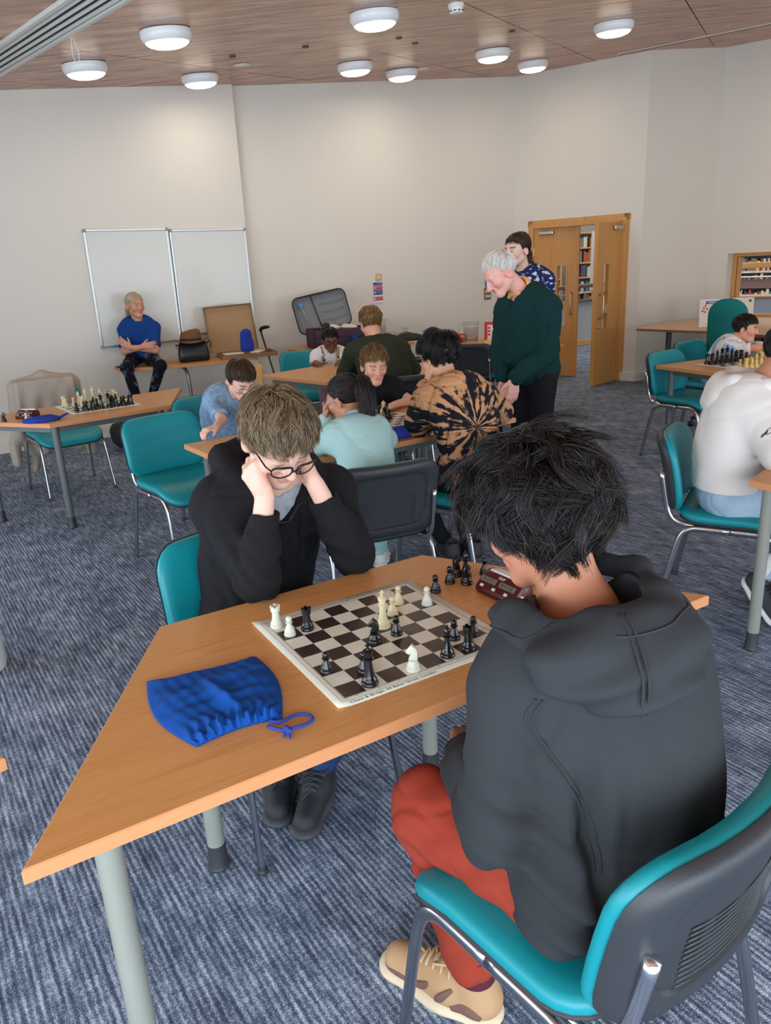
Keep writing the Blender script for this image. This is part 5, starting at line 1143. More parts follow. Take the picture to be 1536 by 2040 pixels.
# jacket draped over the chair at the left table
JC = V3((-2.42, 5.72, 0)); jf = nrmz((0.62, -0.79, 0)); jr = nrmz((-0.79, -0.62, 0)); bk = JC - jf * 0.265; JR = np.stack([jr, jf, Zv_ := V3((0, 0, 1))], 1)
s = SDF(); top_ = bk - jf * 0.035
s.rc(top_ + jr * 0.20 + Zv_ * 0.80, top_ + Zv_ * 0.835, 0.045, 0.05, 0.02); s.rc(top_ + Zv_ * 0.835, top_ - jr * 0.20 + Zv_ * 0.80, 0.05, 0.045, 0.04)
s.box(top_ - jf * 0.035 + Zv_ * 0.54, (0.235, 0.028, 0.29), 0.025, JR, 0.05)                 # back of the jacket behind the chair
s.box(top_ + jf * 0.085 + jr * 0.02 + Zv_ * 0.70, (0.22, 0.024, 0.14), 0.02, JR, 0.05)       # front flaps
s.rc(top_ + jr * 0.22 + Zv_ * 0.78, top_ + jr * 0.30 - jf * 0.01 + Zv_ * 0.22, 0.05, 0.038, 0.04); s.rc(top_ - jr * 0.22 + Zv_ * 0.76, top_ - jr * 0.27 - jf * 0.03 + Zv_ * 0.20, 0.05, 0.038, 0.04)
s.rc(top_ + jr * 0.10 - jf * 0.05 + Zv_ * 0.3, top_ + jr * 0.16 - jf * 0.06 + Zv_ * 0.13, 0.05, 0.02, 0.05)
s.disp(lambda P: 0.011 * np.sin(P @ jr * 52 + 2.2 * np.sin(P[:, 2] * 6 + 1)) * np.clip((0.80 - P[:, 2]) / 0.2, 0, 1) + 0.008 * wnoise(P, 4, 21, 2))
o = sdf_obj('jacket', s, 0.011, mat('beige_cotton', (168, 156, 142), rough=0.9, bump=(200, 0.15))); tag(o, 'beige jacket draped over the chair at the left table', 'jacket')
def project(sdf, pts, off=0.0, it=6):
    P = np.array([V3(p) for p in pts]); e = 1e-3
    for _ in range(it):
        dd = sdf(P); G = np.stack([(sdf(P + V3(v) * e) - sdf(P - V3(v) * e)) / (2 * e) for v in ((1, 0, 0), (0, 1, 0), (0, 0, 1))], 1); G /= np.linalg.norm(G, axis=1)[:, None] + 1e-9; P = P - G * (dd - off)[:, None]
    return P
# ------------------------------------------------------------------ people: builders
M_skin = mat('skin', (220, 175, 150), rough=0.5, spec=0.35, attr='Col', sss=0.12, bump=(220, 0.06))
M_hair = mat('hair_fibre', (60, 45, 35), rough=0.42, spec=0.4, attr='Col')
M_eye = mat('eye_white', (226, 220, 214), rough=0.25); M_iris = mat('eye_dark', (38, 28, 24), rough=0.2)
Zv = V3((0, 0, 1))
def frame(F, U=Zv, roll=0.0):
    F = nrmz(F); X = nrmz(np.cross(F, U)); U2 = np.cross(X, F)
    if roll: X, U2 = X * math.cos(roll) + U2 * math.sin(roll), U2 * math.cos(roll) - X * math.sin(roll)
    return np.stack([X, F, U2], 1)          # columns right, forward, up
def head_sdf(male=0.0, nose=1.0, jaw=1.0, ears=1.0):
    s = SDF()
    s.el((0, -0.014, 0.040), (0.074, 0.094, 0.080))
    s.el((0, 0.028, -0.008), (0.061, 0.062, 0.074), None, 0.03)
    s.rc((0, 0.020, -0.055), (0, 0.058, -0.088), 0.047 * jaw, 0.026 * jaw, 0.03)
    for q in (-1, 1):
        s.rc((q * 0.044, -0.004, -0.052), (q * 0.014, 0.062, -0.094), 0.019 * jaw, 0.015 * jaw, 0.03)
        s.el((q * 0.040, 0.058, -0.024), (0.021, 0.020, 0.018), None, 0.028)
    s.rc((-0.034, 0.079, 0.023), (0.034, 0.079, 0.023), 0.0105, 0.0105, 0.02)
    for q in (-1, 1):
        s.sub(lambda P, q=q: sd_el(P, (q * 0.031, 0.102, 0.003), (0.019, 0.018, 0.0125)), 0.012)
        s.el((q * 0.031, 0.0735, 0.002), (0.0145, 0.0135, 0.0115), None, 0.004)
    s.rc((0, 0.086, 0.014), (0, 0.106 + 0.004 * (nose - 1) * 4, -0.026 * nose), 0.0075, 0.0112 * nose, 0.012)
    for q in (-1, 1): s.el((q * 0.0105, 0.095, -0.029 * nose), (0.0085, 0.0105, 0.0075), None, 0.008)
    s.rc((-0.016, 0.085, -0.0535), (0.016, 0.085, -0.0535), 0.0068, 0.0068, 0.009); s.rc((-0.012, 0.085, -0.0645), (0.012, 0.085, -0.0645), 0.0075, 0.0075, 0.008)
    s.sub(lambda P: sd_rc(P, (-0.021, 0.0955, -0.0592), (0.021, 0.0955, -0.0592), 0.0026, 0.0026), 0.003)
    s.el((0, 0.073, -0.092), (0.018, 0.016, 0.015), None, 0.02)
    for q in (-1, 1):
        Re = np.array(Matrix.Rotation(q * math.radians(22), 3, 'Z') @ Matrix.Rotation(math.radians(-12), 3, 'X'))
        s.el((q * 0.079, -0.010, -0.010), (0.0085 * ears, 0.0185 * ears, 0.031 * ears), Re, 0.007)
        s.sub(lambda P, q=q, Re=Re: sd_el(P, (q * 0.0875, -0.004, -0.008), (0.0065, 0.0105, 0.019), Re), 0.004)
    return s
def add_local(body, hs, C, R, s, k=0.02):
    C = V3(C); body.ops.append(('u', lambda P: hs((P - C) @ R / s) * s, k, (C - 0.15 * s, C + 0.15 * s)))
def hand(s, wrist, d, pn, side, curl=(0.25, 0.25, 0.28, 0.3), sc=1.0, spread=0.05, thumb=(0.7, 0.35), k=0.006):
    """wrist, d = along the fingers, pn = palm normal, side = towards the thumb"""
    d = nrmz(d); pn = nrmz(pn - d * (pn @ d)); side = nrmz(side - d * (side @ d) - pn * (side @ pn)); w = V3(wrist)
    L = lambda a, b, c: w + (d * a + side * b + pn * c) * sc
    off = [0.029, 0.010, -0.009, -0.027]; ln = [0.92, 1.0, 0.94, 0.76]
    for i in range(4): s.rc(L(0.012, off[i] * 0.55, 0), L(0.088 - 0.004 * abs(i - 1), off[i], 0), 0.0145 * sc, 0.0115 * sc, 0.012)
    s.el(L(0.045, 0.0, 0.004), (0.026 * sc, 0.026 * sc, 0.016 * sc), np.stack([d, side, pn], 1), 0.012)
    for i in range(4):
        p = L(0.088 - 0.004 * abs(i - 1), off[i], 0); dd = nrmz(d + side * (1.5 - i) * spread); a = 0
        for j, (l, r0, r1) in enumerate(((0.044, 0.0100, 0.0088), (0.027, 0.0088, 0.0078), (0.022, 0.0078, 0.0064))):
            a += curl[i] * (1.0 if j == 0 else 1.25); v = dd * math.cos(a) + pn * math.sin(a); q = p + v * l * ln[i] * sc
            s.rc(p, q, r0 * sc, r1 * sc, k if j == 0 else 0.003); p = q
    p = L(0.022, 0.026, 0.008); v = nrmz(d * math.cos(thumb[0]) + side * math.sin(thumb[0]) + pn * thumb[1])
    q = p + v * 0.042 * sc; s.rc(L(0.012, 0.014, 0.004), p, 0.014 * sc, 0.0125 * sc, 0.012); s.rc(p, q, 0.0125 * sc, 0.0105 * sc, 0.008)
    v2 = nrmz(v + d * 0.35 + pn * 0.2); s.rc(q, q + v2 * 0.030 * sc, 0.0105 * sc, 0.0078 * sc, 0.004)
HAIRLINE = [(-0.12, -0.072), (-0.045, -0.066), (-0.02, -0.02), (0.0, 0.012), (0.02, 0.020), (0.045, 0.045), (0.07, 0.078), (0.09, 0.085)]
def hair(parent, C, R, s, col, N=1200, K=90, steps=6, length=0.08, vol=0.018, r0=0.0013, whorl=(0.1, -0.55, 0.83), comb=(0, 0, 0), grav=0.3, wave=0.25, clump=0.6, tip=0.012, seed=1, line=None, hi=None, hi_frac=0.2, cap=True, shift=0.0, lenvar=0.35, lift=0.0, capk=0.45, name='hair', bald=None, fringe=0.052, side=-0.012, fj=0.006):
    rng = np.random.default_rng(seed); cc = V3((0, -0.014, 0.040)); rad = V3((0.0755, 0.0955, 0.0815)); C = V3(C)
    LN = line or HAIRLINE; ly, lz = np.array([a for a, b in LN]), np.array([b for a, b in LN])
    def ok(n):
        p = cc + rad * n; z = np.interp(p[:, 1], ly, lz) + shift; m = p[:, 2] > z
        if bald is not None: m &= ~bald(p)
        return m
    def sample(M):
        out = np.zeros((0, 3))
        while len(out) < M:
            n = rng.normal(size=(M * 3, 3)); n /= np.linalg.norm(n, axis=1)[:, None]; out = np.vstack([out, n[ok(n)]])
        return out[:M]
    W = nrmz(whorl); comb = V3(comb); gl = R.T @ V3((0, 0, -1))
    def paths(n0, o_t, ang, ph, L):
        n = n0.copy(); P = []; M = len(n0)
        for i in range(steps + 1):
            t = i / steps
            off = o_t * np.minimum(1, t * 2.6) ** 0.7 + tip * t * t * 0.5 * np.sin(ph * 3) + lift * t
            P.append(cc + (rad + off[:, None]) * n)
            tan = n - W; tan = tan - (tan * n).sum(1)[:, None] * n; tan /= (np.linalg.norm(tan, axis=1)[:, None] + 1e-6)
            g = np.broadcast_to(gl, n.shape) - (n @ gl)[:, None] * n; cb = comb - (n @ comb)[:, None] * n
            f = tan + g * grav * (0.5 + t) + cb
            bi = np.cross(n, f); f = f + bi * (ang + wave * np.sin(t * 6 + ph))[:, None]
            f /= (np.linalg.norm(f, axis=1)[:, None] + 1e-6)
            n = n + f * (L / steps / 0.085)[:, None]; n /= np.linalg.norm(n, axis=1)[:, None]
        return np.stack(P, 1)
    gn = sample(K); gp = paths(gn, vol * rng.uniform(0.45, 1.1, K), rng.normal(0, wave, K), rng.uniform(0, 6.28, K), length * rng.uniform(1 - lenvar, 1 + lenvar, K))
    sn = sample(N); dist = ((sn[:, None, :] - gn[None]) ** 2).sum(2); gi = dist.argmin(1)
    own = paths(sn, vol * rng.uniform(0.15, 1.0, N), rng.normal(0, wave * 0.7, N), rng.uniform(0, 6.28, N), length * rng.uniform(1 - lenvar, 1, N))
    t = np.linspace(0, 1, steps + 1)[None, :, None]
    gpath = gp[gi] + (own[:, :1] - gp[gi][:, :1]) * (1 - 0.75 * t) + rng.normal(0, 0.0012, (N, 1, 3)) * t
    w = clump * np.minimum(1, t * 1.6); P = own * (1 - w) + gpath * w
    # keep the face free: a strand ends where it would cross the fringe or sideburn line
    zl = np.where(P[..., 1] > 0.028, fringe - 0.25 * np.maximum(0, np.abs(P[..., 0]) - 0.04), np.where(P[..., 1] > -0.012, side, -9)); zl = zl + np.repeat(rng.normal(0, fj, (N, 1)), steps + 1, 1)
    bad = np.cumsum(P[..., 2] < zl, axis=1) > 0; last = np.maximum(0, np.argmax(bad, axis=1) - 1); last = np.where(bad.any(1), last, steps)
    tt = np.minimum(np.linspace(0, 1, steps + 1)[None, :] * (last / steps)[:, None] * steps, steps); i0 = np.floor(tt).astype(int); i1 = np.minimum(i0 + 1, steps); fr_ = (tt - i0)[..., None]; ar = np.arange(N)[:, None]; P = P[ar, i0] * (1 - fr_) + P[ar, i1] * fr_
    # keep out of the skull
    q = (P - cc) / rad; l = np.linalg.norm(q, axis=2, keepdims=True); P = np.where(l < 1.02, cc + rad * q / np.maximum(l, 1e-6) * 1.02, P)
    P = C + (P.reshape(-1, 3) * s) @ R.T; P = P.reshape(N, steps + 1, 3)
    T = np.gradient(P, axis=1); T /= np.linalg.norm(T, axis=2, keepdims=True) + 1e-9
    a = np.cross(T, rng.normal(size=(N, 1, 3))); a /= np.linalg.norm(a, axis=2, keepdims=True) + 1e-9; b = np.cross(T, a)
    rr = (r0 * s * (1 - 0.75 * np.linspace(0, 1, steps + 1) ** 1.5))[None, :, None] * rng.uniform(0.7, 1.3, (N, 1, 1))
    V = np.stack([P + rr * (math.cos(x) * a + math.sin(x) * b) for x in (0, 2.094, 4.189)], 2)        # N, S, 3, 3
    S = steps + 1; base = (np.arange(N)[:, None, None] * S + np.arange(steps)[None, :, None]) * 3; kk = np.arange(3)[None, None, :]; k2 = (kk + 1) % 3
    F = np.stack([base + kk, base + k2, base + 3 + k2, base + 3 + kk], -1).reshape(-1, 4); V = V.reshape(-1, 3)
    c0 = lin3(col); c1 = lin3(hi) if hi else c0 * 1.6; mixw = (rng.random(N) < hi_frac) * rng.uniform(0.3, 1, N); cs = c0 * (1 - mixw[:, None]) + c1 * mixw[:, None]; cs *= rng.uniform(0.75, 1.2, (N, 1))
    cols = np.repeat(cs, S * 3, 0)
    if cap:
        nl, nt = 44, 56; th = np.linspace(0.0, PI * 0.93, nl); fi = np.linspace(0, 2 * PI, nt, endpoint=False)
        D = np.stack([np.sin(th)[:, None] * np.cos(fi), np.sin(th)[:, None] * np.sin(fi), np.cos(th)[:, None] * np.ones(nt)], -1).reshape(-1, 3); m = ok(D)
        cv = cc + (rad + vol * capk * (0.8 + 0.35 * wnoise(D, 0.9, seed, 2))[:, None]) * D; cv = C + (cv * s) @ R.T
        cf = [(i * nt + j, (i + 1) * nt + j, (i + 1) * nt + (j + 1) % nt, i * nt + (j + 1) % nt) for i in range(nl - 1) for j in range(nt)]; cf = np.array([f for f in cf if m[list(f)].all()])
        F = np.vstack([F, cf + len(V)]); V = np.vstack([V, cv]); cols = np.vstack([cols, np.tile(c0 * 0.6, (len(cv), 1))])
    me = mesh_np(name, V, F); set_col(me, cols); o = link_mesh(name, me, M_hair); o.parent = parent; o.matrix_parent_inverse = Matrix.Translation(-parent.location); return o
def child(o, parent): o.parent = parent; o.matrix_parent_inverse = Matrix.Translation(-parent.location); return o
def eyes(parent, C, R, s, iris=True, down=0.0):
    for q in (-1, 1):
        mb = MB(); loc = lambda v: V3(C) + R @ (V3(v) * s)
        sp = []; n, m = 8, 12
        for i in range(n + 1):
            a = PI * i / n
            for j in range(m): b = 2 * PI * j / m; sp.append(loc((q * 0.031 + 0.0122 * math.sin(a) * math.cos(b), 0.0815 + 0.0075 * math.sin(a) * math.sin(b), 0.0005 - 0.003 * down + 0.0052 * (1 - 0.6 * down) * math.cos(a))))
        F = [(i * m + j, i * m + (j + 1) % m, (i + 1) * m + (j + 1) % m, (i + 1) * m + j) for i in range(n) for j in range(m)]; mb.add(sp, F)
        mb.cur = 1; sp = []
        for i in range(n + 1):
            a = PI * i / n
            for j in range(m): b = 2 * PI * j / m; sp.append(loc((q * 0.031 + 0.0058 * math.sin(a) * math.cos(b), 0.0868 + 0.0032 * math.sin(a) * math.sin(b), 0.0003 - 0.003 * down + 0.0048 * (1 - 0.6 * down) * math.cos(a))))
        mb.add(sp, F); child(mb.build('eye', [M_eye, M_iris], None, True), parent)
def skin_cols(base, C, R, s, brow=None, lip=(176, 96, 92), red=0.10, browz=0.027, lash=True):
    C = V3(C); b = lin3(base); br = lin3(brow) if brow else None; lp = lin3(lip)
    def f(v):
        q = ((v - C) @ R) / s; col = np.tile(b, (len(v), 1))
        def blob(c, r, k, tgt):
            nonlocal col
            d = np.linalg.norm((q - V3(c)) / V3(r), axis=1); w = np.clip(1.4 - d, 0, 1)[:, None] * k; col = col * (1 - w) + tgt * w
        rd = b * V3((1.04, 0.72, 0.68))
        for x in (-1, 1): blob((x * 0.042, 0.07, -0.03), (0.026, 0.05, 0.022), red * 4, rd); blob((x * 0.08, -0.01, -0.01), (0.02, 0.03, 0.04), red * 5, rd)
        blob((0, 0.108, -0.03), (0.016, 0.02, 0.016), red * 5, rd)
        blob((0, 0.092, -0.059), (0.023, 0.02, 0.0105), 0.75, lp)
        if lash:
            for x in (-1, 1): blob((x * 0.031, 0.088, 0.0), (0.015, 0.014, 0.0040), 0.8, b * 0.22)
        if br is not None:
            for x in (-1, 1):
                m = (np.abs(q[:, 0] * x - 0.031) < 0.019) & (np.abs(q[:, 2] - browz + 0.10 * np.abs(q[:, 0] * x - 0.036)) < 0.0052) & (q[:, 1] > 0.05); col[m] = col[m] * 0.25 + br * 0.75
        return np.clip(col, 0, 1)
    return f
def torso_ops(s, hip, neck, f, w=1.0, d=1.0, belly=0.0, mid=None, grow=0.0, kk=0.07):
    hip, neck = V3(hip), V3(neck); f = nrmz(f); mid = V3(mid) if mid is not None else (hip + neck) / 2 - f * 0.02
    def cur(t): return hip * (1 - t) ** 2 + 2 * mid * t * (1 - t) + neck * t * t
    for (t, rx, ry, rz, fo) in ((0.02, 0.165, 0.118, 0.10, 0.0), (0.28, 0.150, 0.112 + belly, 0.12, belly * 0.6), (0.52, 0.155, 0.112 + belly * 0.5, 0.12, belly * 0.3), (0.75, 0.168, 0.110, 0.11, 0.0), (0.90, 0.150, 0.085, 0.075, -0.008)):
        ax = nrmz(cur(min(1, t + 0.05)) - cur(max(0, t - 0.05))); X = nrmz(np.cross(f, ax)); Y = np.cross(ax, X)
        s.el(cur(t) + Y * fo, (rx * w + grow, ry * d * w + grow, rz * w + grow), np.stack([X, Y, ax], 1), kk)
    return cur
def folds(amp, freq, seed, extra=None, st=(1, 1, 0.55)):
    S_ = V3(st)
    def g(P):
        n1 = wnoise(P * S_, freq * 0.75, seed, 1); n2 = wnoise(P, freq * 1.3, seed + 7, 1); n3 = wnoise(P * V3((1, 1, 1.6)), freq * 1.1, seed + 31, 1)
        return amp * (0.7 * n2 - 1.1 * np.exp(-(n1 / 0.16) ** 2) - 0.7 * np.exp(-(n3 / 0.13) ** 2) + 0.35) + (extra(P) if extra else 0)
    return g
def shoe(parent, heel, toe, upper, sole, h=0.006, lace=None, size=1.0, sock=None, ankle=None, accent=None):
    heel, toe = V3(heel), V3(toe); d = nrmz(V3((toe[0] - heel[0], toe[1] - heel[1], 0))); X = nrmz(np.cross(d, Zv)); L = np.linalg.norm(toe - heel); z0 = heel[2]
    up_ = nrmz(np.cross(X, nrmz(toe - heel))); d = nrmz(toe - heel)
    p = lambda a, x, z: heel + d * (a * L) + X * x * size + up_ * z * size
    t = empty('shoe', tuple(heel)); 
    u = SDF().rc(p(0.12, 0, 0.045), p(0.40, 0, 0.05), 0.036 * size, 0.038 * size).rc(p(0.40, 0, 0.045), p(0.86, 0.004, 0.030), 0.042 * size, 0.034 * size, 0.03).rc(p(0.14, 0, 0.05), p(0.17, 0, 0.088), 0.034 * size, 0.036 * size, 0.02).rc(p(0.2, 0, 0.08), p(0.52, 0, 0.066), 0.033 * size, 0.025 * size, 0.02)
    u.sub(lambda P: sd_rc(P, p(0.16, 0, 0.105), p(0.19, 0, 0.14), 0.027 * size, 0.03 * size), 0.006)
    u.isect(lambda P: 0.014 * size - (P - heel) @ up_, 0.004)
    mu = upper
    o = sdf_obj('upper', u, h, mu); child(o, t)
    so = SDF().flat(p(0.13, 0, 0.012), p(0.45, 0, 0.012), 0.042 * size, 0.041 * size, up_, 0.42).flat(p(0.45, 0, 0.012), p(0.87, 0.004, 0.012), 0.041 * size, 0.045 * size, up_, 0.42, 0.02)
    so.isect(lambda P: -((P - heel) @ up_) + 0.001, 0.002); o = sdf_obj('sole', so, h, sole); child(o, t)
    if lace:
        mb = MB(); lp_ = lambda pts: [tuple(q) for q in project(u, [tuple(x) for x in catmull(pts, 5)], 0.002 * size, 4)]
        for k in range(5):
            a = 0.34 + 0.075 * k
            mb.tube(lp_([p(a, -0.026, 0.085), p(a + 0.01, 0, 0.11), p(a, 0.026, 0.085)]), 0.0030 * size, 6); mb.tube(lp_([p(a, -0.024, 0.085), p(a + 0.035, 0, 0.11), p(a + 0.075, 0.024, 0.08)]), 0.0028 * size, 6)
        k0 = project(u, [p(0.33, 0, 0.12)], 0.004)[0]; mb.tube(catmull([k0, k0 + X * 0.03 + up_ * 0.012, k0 + X * 0.04 + d * 0.04 - up_ * 0.004, k0], 5), 0.0028 * size, 6); mb.tube(catmull([k0, k0 - X * 0.03 + up_ * 0.01, k0 - X * 0.035 + d * 0.045 - up_ * 0.006, k0], 5), 0.0028 * size, 6); mb.tube(catmull([k0, k0 + X * 0.02 + d * 0.03, k0 + X * 0.035 + d * 0.07 - up_ * 0.02], 5), 0.0026 * size, 6)
        child(mb.build('laces', lace, None, True), t)
    if accent:
        for q in (-1, 1):
            for pts, wd in (([p(0.30, q * 0.05, 0.075), p(0.38, q * 0.06, 0.05), p(0.44, q * 0.06, 0.022)], 0.010), ([p(0.52, q * 0.05, 0.062), p(0.60, q * 0.06, 0.042), p(0.70, q * 0.06, 0.022)], 0.010), ([p(0.05, q * 0.05, 0.03), p(0.18, q * 0.06, 0.04), p(0.30, q * 0.06, 0.026)], 0.014), ([p(0.62, q * 0.055, 0.03), p(0.8, q * 0.06, 0.026), p(0.97, q * 0.02, 0.024)], 0.007)):
                cc_ = project(u, [tuple(x) for x in catmull(pts, 6)], 0.0, 5); mb = MB(); n_ = len(cc_); mb.tube([tuple(x) for x in cc_], [wd * size * (0.55 + 0.45 * math.sin(PI * i / (n_ - 1))) for i in range(n_)], 8, flat=0.28, upv=tuple(up_)); child(mb.build('overlay', accent, None, True), t)
    if sock is not None and ankle is not None:
        s = SDF().rc(p(0.17, 0, 0.075), V3(ankle), 0.036 * size, 0.038 * size); s.disp(lambda P: 0.0015 * np.sin((P @ up_) * 300)); child(sdf_obj('sock', s, h, sock), t)
    child(t, parent) if False else None
    t.parent = parent; t.matrix_parent_inverse = Matrix.Translation(-parent.location); return t
def person(label, loc, group='people in the room'):
    p = empty('person', tuple(loc)); tag(p, label, 'person', group); return p
def cloth(name, rgb, **kw):
    a = dict(rough=0.9, spec=0.2, sheen=0.0, bump=(380, 0.18)); a.update(kw); return mat(name, rgb, **a)
def simple_person(S):
    """generic clothed figure from a dict of joints"""
    s = S.get('s', 1.0); f = nrmz(S['f']); r = nrmz(np.cross(f, Zv)); C = V3(S['C']); R = frame(S['F'], S.get('U', Zv), S.get('roll', 0)); hs = S.get('hs', s)
    neck, hip = V3(S['neck']), V3(S['hip']); h = S.get('h', 0.007); hb = S.get('hb', 0.0055)
    P = person(S['label'], (hip[0], hip[1], S.get('z0', 0.0)))
    w = S.get('w', 1.0) * s; sh = {}
    for q, n in ((1, 'R'), (-1, 'L')): sh[n] = V3(S['sh' + n]) if 'sh' + n in S else neck + r * q * 0.155 * w - Zv * 0.045 * s
    body = SDF(); add_local(body, head_sdf(nose=S.get('nose', 1.0), jaw=S.get('jaw', 1.0), ears=S.get('ears', 1.0)), C, R, hs, 0.01)
    body.rc(C + R @ (V3((0, -0.022, -0.05)) * hs), neck + f * 0.004, 0.050 * hs * S.get('nk', 1.0), 0.054 * s * S.get('nk', 1.0), 0.02)
    body.rc(neck, neck + (hip - neck) * 0.5, 0.06 * s, 0.06 * s, 0.03)
    top = SDF(); g = S.get('grow', 0.012); torso_ops(top, hip, neck, f, w, S.get('d', 1.0), S.get('belly', 0.0), S.get('mid'), g)
    for n in ('R', 'L'):
        q = 1 if n == 'R' else -1
        body.rc(neck - Zv * 0.02, sh[n], 0.05 * s, 0.045 * s, 0.03)
        top.rc(neck - Zv * 0.03 * s + r * q * 0.05 * s, sh[n], 0.052 * s + g, 0.052 * s + g, 0.05)
        if 'el' + n not in S: continue
        el = V3(S['el' + n]); wr = V3(S['wr' + n])
        body.rc(sh[n], el, 0.043 * s, 0.036 * s, 0.03); body.rc(el, wr, 0.037 * s, 0.026 * s, 0.015)
        if 'hand' + n in S:
            H_ = S['hand' + n]; hand(body, wr, V3(H_[0]), V3(H_[1]), V3(H_[2]), sc=H_[3] if len(H_) > 3 else 0.95 * s, curl=H_[4] if len(H_) > 4 else (0.3, 0.3, 0.32, 0.34))
        if S.get('sleeve', 'long') == 'long':
            k = S.get('sl', 1.0); top.rc(sh[n], el, (0.056 * s + g) * k, (0.046 * s + g) * k, 0.04); top.rc(el, wr + (el - wr) * 0.06, (0.045 * s + g) * k, (0.031 * s + g) * k, 0.02)
            top.rc(wr + (el - wr) * 0.2, wr + (el - wr) * 0.05, 0.038 * s + g * 0.6, 0.036 * s + g * 0.6, 0.004)
        else:
            e2 = sh[n] + (el - sh[n]) * S.get('slen', 0.62); top.rc(sh[n], e2, 0.050 * s + g * 0.8, 0.047 * s + g * 0.8, 0.04)
            ax = nrmz(el - sh[n]); 
            top.sub(lambda P, e2=e2, ax=ax, el=el: np.maximum((e2 - P) @ ax if False else -((P - e2) @ ax), np.linalg.norm(P - e2 - ((P - e2) @ ax)[:, None] * ax, axis=1) - 0.09 * s), 0.004)
    # neckline
    nd = nrmz(C - neck); nr = S.get('neck_r', 0.062) * s
    top.sub(lambda P: sd_rc(P, neck + nd * 0.005 * s + f * S.get('neck_f', 0.012), neck + nd * 0.3, nr, nr * 1.4), 0.008)
    if S.get('collar'):
        rg = S['collar']; U2 = nd; X = nrmz(np.cross(f, U2)); Y = np.cross(U2, X); c0 = neck + nd * 0.012 * s + f * 0.01
        pts = [c0 + X * math.cos(a) * nr * 1.12 + Y * math.sin(a) * nr * 1.12 + U2 * (-0.012 * math.sin(a)) for a in np.linspace(0, 2 * PI, 17)]
        for i in range(16): top.rc(pts[i], pts[i + 1], rg, rg, 0.01)
    if S.get('vneck'):
        top.sub(lambda P: sd_rc(P, neck + f * 0.10 - Zv * 0.075 * s, neck + f * 0.06 + nd * 0.08, 0.010, 0.055 * s), 0.006)
    for e in S.get('top_extra', []): e(top)
    top.disp(folds(S.get('fold', 0.0045), S.get('ffreq', 3.6), S.get('seed', 1), S.get('fold_extra')))
    if 'hem' in S: top.isect(lambda P: S['hem'] - P[:, 2], 0.006)
    S['_top'] = top; child(sdf_obj(S.get('top_name', 'top'), top, h, S['top'], None), P)
    if 'kneeR' in S or 'kneeL' in S:
        tr = SDF(); tr.el(hip - Zv * 0.0, (0.160 * w, 0.125 * w, 0.10 * w), np.stack([r, f, Zv], 1), 0.05)
        tk = S.get('leg', 1.0) * s
        for n in ('R', 'L'):
            if 'knee' + n not in S: continue
            q = 1 if n == 'R' else -1; hj = hip + r * q * 0.085 * w - Zv * 0.02; kn = V3(S['knee' + n])
            tr.rc(hj, kn, 0.082 * tk, 0.060 * tk, 0.05)
            if 'an' + n in S: an = V3(S['an' + n]); tr.rc(kn, an, 0.060 * tk, S.get('cuff', 0.045) * tk, 0.03)
            if 'shoe' + n in S: hh, tt = S['shoe' + n]; shoe(P, hh, tt, S['shoe_m'][0], S['shoe_m'][1], h=0.008, size=S.get('shoe_s', 1.0) * s)
        tr.disp(folds(0.005, 3.2, S.get('seed', 1) + 9)); child(sdf_obj('trousers', tr, S.get('ht', 0.010), S['trousers']), P)
    for e in S.get('body_extra', []): e(body)
    o = sdf_obj('body', body, hb, M_skin, None, skin_cols(S['skin'], C, R, hs, S.get('brow'), S.get('lip', (176, 96, 92)), S.get('red', 0.10))); child(o, P)
    if S.get('eyes'): eyes(P, C, R, hs, down=S.get('eye_down', 0.0))
    if 'hair' in S: hair(P, C, R, hs, **S['hair'])
    return P, C, R, hs, r, f
def glasses(parent, C, R, s, m, kind='oval', w=0.027, hgt=0.020, rr=0.0022):
    C = V3(C); loc = lambda v: C + R @ (V3(v) * s); t = empty('glasses', tuple(C))
    mb = MB()
    for q in (-1, 1):
        ring = [loc((q * 0.034 + w * math.copysign(abs(math.cos(a)) ** 0.75, math.cos(a)), 0.110 - 0.010 * abs(math.cos(a)) * (1 if math.cos(a) * q > 0 else 0), 0.0 + hgt * math.copysign(abs(math.sin(a)) ** 0.75, math.sin(a)))) for a in np.linspace(0, 2 * PI, 29)]
        rs = [rr * s * (1.5 if math.sin(a) > 0.3 else 1.0) for a in np.linspace(0, 2 * PI, 29)]
        mb.tube(ring, rs, 6)
        mb.tube([loc((q * (0.034 + w), 0.102, 0.004)), loc((q * 0.072, 0.085, 0.006)), loc((q * 0.079, 0.03, 0.006)), loc((q * 0.081, -0.01, 0.006)), loc((q * 0.080, -0.03, -0.008))], rr * s * 1.2, 6)
    mb.tube([loc((-0.008, 0.113, 0.002)), loc((0, 0.115, 0.004)), loc((0.008, 0.113, 0.002))], rr * s * 1.2, 6)
    child(mb.build('frame', m, None, True), t)
    for q in (-1, 1):
        lv = [loc((q * 0.034 + w * 0.97 * math.copysign(abs(math.cos(a)) ** 0.75, math.cos(a)), 0.110 - 0.010 * abs(math.cos(a)) * (1 if math.cos(a) * q > 0 else 0), 0.0 + hgt * 0.97 * math.copysign(abs(math.sin(a)) ** 0.75, math.sin(a)))) for a in np.linspace(0, 2 * PI, 24, endpoint=False)]
        l2 = [v + R @ (V3((0, -0.0012, 0)) * s) for v in lv]; n = 24
        child(MB().add(lv + l2, [tuple(range(n)), tuple(range(2 * n - 1, n - 1, -1))] + [(i, n + i, n + (i + 1) % n, (i + 1) % n) for i in range(n)]).build('lens', M_glass, None), t)
    t.parent = parent; t.matrix_parent_inverse = Matrix.Translation(-parent.location)
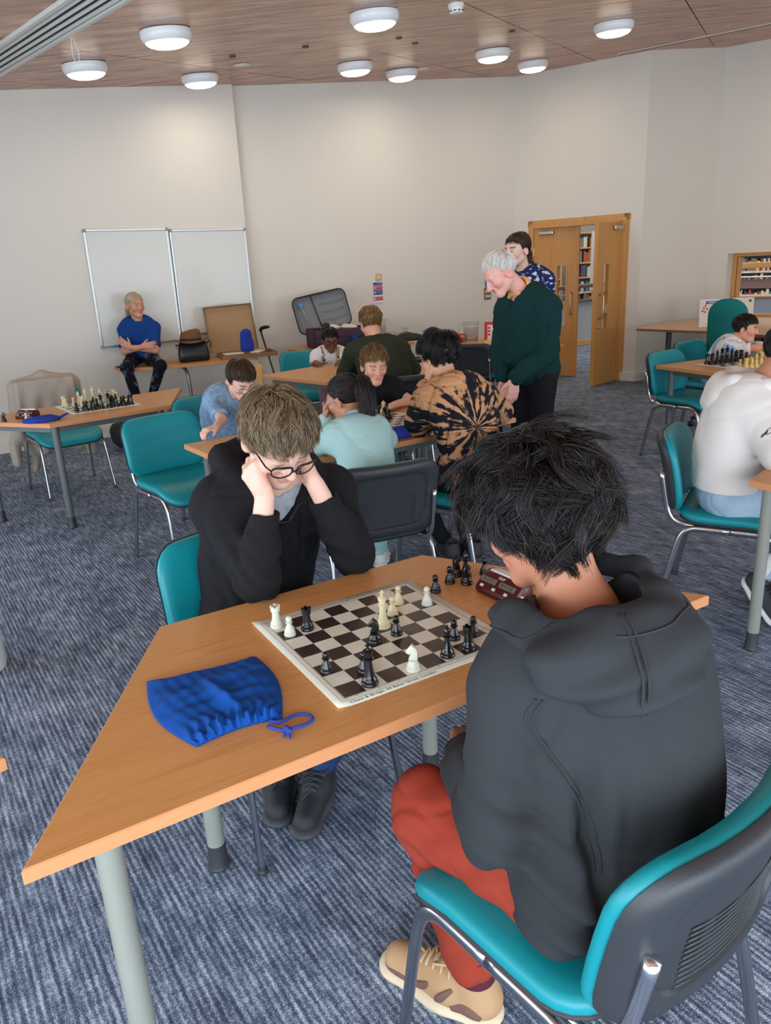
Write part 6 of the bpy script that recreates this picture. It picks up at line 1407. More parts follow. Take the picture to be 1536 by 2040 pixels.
# ------------------------------------------------------------------ the boy with glasses (far side of the nearest table)
def dens(pts, n=8): return [tuple(p) for p in catmull(pts, n)]
M_blackhood = cloth('black_sweatshirt', (27, 27, 30), bump=(500, 0.22)); M_greytee = cloth('pale_grey_jersey', (176, 184, 194))
f = nrmz((0.55, -0.835, 0)); r = nrmz(np.cross(f, Zv))
hip, neck, mid = V3((-0.39, 2.07, 0.53)), V3((-0.325, 2.115, 0.975)), V3((-0.41, 2.17, 0.78))
C = V3((-0.276, 1.972, 1.118)); pt = math.radians(39); F = V3((0.535 * math.cos(pt), -0.845 * math.cos(pt), -math.sin(pt))); R = frame(F); HS = 1.0
shR, shL = V3((-0.458, 2.035, 0.925)), V3((-0.165, 2.195, 0.905)); elR, elL = V3((-0.352, 1.872, 0.758)), V3((-0.100, 2.034, 0.758)); wrR, wrL = V3((-0.312, 1.892, 0.985)), V3((-0.186, 1.980, 0.985))
B1 = person('boy with glasses in a black hoodie, chin between hands at the nearest table', (-0.39, 2.07, 0))
body = SDF(); add_local(body, head_sdf(nose=1.1, ears=1.12), C, R, HS, 0.01); body.rc(C + R @ V3((0, -0.03, -0.05)), neck, 0.050, 0.056, 0.02); body.rc(neck, hip, 0.07, 0.08, 0.03)
for sh, el, wr in ((shR, elR, wrR), (shL, elL, wrL)):
    body.rc(neck, sh, 0.05, 0.045, 0.03); body.rc(sh, el, 0.042, 0.034, 0.03); body.rc(el, wr, 0.036, 0.0255, 0.015)
earR, earL = C + R @ V3((0.083, -0.012, -0.012)), C + R @ V3((-0.083, -0.012, -0.012))
hand(body, wrR + (wrR - elR) * 0.02, earR + R @ V3((0.004, -0.030, -0.05)) - wrR, -r * 0.9 - f * 0.35, -f, curl=(0.50, 0.55, 0.60, 0.66), sc=1.0, spread=0.10, thumb=(0.45, 0.25))
hand(body, wrL + (wrL - elL) * 0.02, earL + R @ V3((-0.004, -0.030, -0.05)) - wrL, r * 0.9 - f * 0.35, -f, curl=(0.50, 0.55, 0.60, 0.66), sc=1.0, spread=0.10, thumb=(0.45, 0.25))
o = sdf_obj('body', body, 0.0039, M_skin, None, skin_cols((228, 186, 166), C, R, HS, (128, 96, 70), (196, 128, 122), red=0.12)); child(o, B1)
tee = SDF(); torso_ops(tee, hip, neck, f, 0.95, 1.0, 0.0, mid, 0.004); tee.sub(lambda P: sd_rc(P, neck + f * 0.02, neck + f * 0.02 + Zv * 0.2, 0.062, 0.08), 0.006); tee.disp(folds(0.004, 5.0, 3)); child(sdf_obj('tshirt', tee, 0.006, M_greytee), B1)
hd = SDF(); torso_ops(hd, hip, neck, f, 1.0, 1.0, 0.0, mid, 0.020)
hd.rc(hip + V3((0, 0, 0.02)), hip - V3((0, 0, 0.05)), 0.15, 0.15, 0.05)
for sh, el, wr, q in ((shR, elR, wrR, 1), (shL, elL, wrL, -1)):
    hd.rc(neck + r * q * 0.06 - Zv * 0.03, sh, 0.066, 0.068, 0.05); hd.rc(sh, el, 0.070, 0.057, 0.05); ce = el + (wr - el) * 0.80; hd.rc(el, el + (ce - el) * 0.55, 0.057, 0.050, 0.02); hd.rc(el + (ce - el) * 0.5, el + (ce - el) * 0.68, 0.052, 0.047, 0.015)
    hd.rc(el + (ce - el) * 0.68, ce, 0.041, 0.041, 0.004)
    ax = nrmz(wr - el); hd.sub(lambda P, ce=ce, ax=ax: np.maximum(-((P - ce) @ ax) + 0.006, np.linalg.norm(P - ce - ((P - ce) @ ax)[:, None] * ax, axis=1) - 0.075), 0.002)
    hd.sub(lambda P, ce=ce, ax=ax: sd_rc(P, ce - ax * 0.002, ce + ax * 0.1, 0.032, 0.036), 0.002)
# hood bunched round the neck
hp = [neck + r * 0.085 + f * 0.075 - Zv * 0.03, neck + r * 0.125 + f * 0.02 + Zv * 0.03, neck + r * 0.115 - f * 0.075 + Zv * 0.065, neck - f * 0.125 + Zv * 0.07, neck - r * 0.11 - f * 0.075 + Zv * 0.05, neck - r * 0.115 + f * 0.01 + Zv * 0.02, neck - r * 0.085 + f * 0.075 - Zv * 0.03]
for i in range(6): hd.rc(hp[i], hp[i + 1], (0.022, 0.030, 0.036, 0.038, 0.036, 0.030)[i], (0.030, 0.036, 0.038, 0.036, 0.030, 0.022)[i], 0.02)
hd.el(neck - f * 0.15 - Zv * 0.01, (0.12, 0.06, 0.09), np.stack([r, f, Zv], 1), 0.05)
hd.sub(lambda P: sd_rc(P, neck + Zv * 0.01, neck + Zv * 0.2 + f * 0.05, 0.078, 0.10), 0.010)
vb = V3((-0.283, 1.985, 0.855))
hd.sub(lambda P: sd_flat(P, neck + f * 0.095 + Zv * 0.005, V3((-0.283, 2.0, 0.862)), 0.074, 0.010, f, 2.2), 0.006)
def sleeve_folds(P):
    out = 0
    for sh, el, wr in ((shR, elR, wrR), (shL, elL, wrL)):
        d = np.linalg.norm(P - el, axis=1); out = out + 0.0055 * np.exp(-(d / 0.13) ** 2) * np.sin((P - el) @ nrmz(wr - sh + Zv * 0.2) * 120 + 3 * np.sin(P @ r * 22))
    return out
hd.disp(folds(0.0042, 4.2, 17, sleeve_folds)); child(sdf_obj('hoodie', hd, 0.005, M_blackhood), B1)
# zip along the opening and closed below, with puller; kangaroo pocket seam
M_zip = mat('zip_tape', (44, 44, 48), rough=0.5, metal=0.4)
for q in (1, -1):
    pts = dens([neck + r * q * 0.075 + f * 0.09 - Zv * 0.02, neck + r * q * 0.056 + f * 0.12 - Zv * 0.06, vb + r * q * 0.004 + f * 0.02 + Zv * 0.02, vb + f * 0.02]); pp = project(hd, pts, 0.001); child(MB().tube(pp, 0.0032, 6).build('zip', M_zip, None, True), B1)
pp = project(hd, dens([vb + f * 0.02, vb + f * 0.03 - Zv * 0.06, vb + f * 0.04 - Zv * 0.13]), 0.001); child(MB().tube(pp, 0.0032, 6).build('zip', M_zip, None, True), B1)
pp = project(hd, [vb + f * 0.02 - Zv * 0.002, vb + f * 0.03 - Zv * 0.03], 0.004); child(MB().tube(pp, [0.004, 0.0025], 8).build('zip_puller', mat('puller', (70, 70, 74), rough=0.35, metal=0.8), None, True), B1)
# drawcord
pp = project(hd, dens([neck + r * 0.09 + f * 0.085 - Zv * 0.03, neck + r * 0.10 + f * 0.10 - Zv * 0.09, neck + r * 0.09 + f * 0.11 - Zv * 0.14]), 0.002); child(MB().tube(pp, 0.0026, 6).build('drawcord', M_blackhood, None, True), B1)
hair(B1, C, R, HS, (92, 74, 56), N=9000, K=420, steps=8, length=0.062, vol=0.026, r0=0.00085, whorl=(0.12, -0.62, 0.78), comb=(0.35, 0.35, 0.1), grav=0.05, wave=0.55, clump=0.72, tip=0.022, seed=4, hi=(172, 150, 116), hi_frac=0.55, capk=0.35, lift=0.004, fringe=0.046, fj=0.016, shift=-0.002, line=[(-0.12, -0.066), (-0.045, -0.06), (-0.022, -0.01), (0.0, 0.012), (0.02, 0.022), (0.045, 0.05), (0.065, 0.072), (0.09, 0.076)])
glasses(B1, C, R, HS, mat('black_acetate', (16, 16, 18), rough=0.25), w=0.0275, hgt=0.0195, rr=0.0022)
jn = SDF(); jn.el(hip, (0.16, 0.13, 0.10), np.stack([r, f, Zv], 1), 0.05)
for hj, kn, an in ((hip + r * 0.085, V3((-0.250, 1.700, 0.49)), V3((-0.375, 2.02, 0.12))), (hip - r * 0.085, V3((-0.085, 1.79, 0.49)), V3((-0.232, 1.975, 0.12)))): jn.rc(hj, kn, 0.085, 0.064, 0.05); jn.rc(kn, an, 0.062, 0.050, 0.03)
jn.disp(folds(0.005, 4, 5)); child(sdf_obj('jeans', jn, 0.008, cloth('navy_denim', (44, 66, 110))), B1)
M_blkshoe = mat('black_mesh_shoe', (38, 40, 44), rough=0.6, bump=(500, 0.4)); M_blksole = mat('dark_sole', (58, 60, 64), rough=0.6); M_lace = mat('dark_lace', (52, 54, 58), rough=0.8)
shoe(B1, (-0.232, 2.035, 0), (-0.278, 1.760, 0), M_blkshoe, M_blksole, 0.0045, M_lace, 1.06); shoe(B1, (-0.385, 2.085, 0), (-0.352, 1.815, 0), M_blkshoe, M_blksole, 0.005, M_lace, 1.06)

# ------------------------------------------------------------------ the person in the grey hoodie (near side, seen from behind)
M_greyhood = cloth('washed_black_fleece', (50, 53, 56), bump=(600, 0.2), noise=(3, 0.05)); M_rust = cloth('rust_twill', (146, 55, 39), bump=(700, 0.2))
f = nrmz((-0.29, 0.957, 0)); r = nrmz(np.cross(f, Zv))
hip, neck, mid = V3((0.358, 1.052, 0.54)), V3((0.325, 1.180, 0.950)), V3((0.388, 1.048, 0.80))
C = V3((0.262, 1.250, 1.108)); F = nrmz((-0.68, 0.62, -0.42)); R = frame(F, Zv, 0.0); HS = 0.95
shL, shR = V3((0.196, 1.105, 0.862)), V3((0.432, 1.180, 0.860)); elL, elR = V3((0.178, 1.050, 0.648)), V3((0.480, 1.285, 0.66)); wrL, wrR = V3((0.130, 1.285, 0.615)), V3((0.36, 1.42, 0.60))
B2 = person('person in a washed black hoodie and rust trousers, seen from behind at lower right', (0.372, 1.035, 0))
body = SDF(); add_local(body, head_sdf(), C, R, HS, 0.01); body.rc(C + R @ (V3((0, -0.026, -0.05)) * HS), neck, 0.050, 0.056, 0.025); body.rc(neck, hip, 0.07, 0.08, 0.03)
for sh, el, wr in ((shR, elR, wrR), (shL, elL, wrL)): body.rc(neck, sh, 0.045, 0.04, 0.03); body.rc(sh, el, 0.04, 0.033, 0.03); body.rc(el, wr, 0.034, 0.025, 0.015)
hand(body, wrL, f + V3((0.5, 0, -0.1)), -Zv, r, sc=0.9); hand(body, wrR, f + V3((-0.5, 0, -0.1)), -Zv, -r, sc=0.9)
child(sdf_obj('body', body, 0.0045, M_skin, None, skin_cols((188, 128, 100), C, R, HS, (30, 24, 22), (150, 84, 78))), B2)
hd = SDF(); torso_ops(hd, hip, neck, f, 0.92, 1.06, 0.0, mid, 0.026, 0.08)
hd.rc(hip - r * 0.07 - f * 0.03 + V3((0, 0, 0.04)), hip - r * 0.08 - f * 0.035 - Zv * 0.035, 0.098, 0.098, 0.06); hd.rc(hip + r * 0.07 - f * 0.02 + V3((0, 0, 0.04)), hip + r * 0.08 - f * 0.02 - Zv * 0.035, 0.098, 0.098, 0.06)
for sh, el, wr, q in ((shR, elR, wrR, 1), (shL, elL, wrL, -1)):
    hd.rc(neck + r * q * 0.05 - Zv * 0.045, sh, 0.068, 0.070, 0.05); hd.rc(sh, el, 0.076, 0.076, 0.012); hd.rc(el, wr + (el - wr) * 0.3, 0.074, 0.058, 0.03); hd.rc(wr + (el - wr) * 0.3, wr, 0.042, 0.04, 0.01)
hd.sub(lambda P: sd_rc(P, neck + Zv * 0.03, neck + Zv * 0.3 + f * 0.2, 0.07, 0.13), 0.015); hd.sub(lambda P: sd_el(P, (0.328, 1.125, 0.985), (0.100, 0.085, 0.075), np.stack([r, f, Zv], 1)), 0.01)
# deep creases: armpit and the lower back at left
def hood_creases(P):
    ap = shL + (elL - shL) * 0.5 - f * 0.05 + r * 0.055
    a = -0.022 * np.exp(-(((P - ap) @ r) / 0.018) ** 2) * np.exp(-((P[:, 2] - 0.70) / 0.12) ** 2)
    b = 0.010 * np.exp(-((P[:, 2] - 0.56) / 0.09) ** 2) * np.sin(P[:, 2] * 95 + (P @ r) * 26) * np.exp(-(((P - hip) @ r + 0.12) / 0.11) ** 2)
    c = 0.006 * np.sin((P @ r) * 55 + 4 * np.sin(P[:, 2] * 6)) * np.clip((0.80 - P[:, 2]) / 0.2, 0, 1)
    e = 0.006 * np.exp(-(np.linalg.norm(P - elL, axis=1) / 0.12) ** 2) * np.sin(P[:, 2] * 110 + (P @ r) * 30)
    return a * 1.2 + b * 0.9 + c * 1.2 + e
hd.disp(folds(0.0035, 2.4, 23, hood_creases)); hd.isect(lambda P: 0.492 - P[:, 2], 0.012)
child(sdf_obj('hoodie', hd, 0.0055, M_greyhood), B2)
# seams of the left sleeve: traced onto the back of the garment
def trace(sdf, o, d, n=60):
    P = np.array(o, float); d = nrmz(d)
    for _ in range(n): P = P + d[None, :] * np.clip(sdf(P), -0.02, 0.05)[:, None] * 0.8
    return P
sm = catmull([(-0.150, 0.905, 0), (-0.165, 0.865, 0), (-0.135, 0.80, 0), (-0.108, 0.745, 0), (-0.098, 0.69, 0), (-0.102, 0.65, 0)], 6)
for dx in (0.0, 0.0075):
    pp = trace(hd, [V3((hip[0], hip[1], 0)) + r * (q[0] + dx) + Zv * q[1] - f * 0.6 for q in sm], f); child(MB().tube([tuple(x) for x in pp], 0.0026, 6).build('sleeve_seam', M_greyhood, None, True), B2)
# hood: collapsed pouch lying on the back, open upwards around the neck
ho = SDF()
ring = [V3((0.212, 1.225, 0.945)), V3((0.208, 1.15, 0.972)), V3((0.240, 1.075, 0.992)), V3((0.318, 1.030, 1.002)), V3((0.395, 1.050, 1.006)), V3((0.437, 1.125, 1.012)), V3((0.430, 1.205, 1.020)), V3((0.388, 1.265, 1.015))]
rad_ = [0.018, 0.022, 0.023, 0.024, 0.024, 0.024, 0.022, 0.018]
for i in range(len(ring) - 1): ho.rc(ring[i], ring[i + 1], rad_[i], rad_[i + 1], 0.025)
ho.el((0.340, 1.025, 0.968), (0.150, 0.072, 0.062), np.stack([r, f, Zv], 1), 0.03); ho.el((0.360, 1.010, 0.935), (0.110, 0.068, 0.05), np.stack([r, f, Zv], 1), 0.03); ho.el((0.238, 1.10, 0.955), (0.045, 0.085, 0.048), None, 0.03); ho.el((0.430, 1.10, 0.968), (0.052, 0.085, 0.060), None, 0.03)
ho.rc((0.212, 1.225, 0.945), (0.188, 1.232, 0.925), 0.018, 0.012, 0.02)
ho.sub(lambda P: sd_rc(P, (0.325, 1.160, 0.945), (0.30, 1.20, 1.2), 0.092, 0.13), 0.008)
ho.sub(lambda P: sd_el(P, (0.328, 1.110, 0.990), (0.100, 0.070, 0.070), np.stack([r, f, Zv], 1)), 0.006)
def hood_f(P): return 0.007 * np.sin((P[:, 2] * 95) + 2.5 * np.sin((P @ r) * 14 + 1) + (P @ f) * 20) * np.exp(-((P[:, 2] - 0.93) / 0.06) ** 2) + 0.006 * wnoise(P, 5, 31, 2)
ho.disp(hood_f); child(sdf_obj('hood', ho, 0.0045, M_greyhood), B2)
pp = project(ho, [(0.345, 1.01, 1.05), (0.348, 0.985, 1.01), (0.352, 0.95, 0.97), (0.358, 0.94, 0.93), (0.362, 0.945, 0.895)], 0.0005)
for q in (-1, 1): child(MB().tube([p + r * q * 0.005 for p in catmull([tuple(x) for x in pp], 5)] if False else [V3(p) + r * q * 0.005 for p in catmull([tuple(x) for x in pp], 5)], 0.0026, 6).build('hood_seam', M_greyhood, None, True), B2)
hair(B2, C, R, HS, (14, 12, 13), N=12000, K=240, steps=11, length=0.112, vol=0.055, r0=0.00085, whorl=(0.25, -0.35, 0.9), comb=(0.0, 0.0, 0.0), grav=0.40, wave=0.75, clump=0.84, tip=0.07, seed=12, hi=(62, 50, 46), hi_frac=0.26, capk=0.60, lenvar=0.45, lift=0.006, shift=-0.016, fringe=0.03, side=-0.03)
rim = trace(ho, [V3(p) + nrmz(V3((p[0] - 0.325, p[1] - 1.15, 0))) * 0.2 + Zv * 0.06 for p in catmull([tuple(x) for x in ring[1:7]], 5)], (0, 0, -1)) if False else project(ho, [V3(p) + nrmz(V3((p[0] - 0.325, p[1] - 1.15, 0))) * 0.035 - Zv * 0.012 for p in catmull([tuple(x) for x in ring[1:7]], 5)], 0.0004)
child(MB().tube([tuple(x) for x in rim], 0.0022, 6).build('hood_hem_seam', M_greyhood, None, True), B2)
hair(B2, C, R, HS, (14, 12, 13), N=3500, K=90, steps=9, length=0.09, vol=0.060, r0=0.00085, whorl=(-0.35, 0.25, 0.9), grav=0.30, wave=0.9, clump=0.85, tip=0.08, seed=77, hi=(70, 56, 50), hi_frac=0.3, cap=False, lenvar=0.45, lift=0.008, shift=0.03, fringe=0.03, side=-0.02, name='hair_top_layer')
tr = SDF(); tr.el(hip - Zv * 0.02, (0.155, 0.125, 0.085), np.stack([r, f, Zv], 1), 0.05); cf = nrmz((-0.6, 0.8, 0))
knL, anL = V3((0.062, 1.245, 0.515)), V3((0.130, 1.225, 0.15)); knR, anR = V3((0.26, 1.43, 0.51)), V3((0.27, 1.36, 0.12))
for hj, kn, an in ((hip - r * 0.10 - Zv * 0.015, knL, anL), (hip + r * 0.08 - Zv * 0.015, knR, anR)): tr.rc(hj, kn, 0.086, 0.078, 0.05); tr.rc(kn, an, 0.073, 0.052, 0.03)
def knee_f(P):
    d = np.linalg.norm(P - (knL + V3((0.03, -0.03, -0.07))), axis=1); return 0.006 * np.exp(-(d / 0.10) ** 2) * np.sin(P[:, 2] * 130 + P[:, 0] * 70 + P[:, 1] * 20) + 0.003 * np.sin((P @ cf) * 60 + P[:, 2] * 50)
tr.disp(folds(0.004, 4.5, 27, knee_f)); child(sdf_obj('trousers', tr, 0.006, M_rust), B2)
M_tan = mat('tan_suede', (176, 140, 102), rough=0.85, bump=(300, 0.2)); M_cream = mat('cream_sole', (208, 190, 160), rough=0.6); M_brnov = mat('brown_suede', (110, 80, 70), rough=0.85); M_tanlace = mat('tan_lace', (196, 168, 128), rough=0.8)
shoe(B2, (0.185, 1.192, 0), (-0.050, 1.352, 0), M_tan, M_cream, 0.004, M_tanlace, 1.12, cloth('maroon_knit', (84, 36, 50)), (0.135, 1.222, 0.17), M_brnov)
shoe(B2, (0.30, 1.33, 0), (0.16, 1.56, 0), M_tan, M_cream, 0.006, M_tanlace, 1.06, cloth('maroon_knit', (84, 36, 50)), (0.275, 1.36, 0.17), M_brnov)
# ------------------------------------------------------------------ the other people
NAVYB = mat('near_black', (22, 24, 30), rough=0.7)
def dot_node(N, L, vec, d):
    n = N.new('ShaderNodeVectorMath'); n.operation = 'DOT_PRODUCT'; L.new(vec, n.inputs[0]); n.inputs[1].default_value = d; return n.outputs['Value']
def tiedye(name, center, right, c_dark, c_light):
    m = cloth(name, c_light); N = m.node_tree.nodes; L = m.node_tree.links; b = N['Principled BSDF']
    tc = N.new('ShaderNodeTexCoord'); s = N.new('ShaderNodeVectorMath'); s.operation = 'SUBTRACT'; L.new(tc.outputs['Object'], s.inputs[0]); s.inputs[1].default_value = center
    u = dot_node(N, L, s.outputs[0], right); v = dot_node(N, L, s.outputs[0], (0, 0, 1))
    def mth(op, a, c=None):
        n = N.new('ShaderNodeMath'); n.operation = op
        for i, q in enumerate((a, c)):
            if q is None: continue
            if isinstance(q, (int, float)): n.inputs[i].default_value = q
            else: L.new(q, n.inputs[i])
        return n.outputs[0]
    ang = mth('ARCTAN2', v, u); rad = mth('SQRT', mth('ADD', mth('MULTIPLY', u, u), mth('MULTIPLY', v, v)))
    cx = N.new('ShaderNodeCombineXYZ'); L.new(mth('MULTIPLY', ang, 3.6), cx.inputs[0]); L.new(mth('MULTIPLY', rad, 5.0), cx.inputs[1])
    n1 = N.new('ShaderNodeTexNoise'); n1.inputs['Scale'].default_value = 1.5; n1.inputs['Detail'].default_value = 3; L.new(cx.outputs[0], n1.inputs['Vector'])
    n2 = N.new('ShaderNodeTexNoise'); n2.inputs['Scale'].default_value = 30; n2.inputs['Detail'].default_value = 4; L.new(s.outputs[0], n2.inputs['Vector'])
    t = mth('ADD', mth('MULTIPLY', n1.outputs['Fac'], 1.0), mth('MULTIPLY', n2.outputs['Fac'], 0.40)); t = mth('ADD', t, mth('MULTIPLY', rad, 0.22))
    r_ = ramp(N, [(0.715, lin(c_dark)), (0.79, lin(c_light))]); L.new(t, r_.inputs['Fac']); L.new(r_.outputs[0], b.inputs['Base Color']); return m
def patches(name, c0, c1, scale, lo=0.52, hi=0.6, stretch=(1, 1, 1)):
    m = cloth(name, c0); N = m.node_tree.nodes; L = m.node_tree.links; b = N['Principled BSDF']
    tc = N.new('ShaderNodeTexCoord'); mp = N.new('ShaderNodeMapping'); mp.inputs['Scale'].default_value = stretch; L.new(tc.outputs['Object'], mp.inputs['Vector'])
    n = N.new('ShaderNodeTexNoise'); n.inputs['Scale'].default_value = scale; n.inputs['Detail'].default_value = 3; L.new(mp.outputs[0], n.inputs['Vector'])
    r_ = ramp(N, [(lo, lin(c0)), (hi, lin(c1))]); L.new(n.outputs['Fac'], r_.inputs['Fac']); L.new(r_.outputs[0], b.inputs['Base Color']); return m
WHITE_SHOE = (mat('white_shoe', (220, 216, 208), rough=0.6), mat('white_sole', (228, 226, 220), rough=0.6)); BLACK_SHOE = (M_blkshoe, M_blksole)
BROWN, OLIVE, FAIR, TAN = (152, 100, 74), (186, 132, 102), (230, 184, 162), (214, 164, 136)

# girl in mint
M_mint = cloth('mint_fleece', (164, 200, 198))
P, C, R, hs, r, f = simple_person(dict(label='girl in a mint sweatshirt with a long dark ponytail', s=0.80, hs=0.92, w=0.86, f=(-0.42, 0.91, 0), C=(-0.158, 3.475, 0.965), F=(-0.80, 0.52, -0.30), neck=(-0.118, 3.375, 0.865), hip=(-0.075, 3.19, 0.53), mid=(-0.05, 3.21, 0.74), grow=0.014, sl=1.1,
    shL=(-0.205, 3.315, 0.820), shR=(-0.035, 3.39, 0.826), elL=(-0.300, 3.475, 0.762), wrL=(-0.255, 3.50, 0.865), elR=(0.015, 3.53, 0.755), wrR=(-0.06, 3.68, 0.745), handL=((0.12, 0.0, 1.0), (0.8, -0.3, 0.2), (0.3, -0.8, 0), 0.8, (0.55, 0.55, 0.6, 0.6)), handR=((-0.4, 0.9, -0.05), (0, 0, -1), (-0.9, -0.4, 0), 0.8),
    top=M_mint, top_name='sweatshirt', collar=0.014, fold=0.003, skin=OLIVE, brow=(40, 28, 24), kneeR=(-0.03, 3.62, 0.47), anR=(-0.05, 3.80, 0.10), kneeL=(-0.20, 3.58, 0.47), anL=(-0.14, 3.76, 0.10), trousers=M_mint, cuff=0.06, shoeR=((-0.05, 3.76, 0), (-0.02, 3.98, 0)), shoeL=((-0.14, 3.70, 0), (-0.13, 3.92, 0)), shoe_m=WHITE_SHOE, shoe_s=1.1, seed=41,
    hair=dict(col=(26, 20, 19), N=2600, K=60, steps=8, length=0.15, vol=0.010, r0=0.0012, whorl=(0, 0.75, 0.65), comb=(0, -1.2, 0.35), grav=0.0, wave=0.04, clump=0.3, tip=0.0, seed=3, hi=(60, 48, 44), hi_frac=0.25, capk=0.6, lenvar=0.1, line=[(-0.12, -0.06), (-0.03, -0.05), (-0.01, 0.0), (0.02, 0.02), (0.05, 0.055), (0.09, 0.075)])))
def ponytail(P, pts, col, n=420, r=0.03, seed=2, hi=None, thick=0.0014):
    rng = np.random.default_rng(seed); pts = [V3(p) for p in pts]; cur = np.array([tuple(p) for p in catmull(pts, 5)]); S = len(cur); t = np.linspace(0, 1, S); off = rng.normal(0, 1, (n, 3)); off /= np.maximum(1, np.linalg.norm(off, axis=1))[:, None]
    prof = np.minimum(1, 0.35 + t * 2.2) * (1 - 0.45 * np.clip((t - 0.6) / 0.4, 0, 1)); ln = rng.uniform(0.75, 1.0, n)
    path = np.stack([np.stack([np.interp(t * l, t, cur[:, k]) for k in range(3)], 1) for l in ln]) + off[:, None, :] * (r * prof)[None, :, None] + 0.006 * np.sin(t * 9 + rng.uniform(0, 6, (n, 1)))[:, :, None] * rng.normal(0, 1, (n, 1, 3))
    T = np.gradient(path, axis=1); T /= np.linalg.norm(T, axis=2, keepdims=True) + 1e-9; a = np.cross(T, rng.normal(size=(n, 1, 3))); a /= np.linalg.norm(a, axis=2, keepdims=True) + 1e-9; b = np.cross(T, a); rr = (thick * (1.1 - 0.7 * t))[None, :, None]
    V = np.stack([path + rr * (math.cos(x) * a + math.sin(x) * b) for x in (0, 2.094, 4.189)], 2).reshape(-1, 3); base = (np.arange(n)[:, None, None] * S + np.arange(S - 1)[None, :, None]) * 3; kk = np.arange(3)[None, None, :]; k2 = (kk + 1) % 3
    Fq = np.stack([base + kk, base + k2, base + 3 + k2, base + 3 + kk], -1).reshape(-1, 4)
    me = mesh_np('ponytail', V, Fq); c = lin3(col); h_ = lin3(hi) if hi else c * 2; w_ = (rng.random((n, 1)) < 0.25) * 0.7; set_col(me, np.repeat(c * (1 - w_) + h_ * w_, S * 3, 0)); child(link_mesh('ponytail', me, M_hair), P)
    core = SDF()
    for i in range(0, S - 3): core.rc(cur[i], cur[i + 1], r * 0.62 * prof[i], r * 0.62 * prof[i + 1], 0.01)
    child(sdf_obj('ponytail_core', core, 0.006, mat('ponytail_mass', col, rough=0.5)), P)
hb_ = C + R @ (V3((0, -0.105, 0.055)) * hs)
ponytail(P, [hb_, hb_ + V3((0.02, -0.040, 0.005)), hb_ + V3((0.035, -0.070, -0.07)), hb_ + V3((0.035, -0.085, -0.17)), hb_ + V3((0.05, -0.095, -0.25)), hb_ + V3((0.075, -0.10, -0.275))], (28, 20, 20), 900, 0.036, hi=(70, 52, 48))
child(MB().tube([hb_ + R @ (V3((0.018 * math.cos(a), -0.004, 0.018 * math.sin(a)))) for a in np.linspace(0, 2 * PI, 16)], 0.008, 8).build('hair_tie', NAVYB, None, True), P)
glasses(P, C, R, hs, mat('lilac_frame', (176, 140, 190), rough=0.3), w=0.024, hgt=0.019, rr=0.0022)

# boy in tie dye
f_ = nrmz((-0.45, 0.89, 0)); r_t = nrmz(np.cross(f_, Zv)); M_tie = tiedye('tie_dye_cotton', (0.42, 3.55, 0.80), tuple(r_t), (26, 27, 38), (198, 148, 106))
P, C, R, hs, r, f = simple_person(dict(label='boy in a tan and navy tie dye shirt, seen from behind', s=0.93, hs=0.97, f=f_, C=(0.308, 3.845, 1.090), F=(-0.50, 0.78, -0.38), neck=(0.345, 3.735, 0.965), hip=(0.415, 3.60, 0.54), mid=(0.47, 3.58, 0.79), grow=0.022, sl=1.1, h=0.006, nk=0.95,
    shL=(0.235, 3.70, 0.885), shR=(0.515, 3.83, 0.885), elL=(0.190, 3.795, 0.768), wrL=(0.245, 3.83, 0.945), elR=(0.63, 4.0, 0.765), wrR=(0.47, 4.13, 0.752), handL=((0.12, 0.05, 1.0), (0.85, 0.3, 0), (-0.3, -0.9, 0), 0.88, (0.3, 0.3, 0.35, 0.4)), handR=((-0.8, 0.5, -0.05), (0, 0, -1), (-0.5, -0.8, 0), 0.88),
    top=M_tie, top_name='tie_dye_shirt', collar=0.016, skin=TAN, seed=43, fold=0.007, kneeL=(0.14, 3.92, 0.49), anL=(0.30, 3.86, 0.13), kneeR=(0.36, 4.02, 0.49), anR=(0.44, 3.86, 0.13), trousers=cloth('black_jogger', (20, 20, 24)), shoeL=((0.36, 3.78, 0), (0.30, 4.02, 0)), shoeR=((0.48, 3.78, 0), (0.43, 4.03, 0)), shoe_m=BLACK_SHOE, shoe_s=1.15,
    hair=dict(col=(16, 14, 15), N=4200, K=170, steps=8, length=0.085, vol=0.036, r0=0.0011, whorl=(0.1, -0.5, 0.86), comb=(0, 0.3, 0.3), grav=0.1, wave=0.35, clump=0.75, tip=0.025, seed=6, hi=(60, 50, 48), hi_frac=0.25, capk=0.5, line=[(-0.12, -0.02), (-0.045, -0.01), (-0.02, 0.01), (0.0, 0.02), (0.03, 0.03), (0.06, 0.06), (0.09, 0.08)])))
hair(P, C, R, hs, (26, 22, 22), N=1600, K=40, steps=3, length=0.016, vol=0.004, r0=0.001, grav=0.6, wave=0.1, clump=0.2, tip=0.0, seed=61, capk=0.6, name='clipped_hair')

